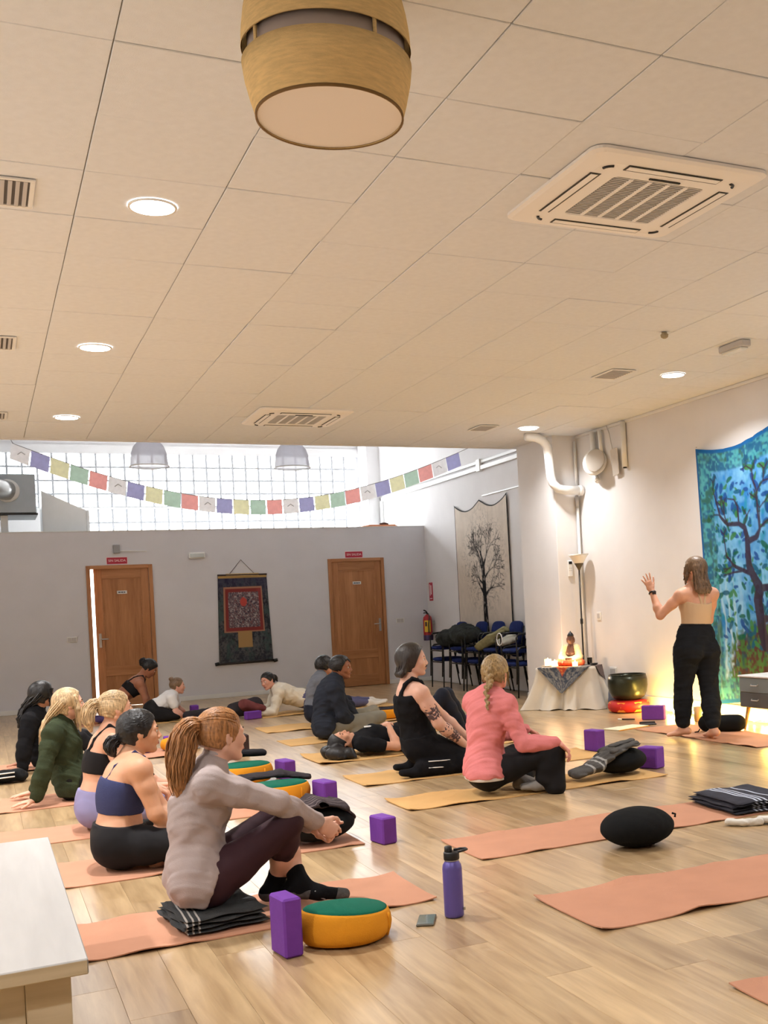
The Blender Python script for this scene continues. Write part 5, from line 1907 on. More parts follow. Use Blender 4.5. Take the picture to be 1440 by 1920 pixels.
MB().lathe([(.02, .143), (.14, .146), (.185, .17), (.215, .23), (.228, .30), (.226, .37), (.212, .425), (.2, .425), (.212, .37), (.214, .3), (.2, .23), (.17, .18), (.1, .16), (.0, .156)], (bx2, by2, 0), 48, close=False).build('shell', M_BOWL, t, True)
MB().lathe([(.206, .424), (.2145, .427), (.206, .43), (.198, .427), (.206, .424)], (bx2, by2, 0), 48, close=False).build('rim', M_BOWL, t, True)
t = thing('backpack', 'grey-blue bag on the floor between altar and singing bowl', 'bag', (6.6, 11.25, 0))
blob('body', [seg((6.68, 11.14, .1), (6.68, 11.14, .26), (.13, .1), (.11, .08), (1, 0, 0), .04), wrinkle(.005, 25)], .012, mat('bag_blue_grey', srgb(100, 110, 130), .8, var=.1), t)
blob('base', [seg((6.62, 11.12, .06), (6.74, 11.1, .06), .06, .06, None, .03)], .012, M_DARK, t)

# drawer unit at the right edge
t = thing('bedside_cabinet', 'small grey two-drawer cabinet on splayed wooden legs at the right edge', 'cabinet', (6.6, 8.2, 0))
M_CGREY = mat('cabinet_light_grey', srgb(132, 142, 142), .6)
M_CDARK = mat('cabinet_dark_grey', srgb(98, 100, 98), .6)
M_CWOOD = mat_wood('cabinet_pine', srgb(190, 150, 96), srgb(216, 180, 126), rough=.5, axis=2, fine=24)
MB().box(6.40, 6.78, 7.98, 8.43, .215, .50, .003).build('body', M_CWOOD, t)
MB().box(6.385, 6.79, 7.97, 8.44, .50, .516, .003).build('top', M_WHITE, t)
for (z0, z1, mm_) in ((.36, .495, M_CGREY), (.222, .356, M_CDARK)):
    d_ = MB().box(6.388, 6.4, 7.99, 8.42, z0, z1, .003).build('drawer', mm_, t)
    MB().tube([(6.388, 8.14, (z0 + z1) / 2 + .01), (6.376, 8.145, (z0 + z1) / 2), (6.376, 8.235, (z0 + z1) / 2), (6.388, 8.24, (z0 + z1) / 2 + .01)], .006, 6).build('handle', M_STEEL, d_)
for (x, y, dx, dy) in ((6.44, 8.36, -.03, .04), (6.44, 8.05, -.03, -.04), (6.74, 8.36, .03, .04), (6.74, 8.05, .03, -.04)):
    MB().tube([(x, y, .216), (x + dx, y + dy, .001)], [.02, .012], 12).build('leg', M_CWOOD, t, True)

# string of fairy lights along the skirting
t = thing('fairy_lights', 'string of glowing yellow fairy lights along the foot of the right wall', 'fairy lights', (6.75, 9.0, 0))
r = np.random.default_rng(3)
P = []
for k in range(80):
    y = 10.55 - k * .045
    P.append((6.74 + .03 * math.sin(k * .9) + .015 * r.normal(), y, .018 + .018 * abs(math.sin(k * .53))))
MB().tube(P, .0025, 5).build('wire', mat('fairy_wire', srgb(214, 196, 140), .5), t)
M_BULB = mat_emit('fairy_bulb', (1.0, .72, .24), 40.0)
bulb = mesh_from(*(lambda b: (b.v, b.f))(MB().lathe([(.003, -.012), (.009, -.006), (.011, 0), (.009, .006), (.003, .012)], (0, 0, 0), 8)), smooth=True, name='bulb')
bulb.materials.append(M_BULB)
for k in range(0, 80, 2):
    o = link('bulb', bulb, M_BULB, t)
    o.location = (P[k][0] - .01, P[k][1], P[k][2] + .012)
for k in range(9):
    L = bpy.data.lights.new('fairy_glow', 'POINT')
    L.energy = 4.0
    L.color = (1.0, .62, .12)
    L.shadow_soft_size = .05
    lo2 = bpy.data.objects.new('fairy_glow', L)
    COL.objects.link(lo2)
    lo2.location = (6.66, 10.4 - k * .4, .08)
    lo2.parent = t
    lo2.matrix_parent_inverse = Matrix.Translation((-6.75, -9.0, 0))

t = thing('wooden_tumbler', 'small wooden tumbler by the fairy lights behind the instructor\'s legs', 'tumbler', (6.5, 9.28, 0))
MB().lathe([(.034, .001), (.04, .004), (.044, .15), (.038, .15), (.035, .02), (0, .016)], (6.5, 9.28, 0), 20, close=False).build('body', M_CWOOD, t, True)

# bolster, book, phone and pen around the instructor's mat
t = thing('bolster', 'black cylindrical bolster on the instructor\'s mat behind her feet', 'bolster', (6.16, 8.42, .007), 'black bolsters')
blob('cover', [seg((6.06, 8.52, .083), (6.27, 8.32, .083), (.078, .078), (.078, .078), None, .02), cut(tuple(np.array((6.345, 8.247, .08))), (.72, -.69, 0)), cut((5.985, 8.592, .08), (-.72, .69, 0)), wrinkle(.002, 50)], .007, M_BLACKC, t)
MB().tube([(6.0, 8.55, .03), (5.97, 8.53, .012), (5.93, 8.53, .01)], .006, 6).build('tie', M_BLACKC, t)
t = thing('open_book', 'open yellow notebook on the floor at the end of the instructor\'s mat', 'book', (5.72, 9.42, 0))
ang = math.radians(15)
M_PAPER = mat('book_paper', srgb(240, 232, 200), .8)
MB().box(5.5, 5.72, 9.3, 9.52, .001, .012, .002, ang, (5.72, 9.4)).build('page_block', M_PAPER, t)
MB().box(5.722, 5.93, 9.3, 9.52, .001, .009, .002, ang, (5.72, 9.4)).build('page_block', M_PAPER, t)
MB().box(5.49, 5.94, 9.29, 9.3, .001, .006, .001, ang, (5.72, 9.4)).build('cover', M_YELLOW, t)
t = thing('phone', 'dark phone and case on the floor by the purple block near the instructor', 'phone', (6.02, 9.5, 0))
MB().box(5.93, 6.09, 9.42, 9.5, .001, .012, .003, math.radians(-25)).build('body', M_DARK, t)
MB().box(5.97, 6.13, 9.5, 9.58, .001, .02, .003, math.radians(-30)).build('case', M_CHAR, t)
t = thing('marker_pen', 'small dark marker lying on the floor left of the purple block', 'pen', (6.1, 10.0, 0))
MB().tube([(6.06, 10.05, .008), (6.15, 9.94, .008)], .0075, 8).build('barrel', M_DARK, t, True)
MB().tube([(6.055, 10.056, .008), (6.03, 10.086, .008)], .008, 8).build('cap', M_WHITE, t, True)

# ================================================================== STACKED CHAIRS
M_BLUE = mat('blue_chair_fabric', srgb(34, 48, 104), .9, var=.12, vscale=20, bump=.3, bscale=200, spec=.2)
M_FRAME = mat('black_chair_tube', srgb(18, 18, 20), .35, spec=.5)
# prototype facing -x, base centre at the origin
ch = thing('stacking_chair', 'x', 'chair', (0, 0, 0), 'blue stacking chairs by the far wall')


def cushion(name, P0, sx, sy, sz, rotm):
    V, F = [], []
    n = 12
    for j, (zz, sc) in enumerate(((0, .86), (.25, .98), (.6, 1.0), (.9, .95), (1.0, .82))):
        for k in range(28):
            a = 2 * PI * k / 28
            q = (abs(math.cos(a)) ** 4 + abs(math.sin(a)) ** 4) ** (-1 / 4)
            v = np.array((q * math.cos(a) * sx / 2 * sc, q * math.sin(a) * sy / 2 * sc, zz * sz))
            V.append(tuple(np.array(P0) + rotm @ v))
    for i in range(4):
        for k in range(28):
            F.append((i * 28 + k, i * 28 + (k + 1) % 28, (i + 1) * 28 + (k + 1) % 28, (i + 1) * 28 + k))
    F.append(tuple(range(28))[::-1])
    F.append(tuple(4 * 28 + k for k in range(28)))
    return MB().add(V, F).build(name, M_BLUE, ch, True)


I3 = np.eye(3)
cushion('seat', (-.02, 0, .425), .44, .46, .06, I3)
a_ = math.radians(-80)
Rb = np.array([[math.cos(a_), 0, math.sin(a_)], [0, 1, 0], [-math.sin(a_), 0, math.cos(a_)]])
cushion('backrest', (.265, 0, .68), .34, .44, .045, Rb)
for s in (-1, 1):
    y = s * .25
    MB().tube([(-.22, y, .001), (-.20, y, .42), (-.20, y, .64), (-.17, y, .675), (-.10, y, .685), (.12, y, .68), (.19, y, .66)], .011, 8).build('front_leg', M_FRAME, ch, True)
    MB().tube([(.27, y, .001), (.20, y, .42), (.22, y * .92, .55), (.27, y * .85, .78)], .011, 8).build('rear_leg', M_FRAME, ch, True)
    MB().tube([(-.16, y, .689), (-.02, y, .697), (.12, y, .692)], .018, 8, flat=.6).build('armrest', M_DARK, ch, True)
MB().tube([(-.20, -.25, .41), (-.20, .25, .41)], .01, 8).build('seat_rail', M_FRAME, ch, True)
MB().tube([(.20, -.25, .41), (.20, .25, .41)], .01, 8).build('seat_rail', M_FRAME, ch, True)
CH = [(16.42, 'leftmost stack below the tree hanging'), (15.62, 'second stack from left under the dark coat'), (15.0, 'middle stack'), (14.38, 'second stack from right under the olive scarf'), (13.72, 'rightmost stack against the pillar')]
for i, (y, where) in enumerate(CH):
    for lev in (0, 1):
        lab = 'blue stacking chair, %s of two, %s' % (('lower', 'upper')[lev], where)
        loc = (6.72 - .015 * lev, y, .002 + .185 * lev)
        if i == 0 and lev == 0:
            ch.location = loc
            ch['label'] = lab
        else:
            copy_tree(ch, loc, lab)

M_COAT = mat('dark_fleece', srgb(64, 68, 68), .98, var=.3, vscale=14, bump=.8, bscale=60, spec=.05)
t = thing('coat', 'dark grey fleece coat heaped over the left chairs', 'coat', (6.6, 15.9, .7))
blob('cloth', [ell((6.6, 16.05, .80), (.2, .34, .14), None, .08), ell((6.62, 15.62, .84), (.19, .3, .15), None, .08), ell((6.64, 15.3, .86), (.15, .22, .12), None, .06), ell((6.78, 15.9, .93), (.12, .42, .08), None, .06), wrinkle(.018, 22), wrinkle(.008, 50, (0, 1, .4))], .014, M_COAT, t)
M_OLIVE = mat('olive_scarf', srgb(150, 146, 112), .95, var=.15, vscale=18, bump=.4, bscale=120, spec=.1)
t = thing('scarf', 'olive scarf with a pale lining draped over the chair arm at right', 'scarf', (6.6, 14.3, .75))
blob('cloth', [seg((6.46, 14.62, .70), (6.56, 14.42, .80), (.07, .06), (.09, .07), (1, 0, 0), .04), seg((6.56, 14.42, .80), (6.70, 14.22, .93), (.08, .06), (.07, .05), (1, 0, 0), .04), wrinkle(.01, 38, (.6, .5, .4))], .01, M_OLIVE, t)
t = thing('tote_bag', 'off-white bag with a round handle lying on the right upper chair', 'bag', (6.6, 14.1, .7))
blob('body', [seg((6.56, 14.1, .745), (6.74, 14.08, .80), (.13, .05), (.1, .07), (0, 1, 0), .03), wrinkle(.006, 40)], .01, mat('off_white_canvas', srgb(206, 204, 190), .9, var=.08), t)
MB().tube([(6.5, 14.0 + .09 * math.cos(a), .80 + .085 * math.sin(a)) for a in np.linspace(0, 2 * PI, 18)], .008, 6).build('handle', M_WHITE, t, True)

# ================================================================== PEOPLE
def lerp(a, b, t):
    return V3(a) * (1 - t) + V3(b) * t


class Fig:
    """a person: joints in world space, one continuous skin surface, clothes and hair as further meshes"""

    def __init__(s, J, face, up=(0, 0, 1), size=1.0, female=True, bulk=1.0):
        s.J = {k: V3(v) for k, v in J.items()}
        s.S = size
        s.female = female
        s.bulk = bulk
        j = s.J
        s.lat = nrm(j['shL'] - j['shR'])
        s.hlat = nrm(j['hipL'] - j['hipR'])
        f = nrm(face)
        u = V3(up) - f * (V3(up) @ f)
        s.hf, s.hu = f, nrm(u)
        s.hl = np.cross(s.hu, s.hf)
        sp = [j['pel'], lerp(j['pel'], j['chest'], .5), j['chest'], lerp(j['chest'], j['neck'], .6), j['neck']]
        d = np.cumsum([0] + [np.linalg.norm(sp[i + 1] - sp[i]) for i in range(4)])
        s.sp, s.sd = np.array(sp), d / d[-1]
        up_t = nrm(j['neck'] - j['pel'])
        s.fwd = nrm(np.cross(s.lat, up_t))

    def spine(s, t):
        return np.array([np.interp(t, s.sd, s.sp[:, i]) for i in range(3)])

    def sec(s, t):
        f = s.female
        T = [0, .12, .33, .55, .75, .9, 1.0]
        W = [.150, .165, .118 if f else .135, .132 if f else .155, .138 if f else .165, .105, .06]
        D = [.105, .118, .088 if f else .10, .105 if f else .115, .098 if f else .11, .075, .055]
        k = s.S * s.bulk
        return np.interp(t, T, W) * k, np.interp(t, T, D) * k

    def latt(s, t):
        return nrm(s.hlat * (1 - t) + s.lat * t)

    def torso(s, t0=0.0, t1=1.0, inf=0.0, n=7, k=.03):
        ts = np.linspace(t0, t1, n)
        out = []
        for a, b in zip(ts[:-1], ts[1:]):
            wa, da = s.sec(a)
            wb, db = s.sec(b)
            out.append(seg(s.spine(a), s.spine(b), (wa + inf, da + inf), (wb + inf, db + inf), s.latt((a + b) / 2), k))
        return out

    def bust(s, inf=0.0):
        if not s.female:
            return []
        c = s.spine(.66)
        return [ell(c + s.fwd * .062 * s.S + q * s.lat * .066 * s.S, np.full(3, .062 * s.S + inf), None, .03) for q in (-1, 1)]

    def tan(s, t):
        return nrm(s.spine(min(1, t + .05)) - s.spine(max(0, t - .05)))

    def tcut(s, t, upper=True):
        n = s.tan(t)
        return cut(s.spine(t), n if upper else -n)

    def arm(s, side, t0=0.0, t1=2.0, inf=0.0, k=.025):
        j = s.J
        a, b, c = j['sh' + side], j['el' + side], j['wr' + side]
        S = s.S * s.bulk
        m_ = 1.0 if s.female else 1.15
        pts = [(0, a, .050), (.4, lerp(a, b, .4), .046), (1, b, .036), (1.3, lerp(b, c, .3), .039), (2, c, .0245)]
        return s._chain(pts, t0, t1, inf, S * m_, k)

    def leg(s, side, t0=0.0, t1=2.0, inf=0.0, k=.03, wide=1.0):
        j = s.J
        a, b, c = j['hip' + side], j['kn' + side], j['an' + side]
        S = s.S * s.bulk
        pts = [(0, a, .092), (.3, lerp(a, b, .3), .084), (1, b, .053), (1.3, lerp(b, c, .3), .054), (1.55, lerp(b, c, .55), .046), (2, c, .033)]
        return s._chain(pts, t0, t1, inf, S, k, wide)

    def _chain(s, pts, t0, t1, inf, S, k, wide=1.0):
        T = [p[0] for p in pts]
        P = np.array([p[1] for p in pts])
        R = [p[2] for p in pts]
        ts = sorted(set([t0, t1] + [t for t in T if t0 < t < t1]))
        out = []
        for a, b in zip(ts[:-1], ts[1:]):
            pa = [np.interp(a, T, P[:, i]) for i in range(3)]
            pb = [np.interp(b, T, P[:, i]) for i in range(3)]
            fa = 1 + (wide - 1) * max(0, a - .9)
            fb = 1 + (wide - 1) * max(0, b - .9)
            out.append(seg(pa, pb, np.interp(a, T, R) * S * fa + inf, np.interp(b, T, R) * S * fb + inf, None, k))
        return out

    def foot(s, side, inf=0.0):
        j = s.J
        a, t = j['an' + side], j['toe' + side]
        S = s.S
        d = nrm(t - a)
        # sole direction: heel lies behind and below the ankle
        dn = np.array((0, 0, -1.0))
        dn = nrm(dn - d * (dn @ d)) if abs(dn @ d) < .95 else s.fwd
        if abs(d[2]) < .75:
            heel = a + dn * .04 * S - d * .035 * S
        else:
            heel = a + dn * .035 * S
        latf = np.cross(d, dn)
        toe = a + d * max(.15 * S, np.linalg.norm(t - a))
        out = [seg(a, heel, .034 * S + inf, .032 * S + inf, None, .015), seg(heel, lerp(heel, toe, .55), (.034 * S + inf, .028 * S + inf), (.042 * S + inf, .026 * S + inf), latf, .015),
               seg(lerp(heel, toe, .5), toe, (.043 * S + inf, .026 * S + inf), (.036 * S + inf, .018 * S + inf), latf, .015), seg(a, lerp(heel, toe, .55), .034 * S + inf, .024 * S + inf, None, .02)]
        return out

    def hand(s, side, d, n, curl=.5, spread=.12, thumb_side=None, fr=.0085, stiff=1.0):
        """d fingers' direction, n the way the palm faces"""
        S = s.S
        w = s.J['wr' + side]
        d = nrm(d)
        n = nrm(V3(n) - d * (V3(n) @ d))
        q = np.cross(d, n) if side == 'R' else np.cross(n, d)   # towards the thumb
        kn = w + d * .088 * S
        out = [seg(w, w + d * .03 * S, (.027 * S, .019 * S), (.034 * S, .016 * S), q, .012), seg(w + d * .03 * S, kn, (.035 * S, .016 * S), (.038 * S, .013 * S), q, .012)]
        for i, L in enumerate((.074, .082, .076, .060)):
            off = (.029 - .0195 * i) * S
            p = kn + q * off - d * (.004 * i * S)
            fd = nrm(d + q * spread * (1.2 - .8 * i))
            ang = curl * (.75 + .12 * i)
            for f, r0, r1 in ((.45, fr, fr * .95), (.30, fr * .95, fr * .9), (.25, fr * .9, fr * .75)):
                fd2 = nrm(fd * math.cos(ang) + n * math.sin(ang))
                e = p + fd2 * L * f * S
                out.append(seg(p, e, r0 * S, r1 * S, None, .004))
                p = e
                ang += curl * stiff
        p = w + d * .022 * S + q * .022 * S
        td = nrm(d * .75 + q * .62 + n * .25)
        for f, r0, r1 in ((.045, .013, .011), (.035, .0105, .0095), (.026, .0095, .008)):
            e = p + td * f * S
            out.append(seg(p, e, r0 * S, r1 * S, None, .006))
            p = e
            td = nrm(td + d * .25 + n * .3 * curl - q * .2 * curl)
        return out

    # ---- head
    def hp(s, f, l, u):
        return s.J['head'] + (s.hf * f + s.hl * l + s.hu * u) * s.S

    def basis(s):
        return [s.hf, s.hl, s.hu]

    def head(s):
        S = s.S
        B = s.basis()
        g = 1.0 if s.female else 1.06
        o = [ell(s.hp(-.014, 0, .026), V3(.097, .076, .088) * S * g, B, .02), ell(s.hp(.028, 0, -.028), V3(.064, .060, .086) * S * g, B, .03),
             seg(s.hp(-.01, .052, -.05), s.hp(.062, .018, -.098), .022 * S, .017 * S, None, .02), seg(s.hp(-.01, -.052, -.05), s.hp(.062, -.018, -.098), .022 * S, .017 * S, None, .02),
             ell(s.hp(.072, 0, -.098), V3(.02, .024, .017) * S, B, .015),
             seg(s.hp(.088, 0, .008), s.hp(.106, 0, -.026), .0085 * S, .0115 * S, None, .008), ell(s.hp(.098, .013, -.033), V3(.011, .009, .008) * S, B, .006), ell(s.hp(.098, -.013, -.033), V3(.011, .009, .008) * S, B, .006),
             seg(s.hp(.084, .014, .021), s.hp(.07, .046, .018), .011 * S, .011 * S, None, .012), seg(s.hp(.084, -.014, .021), s.hp(.07, -.046, .018), .011 * S, .011 * S, None, .012),
             ell(s.hp(.083, 0, -.058), V3(.016, .028, .018) * S, B, .012), ell(s.hp(.062, .042, -.025), V3(.022, .02, .024) * S, B, .02), ell(s.hp(.062, -.042, -.025), V3(.022, .02, .024) * S, B, .02)]
        for q in (-1, 1):
            o.append(hole(ell(s.hp(.089, q * .031, .004), V3(.012, .017, .0095) * S, B)))
            eb = [nrm(s.hf * .8 - s.hl * q * .25 + 0), nrm(s.hl * q + s.hf * .3), s.hu]
            o.append(ell(s.hp(-.008, q * .077, -.004), V3(.021, .009, .034) * S, eb, .008))
            o.append(hole(ell(s.hp(-.002, q * .087, -.003), V3(.009, .007, .014) * S, eb), .005))
        # neck
        nb = s.J['neck']
        o.append(seg(nb - s.tan(1) * .02 * S, s.hp(-.022, 0, -.06), (.056 * S * g, .052 * S * g), (.05 * S * g, .05 * S * g), s.hl, .025))
        return o

    def shoulders(s, inf=0.0):
        j = s.J
        S = s.S * s.bulk
        out = []
        for q in ('L', 'R'):
            out.append(seg(lerp(j['neck'], j['sh' + q], .25) + s.tan(1) * .012, j['sh' + q], (.044 * S + inf, .044 * S + inf), (.05 * S + inf, .05 * S + inf), None, .04))
            out.append(seg(s.spine(.8), j['sh' + q], .075 * S + inf, .052 * S + inf, None, .04))
        return out

    def pelvis(s, inf=0.0):
        j = s.J
        S = s.S * s.bulk
        out = []
        for q in ('L', 'R'):
            back = -s.fwd * .045 * S
            out.append(ell(lerp(j['pel'], j['hip' + q], .9) + back, np.full(3, .098 * S + inf), None, .04))
            out.append(seg(j['pel'], j['hip' + q], .10 * S + inf, .092 * S + inf, None, .04))
        return out

    def body(s, hands):
        o = s.torso(.04, 1.0) + s.bust() + s.shoulders() + s.pelvis()
        for q in ('L', 'R'):
            o += s.arm(q) + s.leg(q) + s.foot(q)
        o += s.head()
        for h in hands:
            o += h
        return o


def shade(c, k):
    return tuple(min(1, x * k) for x in c)


SKIN = {}


def skin(c):
    if c not in SKIN:
        SKIN[c] = mat('skin_%d' % len(SKIN), srgb(*c), .5, var=.06, vscale=14, bump=.06, bscale=220, spec=.35, sss=.12)
    return SKIN[c]


M_EYE = mat('eye_white', srgb(232, 226, 220), .15)
M_IRIS = mat('iris_dark', srgb(46, 32, 26), .1)
M_BROWD = mat('brow_dark', srgb(48, 36, 30), .8)


def face_parts(f, root, lips, brow, closed=False):
    S = f.S
    B = f.basis()
    for q in (-1, 1):
        if closed:
            o = blob('eyelid', [seg(f.hp(.084, q * .02, .001), f.hp(.078, q * .043, .001), .004 * S, .003 * S, None, .004)], .0025, brow, root)
            continue
        o = blob('eye', [ell(f.hp(.0765, q * .031, .003), V3(.0125, .0125, .0105) * S, B)], .0028, M_EYE, root)
        blob('iris', [ell(f.hp(.0865, q * .030, .003), V3(.0035, .0056, .0056) * S, B)], .0016, M_IRIS, o)
    for q in (-1, 1):
        blob('eyebrow', [seg(f.hp(.092, q * .014, .024), f.hp(.085, q * .034, .029), .004 * S, .0038 * S, None, .003), seg(f.hp(.085, q * .034, .029), f.hp(.071, q * .052, .022), .0038 * S, .0025 * S, None, .003)], .0025, brow, root)
    blob('lips', [seg(f.hp(.0965, -.006, -.055), f.hp(.088, -.022, -.059), .0048 * S, .0025 * S, None, .004), seg(f.hp(.0965, .006, -.055), f.hp(.088, .022, -.059), .0048 * S, .0025 * S, None, .004), seg(f.hp(.0955, -.01, -.065), f.hp(.0955, .01, -.065), .0058 * S, .0058 * S, None, .004), seg(f.hp(.0955, .01, -.064), f.hp(.088, .021, -.06), .005 * S, .0025 * S, None, .004), seg(f.hp(.0955, -.01, -.064), f.hp(.088, -.021, -.06), .005 * S, .0025 * S, None, .004)], .0025, lips, root)


def strands(chain, radii, n, rs, seed=0, spread_end=1.0, wave=.0, sides=4):
    """thin locks following a chain of points"""
    r = np.random.default_rng(seed)
    P = np.array(chain, float)
    mb = MB()
    T = np.linspace(0, 1, len(P))
    m_ = max(6, len(P) * 2)
    tt = np.linspace(0, 1, m_)
    C = np.stack([np.interp(tt, T, P[:, i]) for i in range(3)], 1)
    # smooth the centre line a little
    for _ in range(2):
        C[1:-1] = .25 * C[:-2] + .5 * C[1:-1] + .25 * C[2:]
    Rr = np.interp(tt, T, radii)
    tg = np.gradient(C, axis=0)
    tg /= np.linalg.norm(tg, axis=1)[:, None] + 1e-9
    a0 = np.array((0.3, 1.0, 0.2))
    for k in range(n):
        an = r.uniform(0, 2 * PI)
        rad = math.sqrt(r.uniform(.45, 1))
        e1 = np.cross(tg, a0)
        e1 /= np.linalg.norm(e1, axis=1)[:, None] + 1e-9
        e2 = np.cross(tg, e1)
        ph = r.uniform(0, 6)
        wv = wave * np.sin(tt * r.uniform(6, 14) + ph)
        off = (e1 * math.cos(an) + e2 * math.sin(an)) * (Rr * rad)[:, None] + (e1 * (wv * math.sin(ph)) [:, None] + e2 * (wv * math.cos(ph))[:, None])
        L = int(m_ * r.uniform(.8, 1.0))
        pts = (C + off)[:max(4, L)]
        mb.tube(pts, list(np.linspace(rs, rs * .35, len(pts))), sides, cap=False)
    return mb


def hair(name, ops, h, material, root, mbs=()):
    v, q = solid(ops, h)
    V = [v]
    F = q
    if mbs:
        vv = [tuple(x) for x in v]
        ff = [tuple(x) for x in q.tolist()]
        for m_ in mbs:
            n = len(vv)
            vv += m_.v
            ff += [tuple(i + n for i in f) for f in m_.f]
        me = mesh_from(vv, ff, True, name)
    else:
        me = mesh_from(v, q, True, name)
    return link(name, me, material, root)


def cap_ops(f, thick=.009, low=-.075, fringe=(.052, .03), tilt=.42, back=0.0):
    """hair on the skull, open at the face"""
    S = f.S
    B = f.basis()
    g = 1.0 if f.female else 1.06
    c = f.hp(-.016, 0, .028)
    o = [ell(c, (V3(.098, .077, .088) * g + thick) * S, B, .02), seg(f.hp(-.05, 0, -.005), f.hp(-.052, 0, min(-.03, low + .03)), (.066 * S * g + thick, .05 * S * g + thick), (.056 * S * g + thick, .042 * S * g + thick), f.hl, .03)]
    o.append(cut(f.hp(fringe[0], 0, fringe[1]), f.hf * .9 - f.hu * tilt))
    o.append(cut(f.hp(0, 0, low), -f.hu - f.hf * .35))
    return o


def person(name, label, f, body_mat, hands, h, garments, hair_fn, lips=(176, 110, 104), brow=M_BROWD, face=True, closed=False, extra=None):
    base = f.J['pel'].copy()
    base[2] = 0
    root = thing('person', label, 'person', tuple(base))
    blob('body', f.body(hands), h, body_mat, root)
    for (gn, ops, gm, gh) in garments:
        blob(gn, ops, gh, gm, root)
    hair_fn(f, root)
    if face:
        face_parts(f, root, mat('lips_' + name, srgb(*lips), .45), brow, closed)
    if extra:
        extra(f, root)
    return root


def leggings(f, t1=1.93, inf=.004, waist=.22, wr=.0012):
    o = f.torso(.04, waist + .08, inf) + f.pelvis(inf)
    o.append(f.tcut(waist))
    for q in ('L', 'R'):
        o += f.leg(q, 0, t1, inf)
    if wr:
        o.append(wrinkle(wr, 55))
    return o


def trousers(f, t1=1.95, inf=.016, waist=.25, wide=1.3, wr=.004):
    o = f.torso(.04, waist + .08, inf * .7) + f.pelvis(inf * .8)
    o.append(f.tcut(waist))
    for q in ('L', 'R'):
        o += f.leg(q, 0, t1, inf, wide=wide)
    o.append(wrinkle(wr, 38))
    return o


def sweater(f, arm_t=1.92, inf=.014, hem=.06, wr=.004, top=.93, arm_inf=None, seed=0, tl=None):
    ai = inf if arm_inf is None else arm_inf
    o = f.torso(max(0, hem - .06), top, inf) + f.bust(inf * .6) + f.shoulders(inf * .7)
    o.append(f.tcut(hem, False))
    if tl:
        o = tail(f, *tl) + o[:-1] + [cut((0, 0, tl[1]), (0, 0, -1))]
    for q in ('L', 'R'):
        o += f.arm(q, 0, arm_t, ai * .85)
    o.append(wrinkle(wr, 34, seed=seed))
    o.append(wrinkle(wr * .55, 60, f.tan(.5) + f.lat * .8 + f.fwd * .6, seed))
    return o


def strap(f, q, x, inf=.004, r=.009, lo=.68, flat=None, n=11, x2=None):
    """shoulder strap laid on the body from the chest over the shoulder to the back"""
    prims = f.torso(.04, 1.0) + f.bust() + f.shoulders()

    def surf(c, d):
        ts = np.linspace(.0, .3, 121)
        P = c + ts[:, None] * d
        D = np.min([_dist(p, P[:, 0], P[:, 1], P[:, 2]) for p in prims], 0)
        ins = np.nonzero(D < .004)[0]
        return c + d * (ts[ins[-1]] if len(ins) else .08)
    v = f.J['sh' + q] - f.J['neck']
    up_ = f.tan(1)
    pts = []
    for a in np.linspace(-.35, PI + .55, n):
        k = (a + .35) / (PI + .9)
        xx = x + ((x2 if x2 is not None else x) - x) * k
        c = f.spine(.80) + v * xx * (.95 if 0 < a < PI else .8)
        d = nrm(f.fwd * math.cos(a) + up_ * math.sin(a))
        pts.append(surf(c, d) + d * r * .35)
    # down to the upper edge of the garment
    w, dd = f.sec(lo - .04)
    vx = x2 if x2 is not None else x
    pts.append(surf(f.spine(lo - .06) + v * vx * .7, -f.fwd))
    pts.insert(0, surf(f.spine(lo - .04) + v * x * .7, f.fwd))
    rr = r if flat is None else (r, flat)
    return [seg(p, w2, rr, rr, None if flat is None else f.lat, .008) for p, w2 in zip(pts[:-1], pts[1:])]


def tail(f, inf, z0, reach=.02):
    """the lower back of a long top, covering the seat"""
    return f.pelvis(inf) + [cut(f.J['pel'] + f.fwd * reach, nrm(f.fwd - V3(0, 0, .25))), cut((0, 0, z0), (0, 0, -1))]


def bra(f, lo, hi, inf=.0065, x=.55, r=.008):
    o = f.torso(lo - .05, hi + .05, inf, 5) + f.bust(inf)
    o += [f.tcut(hi), f.tcut(lo, False)]
    o += strap(f, 'L', x, inf, r, hi) + strap(f, 'R', x, inf, r, hi)
    return o

J_p1 = dict(pel=(0.8, 4.95, 0.175), chest=(0.8, 4.95, 0.455), neck=(0.877, 4.95, 0.658), head=(0.927, 4.95, 0.789), shR=(0.835, 4.785, 0.6), elR=(1.111, 4.76, 0.495), wrR=(1.322, 4.88, 0.362), shL=(0.845, 5.115, 0.605), elL=(1.1, 5.13, 0.475), wrL=(1.335, 4.99, 0.315), hipR=(0.83, 4.86, 0.172), knR=(1.167, 4.8, 0.393), anR=(1.14, 5, 0.085), toeR=(1.27, 5.06, 0.035), hipL=(0.83, 5.04, 0.172), knL=(1.17, 5.05, 0.385), anL=(1.22, 4.88, 0.1), toeL=(1.41, 4.83, 0.035))
J_p2 = dict(pel=(0.605, 6.28, 0.123), chest=(0.636, 6.28, 0.411), neck=(0.684, 6.28, 0.575), head=(0.743, 6.28, 0.713), shR=(0.713, 6.11, 0.531), elR=(0.778, 6.08, 0.293), wrR=(0.907, 6.2, 0.165), shL=(0.725, 6.45, 0.505), elL=(0.867, 6.48, 0.245), wrL=(0.944, 6.35, 0.15), hipR=(0.629, 6.18, 0.123), knR=(0.98, 5.98, 0.13), anR=(0.8, 6.2, 0.05), toeR=(0.92, 6.36, 0.03), hipL=(0.651, 6.38, 0.113), knL=(1.054, 6.6, 0.078), anL=(0.88, 6.35, 0.05), toeL=(0.96, 6.14, 0.04))
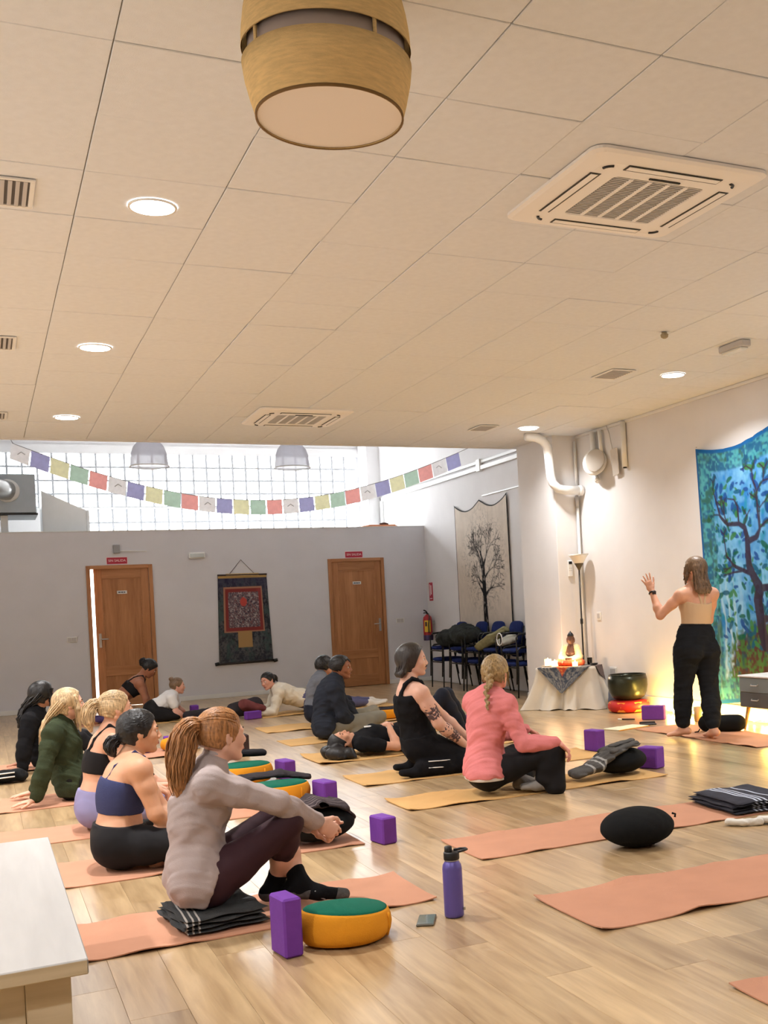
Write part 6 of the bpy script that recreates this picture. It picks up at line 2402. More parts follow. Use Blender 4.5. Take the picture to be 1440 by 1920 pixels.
J_p3 = dict(pel=(0.6, 7.55, 0.12), chest=(0.651, 7.55, 0.416), neck=(0.702, 7.55, 0.62), head=(0.757, 7.55, 0.752), shR=(0.712, 7.39, 0.558), elR=(0.761, 7.36, 0.33), wrR=(0.955, 7.45, 0.227), shL=(0.737, 7.71, 0.543), elL=(0.829, 7.75, 0.292), wrL=(0.981, 7.65, 0.216), hipR=(0.63, 7.45, 0.115), knR=(0.923, 7.25, 0.14), anR=(0.85, 7.5, 0.05), toeR=(0.96, 7.6, 0.03), hipL=(0.63, 7.65, 0.115), knL=(1.037, 7.85, 0.092), anL=(0.915, 7.6, 0.037), toeL=(0.984, 7.5, 0.008))
J_p4 = dict(pel=(0.58, 9, 0.11), chest=(0.51, 9, 0.353), neck=(0.502, 9, 0.571), head=(0.572, 9, 0.71), shR=(0.442, 8.83, 0.515), elR=(0.362, 8.75, 0.266), wrR=(0.3, 8.78, 0.05), shL=(0.505, 9.17, 0.496), elL=(0.412, 9.2, 0.237), wrL=(0.3, 9.2, 0.05), hipR=(0.61, 8.91, 0.1), knR=(0.902, 8.9, 0.288), anR=(1.084, 8.9, 0.063), toeR=(1.22, 8.9, 0.038), hipL=(0.62, 9.09, 0.1), knL=(0.95, 9.1, 0.283), anL=(1.15, 9.1, 0.063), toeL=(1.298, 9.1, 0.029))
J_p5 = dict(pel=(0.49, 11.1, 0.12), chest=(0.402, 11.1, 0.299), neck=(0.413, 11.1, 0.524), head=(0.483, 11.1, 0.676), shR=(0.354, 10.93, 0.449), elR=(0.297, 10.85, 0.222), wrR=(0.28, 10.85, 0.05), shL=(0.397, 11.27, 0.434), elL=(0.342, 11.3, 0.198), wrL=(0.31, 11.3, 0.05), hipR=(0.52, 11, 0.1), knR=(0.775, 11, 0.255), anR=(0.951, 11, 0.063), toeR=(1.066, 11, 0.03), hipL=(0.52, 11.2, 0.1), knL=(0.813, 11.2, 0.254), anL=(0.993, 11.2, 0.057), toeL=(1.111, 11.2, 0.024))
J_p6 = dict(pel=(1.528, 15.4, 0.241), chest=(1.736, 15.4, 0.414), neck=(1.87, 15.4, 0.559), head=(1.981, 15.38, 0.673), shR=(1.833, 15.24, 0.477), elR=(1.892, 15.2, 0.278), wrR=(1.924, 15.22, 0.056), shL=(1.887, 15.56, 0.494), elL=(1.963, 15.6, 0.263), wrL=(2.007, 15.6, 0.042), hipR=(1.531, 15.3, 0.233), knR=(1.62, 15.28, 0.06), anR=(1.25, 15.3, 0.05), toeR=(1.08, 15.3, 0.03), hipL=(1.552, 15.5, 0.24), knL=(1.64, 15.52, 0.06), anL=(1.26, 15.5, 0.05), toeL=(1.1, 15.5, 0.03))
J_p7 = dict(pel=(1.93, 14.9, 0.16), chest=(2.095, 14.9, 0.236), neck=(2.2, 14.9, 0.338), head=(2.259, 14.9, 0.438), shR=(2.153, 14.73, 0.289), elR=(2.199, 14.7, 0.122), wrR=(2.31, 14.72, 0.03), shL=(2.223, 15.07, 0.285), elL=(2.295, 15.1, 0.121), wrL=(2.4, 15.1, 0.03), hipR=(1.93, 14.8, 0.13), knR=(2.2, 14.72, 0.07), anR=(1.84, 14.77, 0.05), toeR=(1.7, 14.77, 0.03), hipL=(1.94, 15, 0.13), knL=(2.22, 15.1, 0.07), anL=(1.86, 15.05, 0.05), toeL=(1.72, 15.05, 0.03))
J_p8 = dict(pel=(3.82, 14.4, 0.155), chest=(3.58, 14.4, 0.235), neck=(3.425, 14.4, 0.339), head=(3.318, 14.4, 0.439), shR=(3.454, 14.56, 0.286), elR=(3.367, 14.6, 0.058), wrR=(3.166, 14.55, 0.058), shL=(3.419, 14.24, 0.285), elL=(3.327, 14.2, 0.046), wrL=(3.16, 14.25, 0.051), hipR=(3.86, 14.49, 0.14), knR=(4.328, 14.52, 0.078), anR=(4.752, 14.5, 0.064), toeR=(4.96, 14.5, 0.04), hipL=(3.85, 14.31, 0.14), knL=(4.261, 14.3, 0.068), anL=(4.67, 14.3, 0.047), toeL=(4.87, 14.3, 0.04))
J_p9 = dict(pel=(3.14, 11.1, 0.125), chest=(3.168, 11.1, 0.388), neck=(3.247, 11.1, 0.598), head=(3.327, 11.1, 0.719), shR=(3.197, 10.93, 0.505), elR=(3.247, 10.88, 0.258), wrR=(3.408, 10.95, 0.101), shL=(3.267, 11.28, 0.521), elL=(3.428, 11.32, 0.268), wrL=(3.528, 11.2, 0.108), hipR=(3.16, 11, 0.115), knR=(3.633, 10.85, 0.197), anR=(3.37, 10.9, 0.05), toeR=(3.53, 10.95, 0.03), hipL=(3.19, 11.2, 0.12), knL=(3.748, 11.4, 0.205), anL=(3.48, 11.2, 0.05), toeL=(3.58, 11.1, 0.03))
J_p9b = dict(pel=(3.416, 12.55, 0.138), chest=(3.461, 12.55, 0.401), neck=(3.515, 12.55, 0.578), head=(3.565, 12.55, 0.68), shR=(3.463, 12.38, 0.502), elR=(3.481, 12.35, 0.287), wrR=(3.614, 12.4, 0.149), shL=(3.546, 12.72, 0.499), elL=(3.66, 12.75, 0.28), wrL=(3.7, 12.6, 0.159), hipR=(3.425, 12.45, 0.12), knR=(3.789, 12.4, 0.195), anR=(3.717, 12.5, 0.07), toeR=(3.899, 12.5, 0.097), hipL=(3.482, 12.65, 0.138), knL=(3.882, 12.8, 0.226), anL=(3.763, 12.65, 0.087), toeL=(3.878, 12.6, 0.08))
J_p10 = dict(pel=(3.49, 9.6, 0.13), chest=(3.17, 9.6, 0.135), neck=(2.98, 9.6, 0.125), head=(2.84, 9.6, 0.13), shR=(2.99, 9.44, 0.11), elR=(3.28, 9.34, 0.07), wrR=(3.27, 9.53, 0.245), shL=(2.99, 9.76, 0.11), elL=(3.28, 9.86, 0.07), wrL=(3.3, 9.67, 0.245), hipR=(3.49, 9.51, 0.13), knR=(3.801, 9.5, 0.478), anR=(4.02, 9.5, 0.07), toeR=(4.2, 9.5, 0.03), hipL=(3.51, 9.69, 0.13), knL=(3.925, 9.7, 0.466), anL=(4.13, 9.7, 0.07), toeL=(4.31, 9.7, 0.03))
J_p11 = dict(pel=(3.05, 8.15, 0.21), chest=(2.994, 8.15, 0.515), neck=(2.975, 8.15, 0.739), head=(3.024, 8.15, 0.891), shR=(3.013, 7.97, 0.641), elR=(3.121, 7.92, 0.403), wrR=(3.36, 7.98, 0.207), shL=(3.096, 8.33, 0.649), elL=(3.343, 8.38, 0.403), wrL=(3.535, 8.3, 0.202), hipR=(3.06, 8.06, 0.21), knR=(3.44, 7.98, 0.075), anR=(2.99, 7.98, 0.06), toeR=(2.83, 7.98, 0.045), hipL=(3.1, 8.25, 0.21), knL=(3.5, 8.32, 0.075), anL=(3.05, 8.3, 0.06), toeL=(2.9, 8.3, 0.045))
J_p12 = dict(pel=(3.06, 6.95, 0.145), chest=(3.092, 6.95, 0.437), neck=(3.123, 6.95, 0.693), head=(3.188, 6.95, 0.829), shR=(3.19, 6.82, 0.61), elR=(3.254, 6.72, 0.342), wrR=(3.476, 6.62, 0.335), shL=(3.06, 7.07, 0.62), elL=(3.34, 7.24, 0.36), wrL=(3.55, 7.26, 0.37), hipR=(3.071, 6.87, 0.134), knR=(3.466, 6.66, 0.285), anR=(3.4, 6.7, 0.08), toeR=(3.27, 6.78, 0.04), hipL=(3.124, 7.03, 0.146), knL=(3.597, 7.25, 0.244), anL=(3.33, 6.9, 0.07), toeL=(3.47, 6.74, 0.045))
J_teacher = dict(pel=(5.76, 8.2, 0.86), chest=(5.782, 8.2, 1.189), neck=(5.793, 8.2, 1.382), head=(5.799, 8.22, 1.523), shL=(5.62, 8.2, 1.297), elL=(5.478, 8.33, 1.128), wrL=(5.478, 8.45, 1.354), shR=(5.971, 8.2, 1.297), elR=(5.99, 8.3, 1.06), wrR=(5.96, 8.5, 1.18), hipL=(5.658, 8.2, 0.791), knL=(5.652, 8.28, 0.451), anL=(5.66, 8.33, 0.09), toeL=(5.58, 8.44, 0.03), hipR=(5.856, 8.2, 0.778), knR=(5.85, 8.15, 0.403), anR=(5.8, 8.05, 0.09), toeR=(5.82, 8.2, 0.03))

M_LAV = mat('grey_mauve_jersey', srgb(176, 162, 160), .9, var=.05, bump=.15, bscale=180, spec=.15)
M_MAR = mat('maroon_spandex', srgb(58, 34, 42), .75, var=.06, spec=.25)
M_BLK = mat('black_spandex', srgb(24, 23, 26), .75, var=.08, spec=.22)
M_BLKC = mat('black_jersey', srgb(26, 26, 29), .92, var=.12, bump=.15, bscale=150, spec=.12)
M_NAVY = mat('navy_spandex', srgb(26, 30, 44), .75, spec=.22)
M_SLATE = mat('slate_blue_rib', srgb(60, 66, 104), .85, var=.06, bump=.35, bscale=260, spec=.15)
M_PERI = mat('periwinkle_spandex', srgb(140, 136, 176), .8, spec=.2)
M_OLIVEK = mat('olive_knit', srgb(58, 66, 48), .95, var=.12, vscale=12, bump=.45, bscale=190, spec=.1)
M_WTEE = mat('white_tee', srgb(228, 226, 226), .9, spec=.15)
M_CREAMK = mat('cream_knit', srgb(226, 218, 202), .95, bump=.35, bscale=150, spec=.1)
M_DENIM = mat('blue_grey_spandex', srgb(94, 94, 128), .85, spec=.15)
M_DNAVY = mat('dark_navy_sweat', srgb(46, 50, 60), .95, var=.08, bump=.2, bscale=140, spec=.1)
M_KHAKI = mat('grey_khaki_cotton', srgb(132, 128, 116), .9, var=.06, spec=.15)
M_GREYT = mat('grey_tee', srgb(110, 114, 124), .9, spec=.15)
M_PINK = mat('pink_sweatshirt', srgb(228, 138, 140), .95, var=.05, bump=.25, bscale=170, spec=.1)
M_BEIGE = mat('beige_rib_top', srgb(214, 184, 150), .9, bump=.3, bscale=240, spec=.15)
M_SOCKG = mat('grey_sock', srgb(150, 146, 142), .95, var=.1, bump=.4, bscale=200, spec=.1)
M_SOCKB = mat('black_sock', srgb(22, 22, 24), .95, bump=.3, bscale=200, spec=.1)
M_SOCKM = mat('charcoal_sock', srgb(86, 84, 84), .95, var=.2, vscale=60, bump=.3, bscale=200, spec=.1)
H_RED = mat_hair('strawberry_blonde_hair', srgb(170, 118, 72), .5)
H_BLACK = mat_hair('black_hair', srgb(24, 22, 24), .5)
H_BLOND = mat_hair('blonde_hair', srgb(196, 168, 128), .5)
H_DBLOND = mat_hair('dark_blonde_hair', srgb(160, 134, 92), .5)
H_BROWN = mat_hair('brown_hair', srgb(122, 96, 72), .5)
H_DBROWN = mat_hair('dark_brown_hair', srgb(50, 44, 42), .5)


def pony(tie, chain, radii, material, n=60, rs=.006, low=-.07, thick=.009, wave=.006, h=.005, tiec=None, fringe=(.052, .03), seed=1):
    def fn(f, root):
        S = f.S
        T = f.hp(*tie)
        P = [T] + [f.hp(*c) for c in chain]
        ops = cap_ops(f, thick, low, fringe)
        ops += [seg(f.hp(tie[0] + .03, 0, tie[2] - .004), T, .03 * S, .02 * S, None, .02)]
        # raked relief running to the tie
        ops.append(wrinkle(.0022, 230, np.cross(f.hl, nrm(T - f.J['head'])) + f.hl * .8, 1))
        for i in range(len(P) - 1):
            ops.append(seg(P[i], P[i + 1], radii[i] * S * .8, radii[i + 1] * S * .8, None, .01))
        mb = strands(P, [r * S for r in radii], n, rs * S, seed, wave=wave)
        # loose locks over the skull
        r = np.random.default_rng(seed + 9)
        mb2 = MB()
        for k in range(46):
            a = r.uniform(-1.35, 1.35)
            st_ = f.hp(.06 * math.cos(a) + r.uniform(-.01, .01), .085 * math.sin(a), .085 * math.cos(a) + .025)
            ctr = f.hp(-.016, 0, .028)
            pts = []
            for q in np.linspace(0, 1, 9):
                p = st_ * (1 - q) + T * q
                d = p - ctr
                L = np.linalg.norm(d)
                tgt = .102 * S + thick * S * .8
                ld = np.array([d @ f.hf / .107, d @ f.hl / .086, d @ f.hu / .098]) / S
                kk = np.linalg.norm(ld)
                pts.append(ctr + d / max(kk, .2) * (1.0 if q < .9 else kk * .9 + .1))
            pts[-1] = T
            mb2.tube(pts, [.0035 * S] * 9, 4, cap=False)
        hair('hair', ops, h, material, root, (mb, mb2))
        if tiec is not None:
            d = nrm(P[1] - P[0])
            blob('hair_tie', [seg(T - d * .006, T + d * .006, radii[0] * S * 1.12, radii[0] * S * 1.12)], .004, tiec, root)
    return fn


def long_hair(material, drop, width, n=120, wave=.01, rs=.007, h=.006, low=-.09, curl=.0, fronts=True, thick=.014):
    """loose hair: skull cap, curtain at the back and locks beside the face"""
    def fn(f, root):
        S = f.S
        ops = cap_ops(f, thick, low, (.05, .035), .40)
        mbs = []
        dn = np.array((0, 0, -1.0))
        for k, l in enumerate(np.linspace(-1, 1, 5)):
            a = f.hp(-.075 + .03 * abs(l), .066 * l, .02)
            b = a - f.hf * .03 * S + dn * .10 * S + f.hl * (.02 * l * S)
            if drop > .1:
                t1_ = .93
                t2_ = max(.3, 1.0 - (drop - .08) / .5)
                b = f.spine(1.0) + f.tan(1) * .03 - f.fwd * .095 * S + f.lat * (.05 * l * S)
                c = f.spine(t1_) - f.fwd * (.115 * S) + f.lat * (.062 * l * S)
                d = f.spine(t2_) - f.fwd * (f.sec(t2_)[1] + .045 * S) + f.lat * (.055 * l * S)
            else:
                c = b - f.hf * .015 * S + dn * (drop * .5)
                d = c + dn * (drop * .5)
            R = [.04 * S, width * S, width * S, width * .4 * S]
            for i, (p, q) in enumerate(((a, b), (b, c), (c, d))):
                ops.append(seg(p, q, R[i] * .8, R[i + 1] * .8, None, .015))
            mbs.append(strands([a, b, c, d], R, n // 5, rs * S, 20 + k, wave=wave))
        if fronts:
            for q in (-1, 1):
                a = f.hp(.035, .07 * q, .05)
                b = f.hp(.045, .088 * q, -.04)
                c = b + dn * (drop * .55) + f.hf * .01
                mbs.append(strands([a, b, c], [.018 * S, .024 * S, .012 * S], 22, rs * .9 * S, 40 + q, wave=wave))
                ops.append(seg(a, b, .018 * S, .02 * S, None, .012))
                ops.append(seg(b, c, .02 * S, .008 * S, None, .012))
        hair('hair', ops, h, material, root, mbs)
    return fn


def short_hair(material, thick=.012, low=-.06, h=.006, fringe=(.05, .04), n=60, length=.03, rs=.006, tilt=.42):
    def fn(f, root):
        S = f.S
        ops = cap_ops(f, thick, low, fringe, tilt)
        ops.append(wrinkle(.003, 160, f.hl + f.hu * .3, 2))
        r = np.random.default_rng(4)
        mb = MB()
        ctr = f.hp(-.016, 0, .028)
        for k in range(n):
            az, el_ = r.uniform(0, 2 * PI), r.uniform(.1, 1.5)
            d = V3(math.cos(az) * math.cos(el_), math.sin(az) * math.cos(el_), math.sin(el_))
            p = V3(-.016 + d[0] * .107, d[1] * .087, .028 + d[2] * .098)
            if p[0] > .05 and p[2] < .07:
                continue
            p0 = f.hp(*p)
            fl = nrm(-f.hu * .6 + f.hl * d[1] * .5 + f.hf * (.5 if d[0] > 0 else -.3))
            mb.tube([p0, p0 + fl * length * .5 + (p0 - ctr) * .04, p0 + fl * length], [rs * S, rs * S, rs * .4 * S], 4, cap=False)
        hair('hair', ops, h, material, root, (mb,))
    return fn


# 1 -- foreground woman
f = Fig(J_p1, (.95, .30, -.02), (-.02, 0, 1), 1.0, True)
top1 = sweater(f, 1.9, .016, .03, .005, .96, .016, tl=(.024, .085, .035))
sock = lambda f, q: [x for x in f.foot(q, .004)] + f.leg(q, 1.82, 2.0, .005)


def p1_extra(f, root):
    for q in ('R', 'L'):
        s_ = blob('sock', sock(f, q), .005, M_SOCKB, root)
        a, t_ = f.J['an' + q], f.J['toe' + q]
        d = nrm(t_ - a)
        blob('sock_heel', f.foot(q, .0058) + [cut(a + d * .055, d), cut(a - V3(0, 0, .022), (0, 0, 1))], .004, M_SOCKM, s_)
        blob('sock_toe', f.foot(q, .0058) + [cut(lerp(a, t_, .82), -d)], .004, M_SOCKM, s_)
        m_ = a + d * .07 + np.cross(d, (0, 0, 1)) * .046
        MB().tube([m_ + V3(0, 0, -.005), m_ + V3(0, 0, -.03) + d * .012, m_ + d * .045 + V3(0, 0, -.034)], .003, 5).build('sock_trim', M_SOCKG, s_, True)
    blob('collar', [seg(f.J['neck'] + f.tan(1) * .02, f.J['neck'] + f.tan(1) * .055, (.064, .06), (.060, .056), f.lat, .01)], .005, M_LAV, root)


hands1 = [f.hand('R', (.72, .12, -.55), (.15, .9, -.3), 1.05, .03), f.hand('L', (.66, -.55, -.4), (-.3, -.6, .55), .9, .03)]
person('foreground', 'person with strawberry blonde ponytail and mauve top hugging knees in the foreground', f, skin((226, 178, 156)), hands1, .006,
       [('shirt', top1, M_LAV, .007), ('leggings', leggings(f, 1.52, .005, .2), M_MAR, .007)],
       pony((-.108, 0, .062), [(-.15, 0, .062), (-.185, 0, .0), (-.2, 0, -.09), (-.205, 0, -.19), (-.2, 0, -.27)], [.026, .040, .056, .058, .044, .014], H_RED, 130, .0055, wave=.01, tiec=H_RED), extra=p1_extra)

# 2 -- blue crop top
f = Fig(J_p2, (1, .02, -.06), (0, 0, 1), .99, True, 1.1)
person('crop', 'person with low black ponytail, slate blue crop top and black leggings', f, skin((214, 162, 130)), [f.hand('R', (.8, .4, -.4), (0, .3, -1), .5), f.hand('L', (.8, -.5, -.3), (0, -.3, -1), .5)], .0065,
       [('crop_top', bra(f, .37, .74, .008, .55, .006), M_SLATE, .006), ('leggings', leggings(f, 1.93, .006, .25), M_BLK, .0075)],
       pony((-.112, 0, -.035), [(-.135, 0, -.045), (-.15, 0, -.075), (-.14, 0, -.11), (-.125, 0, -.13)], [.024, .036, .038, .026, .01], H_BLACK, 60, .005, low=-.085, thick=.011), brow=M_BROWD)

# 3 -- black bra top
f = Fig(J_p3, (.98, .12, 0), (0, 0, 1), .97, True, 1.0)
person('bra', 'person with blonde high ponytail, black bra top and periwinkle leggings', f, skin((218, 166, 138)), [f.hand('R', (.8, .4, -.4), (0, .3, -1), .5), f.hand('L', (.8, -.5, -.3), (0, -.3, -1), .5)], .007,
       [('bra_top', bra(f, .46, .72, .007, .5, .012), M_BLK, .0065), ('leggings', leggings(f, 1.93, .006, .25), M_PERI, .008)],
       pony((-.106, 0, .052), [(-.145, 0, .05), (-.175, 0, .0), (-.18, 0, -.07), (-.165, 0, -.13)], [.024, .036, .046, .042, .016], H_BLOND, 80, .0055, wave=.008, tiec=H_DBROWN))

# 4 -- green sweater
f = Fig(J_p4, (.99, .08, .02), (-.05, 0, 1), 1.0, True, 1.0)
def p4_extra(f, root):
    for k in (0, 1):
        a = f.spine(.06) - V3(0, .165, .01 + .022 * k)
        MB().tube([a + V3(-.02, .01, -.03), a + V3(.07, .0, .01), a + V3(.13, .01, .035)], .005, 6).build('stripe', M_WHITE, root, True)
    MB().tube([f.J['wrR'] + V3(-.03, .03, .0), f.J['wrR'] + V3(0, -.034, .012), f.J['wrR'] + V3(.033, 0, .0)], .006, 6).build('bracelet', M_STEEL, root, True)
person('green', 'person with long blonde hair and olive green sweater, leaning back on both hands', f, skin((222, 172, 146)), [f.hand('R', (-.97, -.1, -.12), (0, 0, -1), .08, .15), f.hand('L', (-.97, .1, -.12), (0, 0, -1), .08, .15)], .007,
       [('sweater', sweater(f, 1.9, .024, .0, .006, .97, .022, tl=(.022, .03, .05)), M_OLIVEK, .008), ('leggings', leggings(f, 1.93, .006, .2), M_BLK, .009)],
       long_hair(H_BLOND, .30, .030, 150, .006, .006), extra=p4_extra)

# 5 -- black clothes, black hair
f = Fig(J_p5, (.92, .35, 0), (0, 0, 1), .97, True, 1.0)
person('dark', 'person with long black wavy hair and black clothes, leaning back at the left edge', f, skin((190, 140, 116)), [f.hand('R', (-.9, -.1, -.1), (0, 0, -1), .1), f.hand('L', (-.9, .1, -.1), (0, 0, -1), .1)], .009,
       [('hoodie', sweater(f, 1.95, .028, .0, .006, .97, .03, tl=(.022, .03, .05)), M_BLKC, .009), ('leggings', leggings(f, 1.93, .008, .2), M_BLK, .011)],
       long_hair(H_BLACK, .2, .042, 130, .022, .008, .008, thick=.022))

# 6 -- leaning forward by the door
f = Fig(J_p6, (.72, -.1, -.62), (.55, 0, .8), .97, True, 1.0)
person('forward', 'person with dark hair and black bra top leaning forward before the ajar door', f, skin((160, 106, 80)), [f.hand('R', (.8, 0, -.3), (0, 0, -1), .1, .12, fr=.0095), f.hand('L', (.8, 0, -.3), (0, 0, -1), .1, .12, fr=.0095)], .0095,
       [('bra_top', bra(f, .46, .72, .008, .5, .012), M_BLK, .009), ('leggings', leggings(f, 1.93, .007, .3), mat('purple_spandex', srgb(66, 48, 96), .8), .011)],
       pony((-.105, 0, .03), [(-.12, 0, .035), (-.125, 0, .01), (-.115, 0, -.02)], [.04, .05, .05, .03], H_BLACK, 40, .007, thick=.014, h=.007))

# 7 -- white t-shirt
f = Fig(J_p7, (.98, -.12, -.1), (.1, 0, 1), .86, True, 1.0)
tee = f.torso(0, .95, .014) + f.bust(.008) + f.shoulders(.01) + [f.tcut(.05, False)] + f.arm('L', 0, .55, .014) + f.arm('R', 0, .55, .014) + [wrinkle(.004, 40)]
person('tee', 'person with brown bun and white t-shirt propped on both arms', f, skin((222, 166, 146)), [f.hand('R', (.9, 0, -.2), (0, 0, -1), .1, .12, fr=.0095), f.hand('L', (.9, 0, -.2), (0, 0, -1), .1, .12, fr=.0095)], .009,
       [('t_shirt', tee, M_WTEE, .009), ('leggings', leggings(f, 1.93, .007, .2), M_BLK, .011)],
       pony((-.085, 0, .085), [(-.1, 0, .1), (-.11, 0, .1)], [.03, .038, .03], H_BROWN, 20, .006, h=.007))

# 8 -- lying on her front
f = Fig(J_p8, (-.80, -.52, -.18), (-.35, .1, 1), .93, True, 1.0)
def p8_extra(f, root):
    for q in ('L', 'R'):
        blob('sock', f.foot(q, .004) + f.leg(q, 1.8, 2.0, .006), .009, M_SOCKW, root)
person('prone', 'person in cream sweater lying face down propped on elbows, under the hanging scroll', f, skin((214, 158, 138)), [f.hand('R', (-.9, -.3, .0), (0, 0, -1), .3, fr=.0095), f.hand('L', (-.9, .2, .0), (0, 0, -1), .3, fr=.0095)], .009,
       [('sweater', sweater(f, 1.85, .024, .12, .006, .97, .024), M_CREAMK, .0095), ('leggings', leggings(f, 1.93, .008, .25), M_DENIM, .01)],
       pony((-.108, 0, .02), [(-.145, 0, .03), (-.165, 0, .0), (-.17, 0, -.05)], [.024, .034, .034, .014], H_BLACK, 40, .006, h=.007), extra=p8_extra)

# 9 -- man in dark sweater
f = Fig(J_p9, (.82, -.52, -.03), (0, 0, 1), 1.0, False, 1.02)
person('man', 'person with short black hair, dark navy sweater and khaki trousers, sitting', f, skin((150, 98, 74)), [f.hand('R', (.8, .2, -.4), (0, .3, -1), .4, fr=.0095), f.hand('L', (.8, -.2, -.4), (0, -.3, -1), .4, fr=.0095)], .0085,
       [('sweater', sweater(f, 1.95, .032, .0, .007, .97, .028, tl=(.03, .02, .06)), M_DNAVY, .009), ('trousers', trousers(f, 1.95, .008, .2, 1.1), M_KHAKI, .01)],
       short_hair(H_BLACK, .014, -.045, .007), lips=(120, 72, 64))

# 10 -- hidden behind him
f = Fig(J_p9b, (.75, .25, 0), (0, 0, 1), .92, False, 1.0)
person('behind', 'person with grey shirt mostly hidden behind the one in the navy sweater', f, skin((196, 142, 118)), [f.hand('R', (.8, .2, -.4), (0, .3, -1), .4, fr=.0095), f.hand('L', (.8, -.2, -.4), (0, -.3, -1), .4, fr=.0095)], .0095,
       [('shirt', sweater(f, 1.5, .018, -.03, .005, .97, .016), M_GREYT, .0095), ('trousers', trousers(f, 1.95, .014, .2, 1.1), M_NAVY, .011)],
       short_hair(H_BLACK, .016, -.07, .008))

# 11 -- lying on her back
f = Fig(J_p10, (.12, -.12, .98), (-1, 0, .05), .97, True, 1.0)
tee = f.torso(0, .95, .014) + f.bust(.006) + f.shoulders(.01) + [f.tcut(.03, False)] + f.arm('L', 0, .55, .014) + f.arm('R', 0, .55, .014) + [wrinkle(.004, 40)]
def p10_hair(f, root):
    ops = cap_ops(f, .012, -.08, (.05, .03))
    mbs = []
    for k, (x, y) in enumerate(((-.22, -.10), (-.24, 0), (-.2, .1), (-.1, -.17), (.02, -.19), (-.16, -.15))):
        a = f.hp(-.06, y * .5, .05)
        h0 = f.J['head']
        b = V3(h0[0] + x * .6, h0[1] + y * 1.0 - .02, .05)
        c = V3(h0[0] + x * .75 + .03, h0[1] + y * 1.25 - .03, .022)
        ops.append(seg(a, b, .04, .045, None, .03))
        ops.append(seg(b, c, .045, .014, None, .03))
        mbs.append(strands([a, b, c], [.04, .045, .015], 24, .006, k, wave=.01))
    hair('hair', ops, .007, H_BLACK, root, mbs)
def p10_extra(f, root):
    MB().tube([f.J['wrR'] + V3(.03 * math.cos(a), .012 * math.sin(a), .028 * math.sin(a)) - (f.J['wrR'] - f.J['elR']) * .12 for a in np.linspace(0, 2 * PI, 14)], .004, 6).build('bracelet', M_STEEL, root, True)
    c = f.spine(.78) + f.fwd * .118
    MB().box(c[0] - .04, c[0] + .04, c[1] - .05, c[1] - .03, c[2] - .004, c[2] + .004).build('shirt_print', M_WHITE, root)
    MB().box(c[0] - .03, c[0] + .03, c[1] - .015, c[1] + .005, c[2] - .004, c[2] + .005).build('shirt_print', M_WHITE, root)
person('supine', 'person in black t-shirt lying face up with knees bent and hair spread', f, skin((206, 152, 124)), [f.hand('R', (-.1, .9, .1), (.1, 0, -1), .35), f.hand('L', (-.1, -.9, .1), (.1, 0, -1), .35)], .007,
       [('t_shirt', tee, M_BLKC, .008), ('leggings', leggings(f, 1.93, .01, .2), M_NAVY, .008)], p10_hair, closed=True, extra=p10_extra)

# 12 -- man in the tank top
f = Fig(J_p11, (.92, -.36, 0), (-.04, 0, 1), 1.03, False, 1.0)
tank = f.torso(0, .86, .014) + [f.tcut(.80), f.tcut(-.0, False)] + strap(f, 'L', .62, .01, .027, .8, .015) + strap(f, 'R', .62, .01, .027, .8, .015) + [wrinkle(.004, 40)]
def p11_extra(f, root):
    M_TAT = mat('tattoo_ink', srgb(92, 70, 72), .6)
    for (t_, off) in ((.55, (.0, -.5, .6)), (.66, (.4, -.8, .2)), (.6, (-.5, -.7, .3)), (1.35, (.2, -.8, .6)), (1.5, (0, -.7, .7)), (1.42, (-.3, -.9, .2))):
        j = f.J
        c = lerp(j['shR'], j['elR'], t_) if t_ < 1 else lerp(j['elR'], j['wrR'], t_ - 1)
        pr = f.arm('R', max(0, t_ - .15), min(2, t_ + .15), .0012, .004)
        v = c + nrm(off) * .045
        # keep only a patch of the arm's surface
        ops = pr + [hole(ell(c - nrm(off) * .035, (.058, .058, .058), None, .002), .002), wrinkle(.006, 120, seed=t_ * 9)]
        try:
            blob('tattoo', ops, .0035, M_TAT, root)
        except Exception:
            pass
    blob('moustache', [seg(f.hp(.104, -.006, -.045), f.hp(.093, -.024, -.055), .005, .003, None, .004), seg(f.hp(.104, .006, -.045), f.hp(.093, .024, -.055), .005, .003, None, .004)], .003, M_BROWD, root)
    for z0 in (.07, .12):
        MB().tube([(3.02, 7.908, z0), (3.12, 7.902, z0 - .004), (3.2, 7.908, z0 - .006)], .004, 5).build('trouser_stripe', M_WHITE, root, True)
person('tank', 'person with dark chin-length hair, black tank top and tattooed arm, kneeling', f, skin((222, 176, 156)), [f.hand('R', (.85, .1, -.45), (0, .3, -1), .4), f.hand('L', (.85, -.1, -.45), (0, -.3, -1), .4)], .007,
       [('tank_top', tank, M_BLKC, .0075), ('trousers', trousers(f, 1.98, .018, .2, 1.5) + f.foot('R', .008) + f.foot('L', .008), M_BLKC, .0085)],
       long_hair(H_DBROWN, .035, .03, 60, .006, .007, .006, low=-.095, fronts=False, thick=.02), extra=p11_extra)

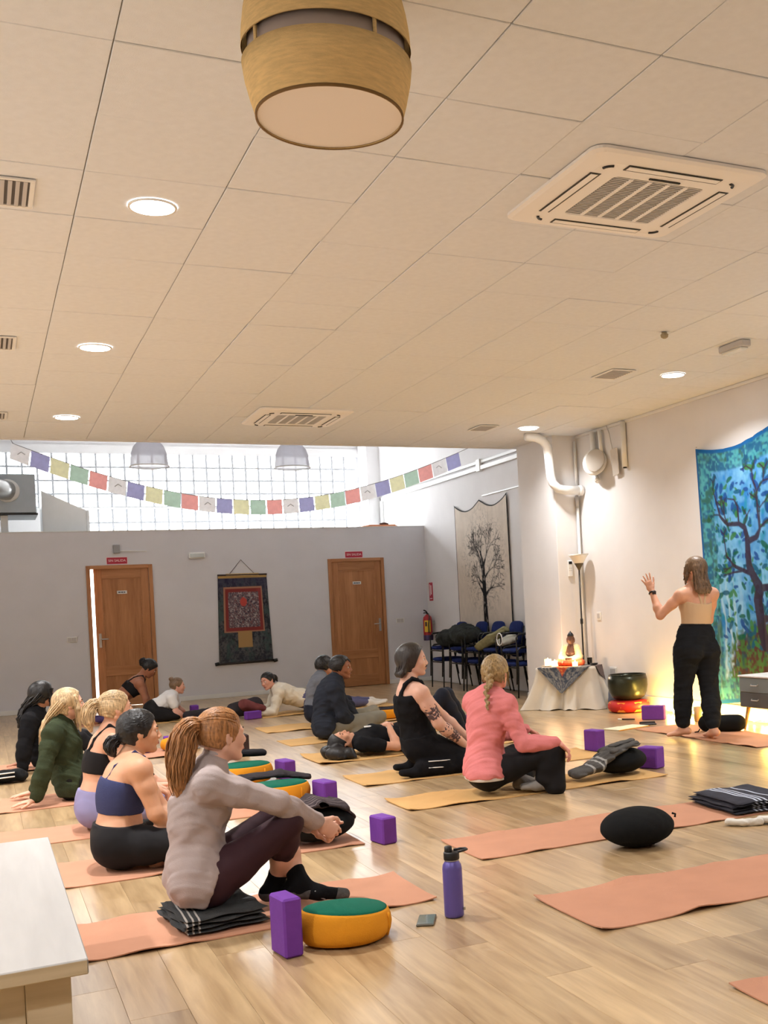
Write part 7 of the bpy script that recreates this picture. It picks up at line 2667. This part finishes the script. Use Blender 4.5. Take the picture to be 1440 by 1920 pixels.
# 13 -- woman in pink
f = Fig(J_p12, (.80, .58, 0), (0, 0, 1), 1.0, True, 1.0)
def braid(f, root):
    S = f.S
    ops = cap_ops(f, .012, -.085, (.05, .03))
    ops.append(wrinkle(.0025, 200, f.hl + f.hu * .4, 1))
    C = [f.hp(-.108, 0, .02), f.hp(-.122, -.008, -.04), f.hp(-.125, -.02, -.085), f.spine(1.0) - f.fwd * .098 - f.lat * .055 + f.tan(1) * .015, f.spine(.9) - f.fwd * .118 - f.lat * .085, f.spine(.8) - f.fwd * .13 - f.lat * .105]
    C = np.array(C)
    T = np.linspace(0, 1, len(C))
    mbs = []
    n = 14
    for k in range(n):
        t_ = (k + .5) / n
        p = np.array([np.interp(t_, T, C[:, i]) for i in range(3)])
        q = 1 if k % 2 else -1
        r = .027 * (1 - .5 * t_)
        ops.append(seg(p + f.hl * q * r * .7 + f.hu * .014, p - f.hl * q * r * .25 - f.hu * .012 - f.hf * .006, r * .75, r * .55, None, .004))
    for q in (-1, 1):
        for k in range(14):
            a = f.hp(.05 - .006 * k, q * (.05 + .002 * k), .085 - .012 * k)
            b_ = f.hp(-.06, q * .082, .05 - .008 * k)
            mbs.append(MB().tube([a, lerp(a, b_, .5) + (f.hl * q * .012 + f.hu * .006), b_, lerp(b_, C[0], .55) - f.hf * .012, C[0]], [.0035] * 5, 4, cap=False))
    mbs.append(strands([f.hp(.0, -.09, .0), f.hp(0, -.095, -.07), f.hp(-.01, -.09, -.12)], [.006, .008, .006], 10, .002, 3, wave=.006))
    hair('hair', ops, .005, H_DBLOND, root, mbs)
def p12_extra(f, root):
    for q in ('L', 'R'):
        blob('sock', f.foot(q, .006) + f.leg(q, 1.85, 2.0, .006), .006, M_SOCKG, root)
    w, d = f.sec(.05)
    blob('undershirt', tail(f, .028, .108, .035) + [cut((0, 0, .14), (0, 0, 1))], .006, M_WTEE, root)
pink = sweater(f, 1.93, .022, .02, .006, .95, .02, tl=(.034, .125, .045))
for q in ('L', 'R'):
    pink.insert(6, ell(f.J['sh' + q] + V3(0, 0, .0), (.072, .072, .07), None, .04))
person('pink', 'person with dark blonde braid and pink sweatshirt seated on the amber mat', f, skin((226, 160, 144)), [f.hand('R', (.62, -.35, -.62), (-.5, 0, -.8), .55, .06), f.hand('L', (.85, .2, -.4), (0, 0, -1), .45)], .0065,
       [('sweatshirt', pink, M_PINK, .0075), ('trousers', trousers(f, 1.9, .008, .22, 1.8, .003) + [seg((3.46, 6.66, .22), (3.455, 6.655, .04), (.06, .07), (.085, .07), (0, 1, 0), .03)], M_BLK, .008)], braid, face=False, extra=p12_extra)

# 14 -- instructor
f = Fig(J_teacher, (-.5, .86, -.03), (0, 0, 1), 1.0, True, 1.0)
ttop = f.torso(.2, .8, .006) + f.bust(.006) + [cut(f.spine(.76), nrm(f.tan(.7) - f.fwd * .4)), f.tcut(.27, False)]
ttop += strap(f, 'L', .5, .006, .011, .8, x2=.12) + strap(f, 'R', .5, .006, .011, .8, x2=.12)
jog = f.torso(.0, .36, .01) + f.pelvis(.022) + [f.tcut(.30)] + f.leg('L', 0, 1.82, .026, wide=1.12) + f.leg('R', 0, 1.82, .026, wide=1.12) + [seg(f.J['pel'] + V3(-.15, .02, .06), f.J['pel'] + V3(-.17, .02, -.08), .03, .035, None, .04), wrinkle(.006, 30), wrinkle(.003, 60, (0, 0, 1))]
def teach_extra(f, root):
    w = f.J['wrL']
    e = f.J['elL']
    d = nrm(w - e)
    a1 = nrm(np.cross(d, (0, 1, 0)))
    a2 = np.cross(d, a1)
    c = w - d * .02
    wt = MB().tube([c + (a1 * math.cos(a) + a2 * math.sin(a)) * .029 for a in np.linspace(0, 2 * PI, 18)], .008, 6).build('watch_strap', M_DARK, root, True)
    MB().box(c[0] - .02, c[0] + .016, c[1] - .04, c[1] - .026, c[2] - .016, c[2] + .016, .003).build('watch_face', M_DARK, wt)
    for q in ('L', 'R'):
        blob('cuff', f.leg(q, 1.76, 1.86, .012), .007, M_BLK, root)
    blob('waistband', f.torso(.24, .36, .0125, 4) + [f.tcut(.335), f.tcut(.285, False)], .007, M_BLK, root)
person('instructor', 'person standing with raised hand, beige top and black joggers, by the blue tapestry', f, skin((222, 168, 140)), [f.hand('L', (-.34, .1, .95), (.15, .98, 0), .10, .26, stiff=.6), f.hand('R', (-.1, .4, .9), (-.6, .6, 0), .2)], .007,
       [('top', ttop, M_BEIGE, .0065), ('joggers', jog, mat('black_joggers', srgb(36, 38, 42), .95, var=.1, bump=.2, bscale=120, spec=.1), .008)],
       long_hair(H_BROWN, .15, .03, 120, .008, .006, .006, low=-.09, thick=.012), extra=teach_extra)

# things that stand on a mat sit on its surface, not in it
ON_MAT = 0.0075
for o in list(COL.objects):
    if o.parent is None and o.get('category') == 'person' and not o['label'].startswith('person standing'):
        o.location.z += ON_MAT
for nm in ('folded_blanket', 'folded_blanket.001', 'meditation_cushion.001', 'meditation_cushion.002', 'meditation_cushion.003', 'meditation_cushion.004', 'meditation_cushion.005',
           'bolster.001', 'bolster.002', 'draped_blanket', 'draped_blanket.001', 'folded_blanket.002', 'folded_blanket.003', 'yoga_block.007', 'yoga_block.008', 'yoga_block.009', 'yoga_block.010', 'bolster.004', 'bolster.003'):
    o = bpy.data.objects.get(nm)
    if o is not None:
        o.location.z += ON_MAT
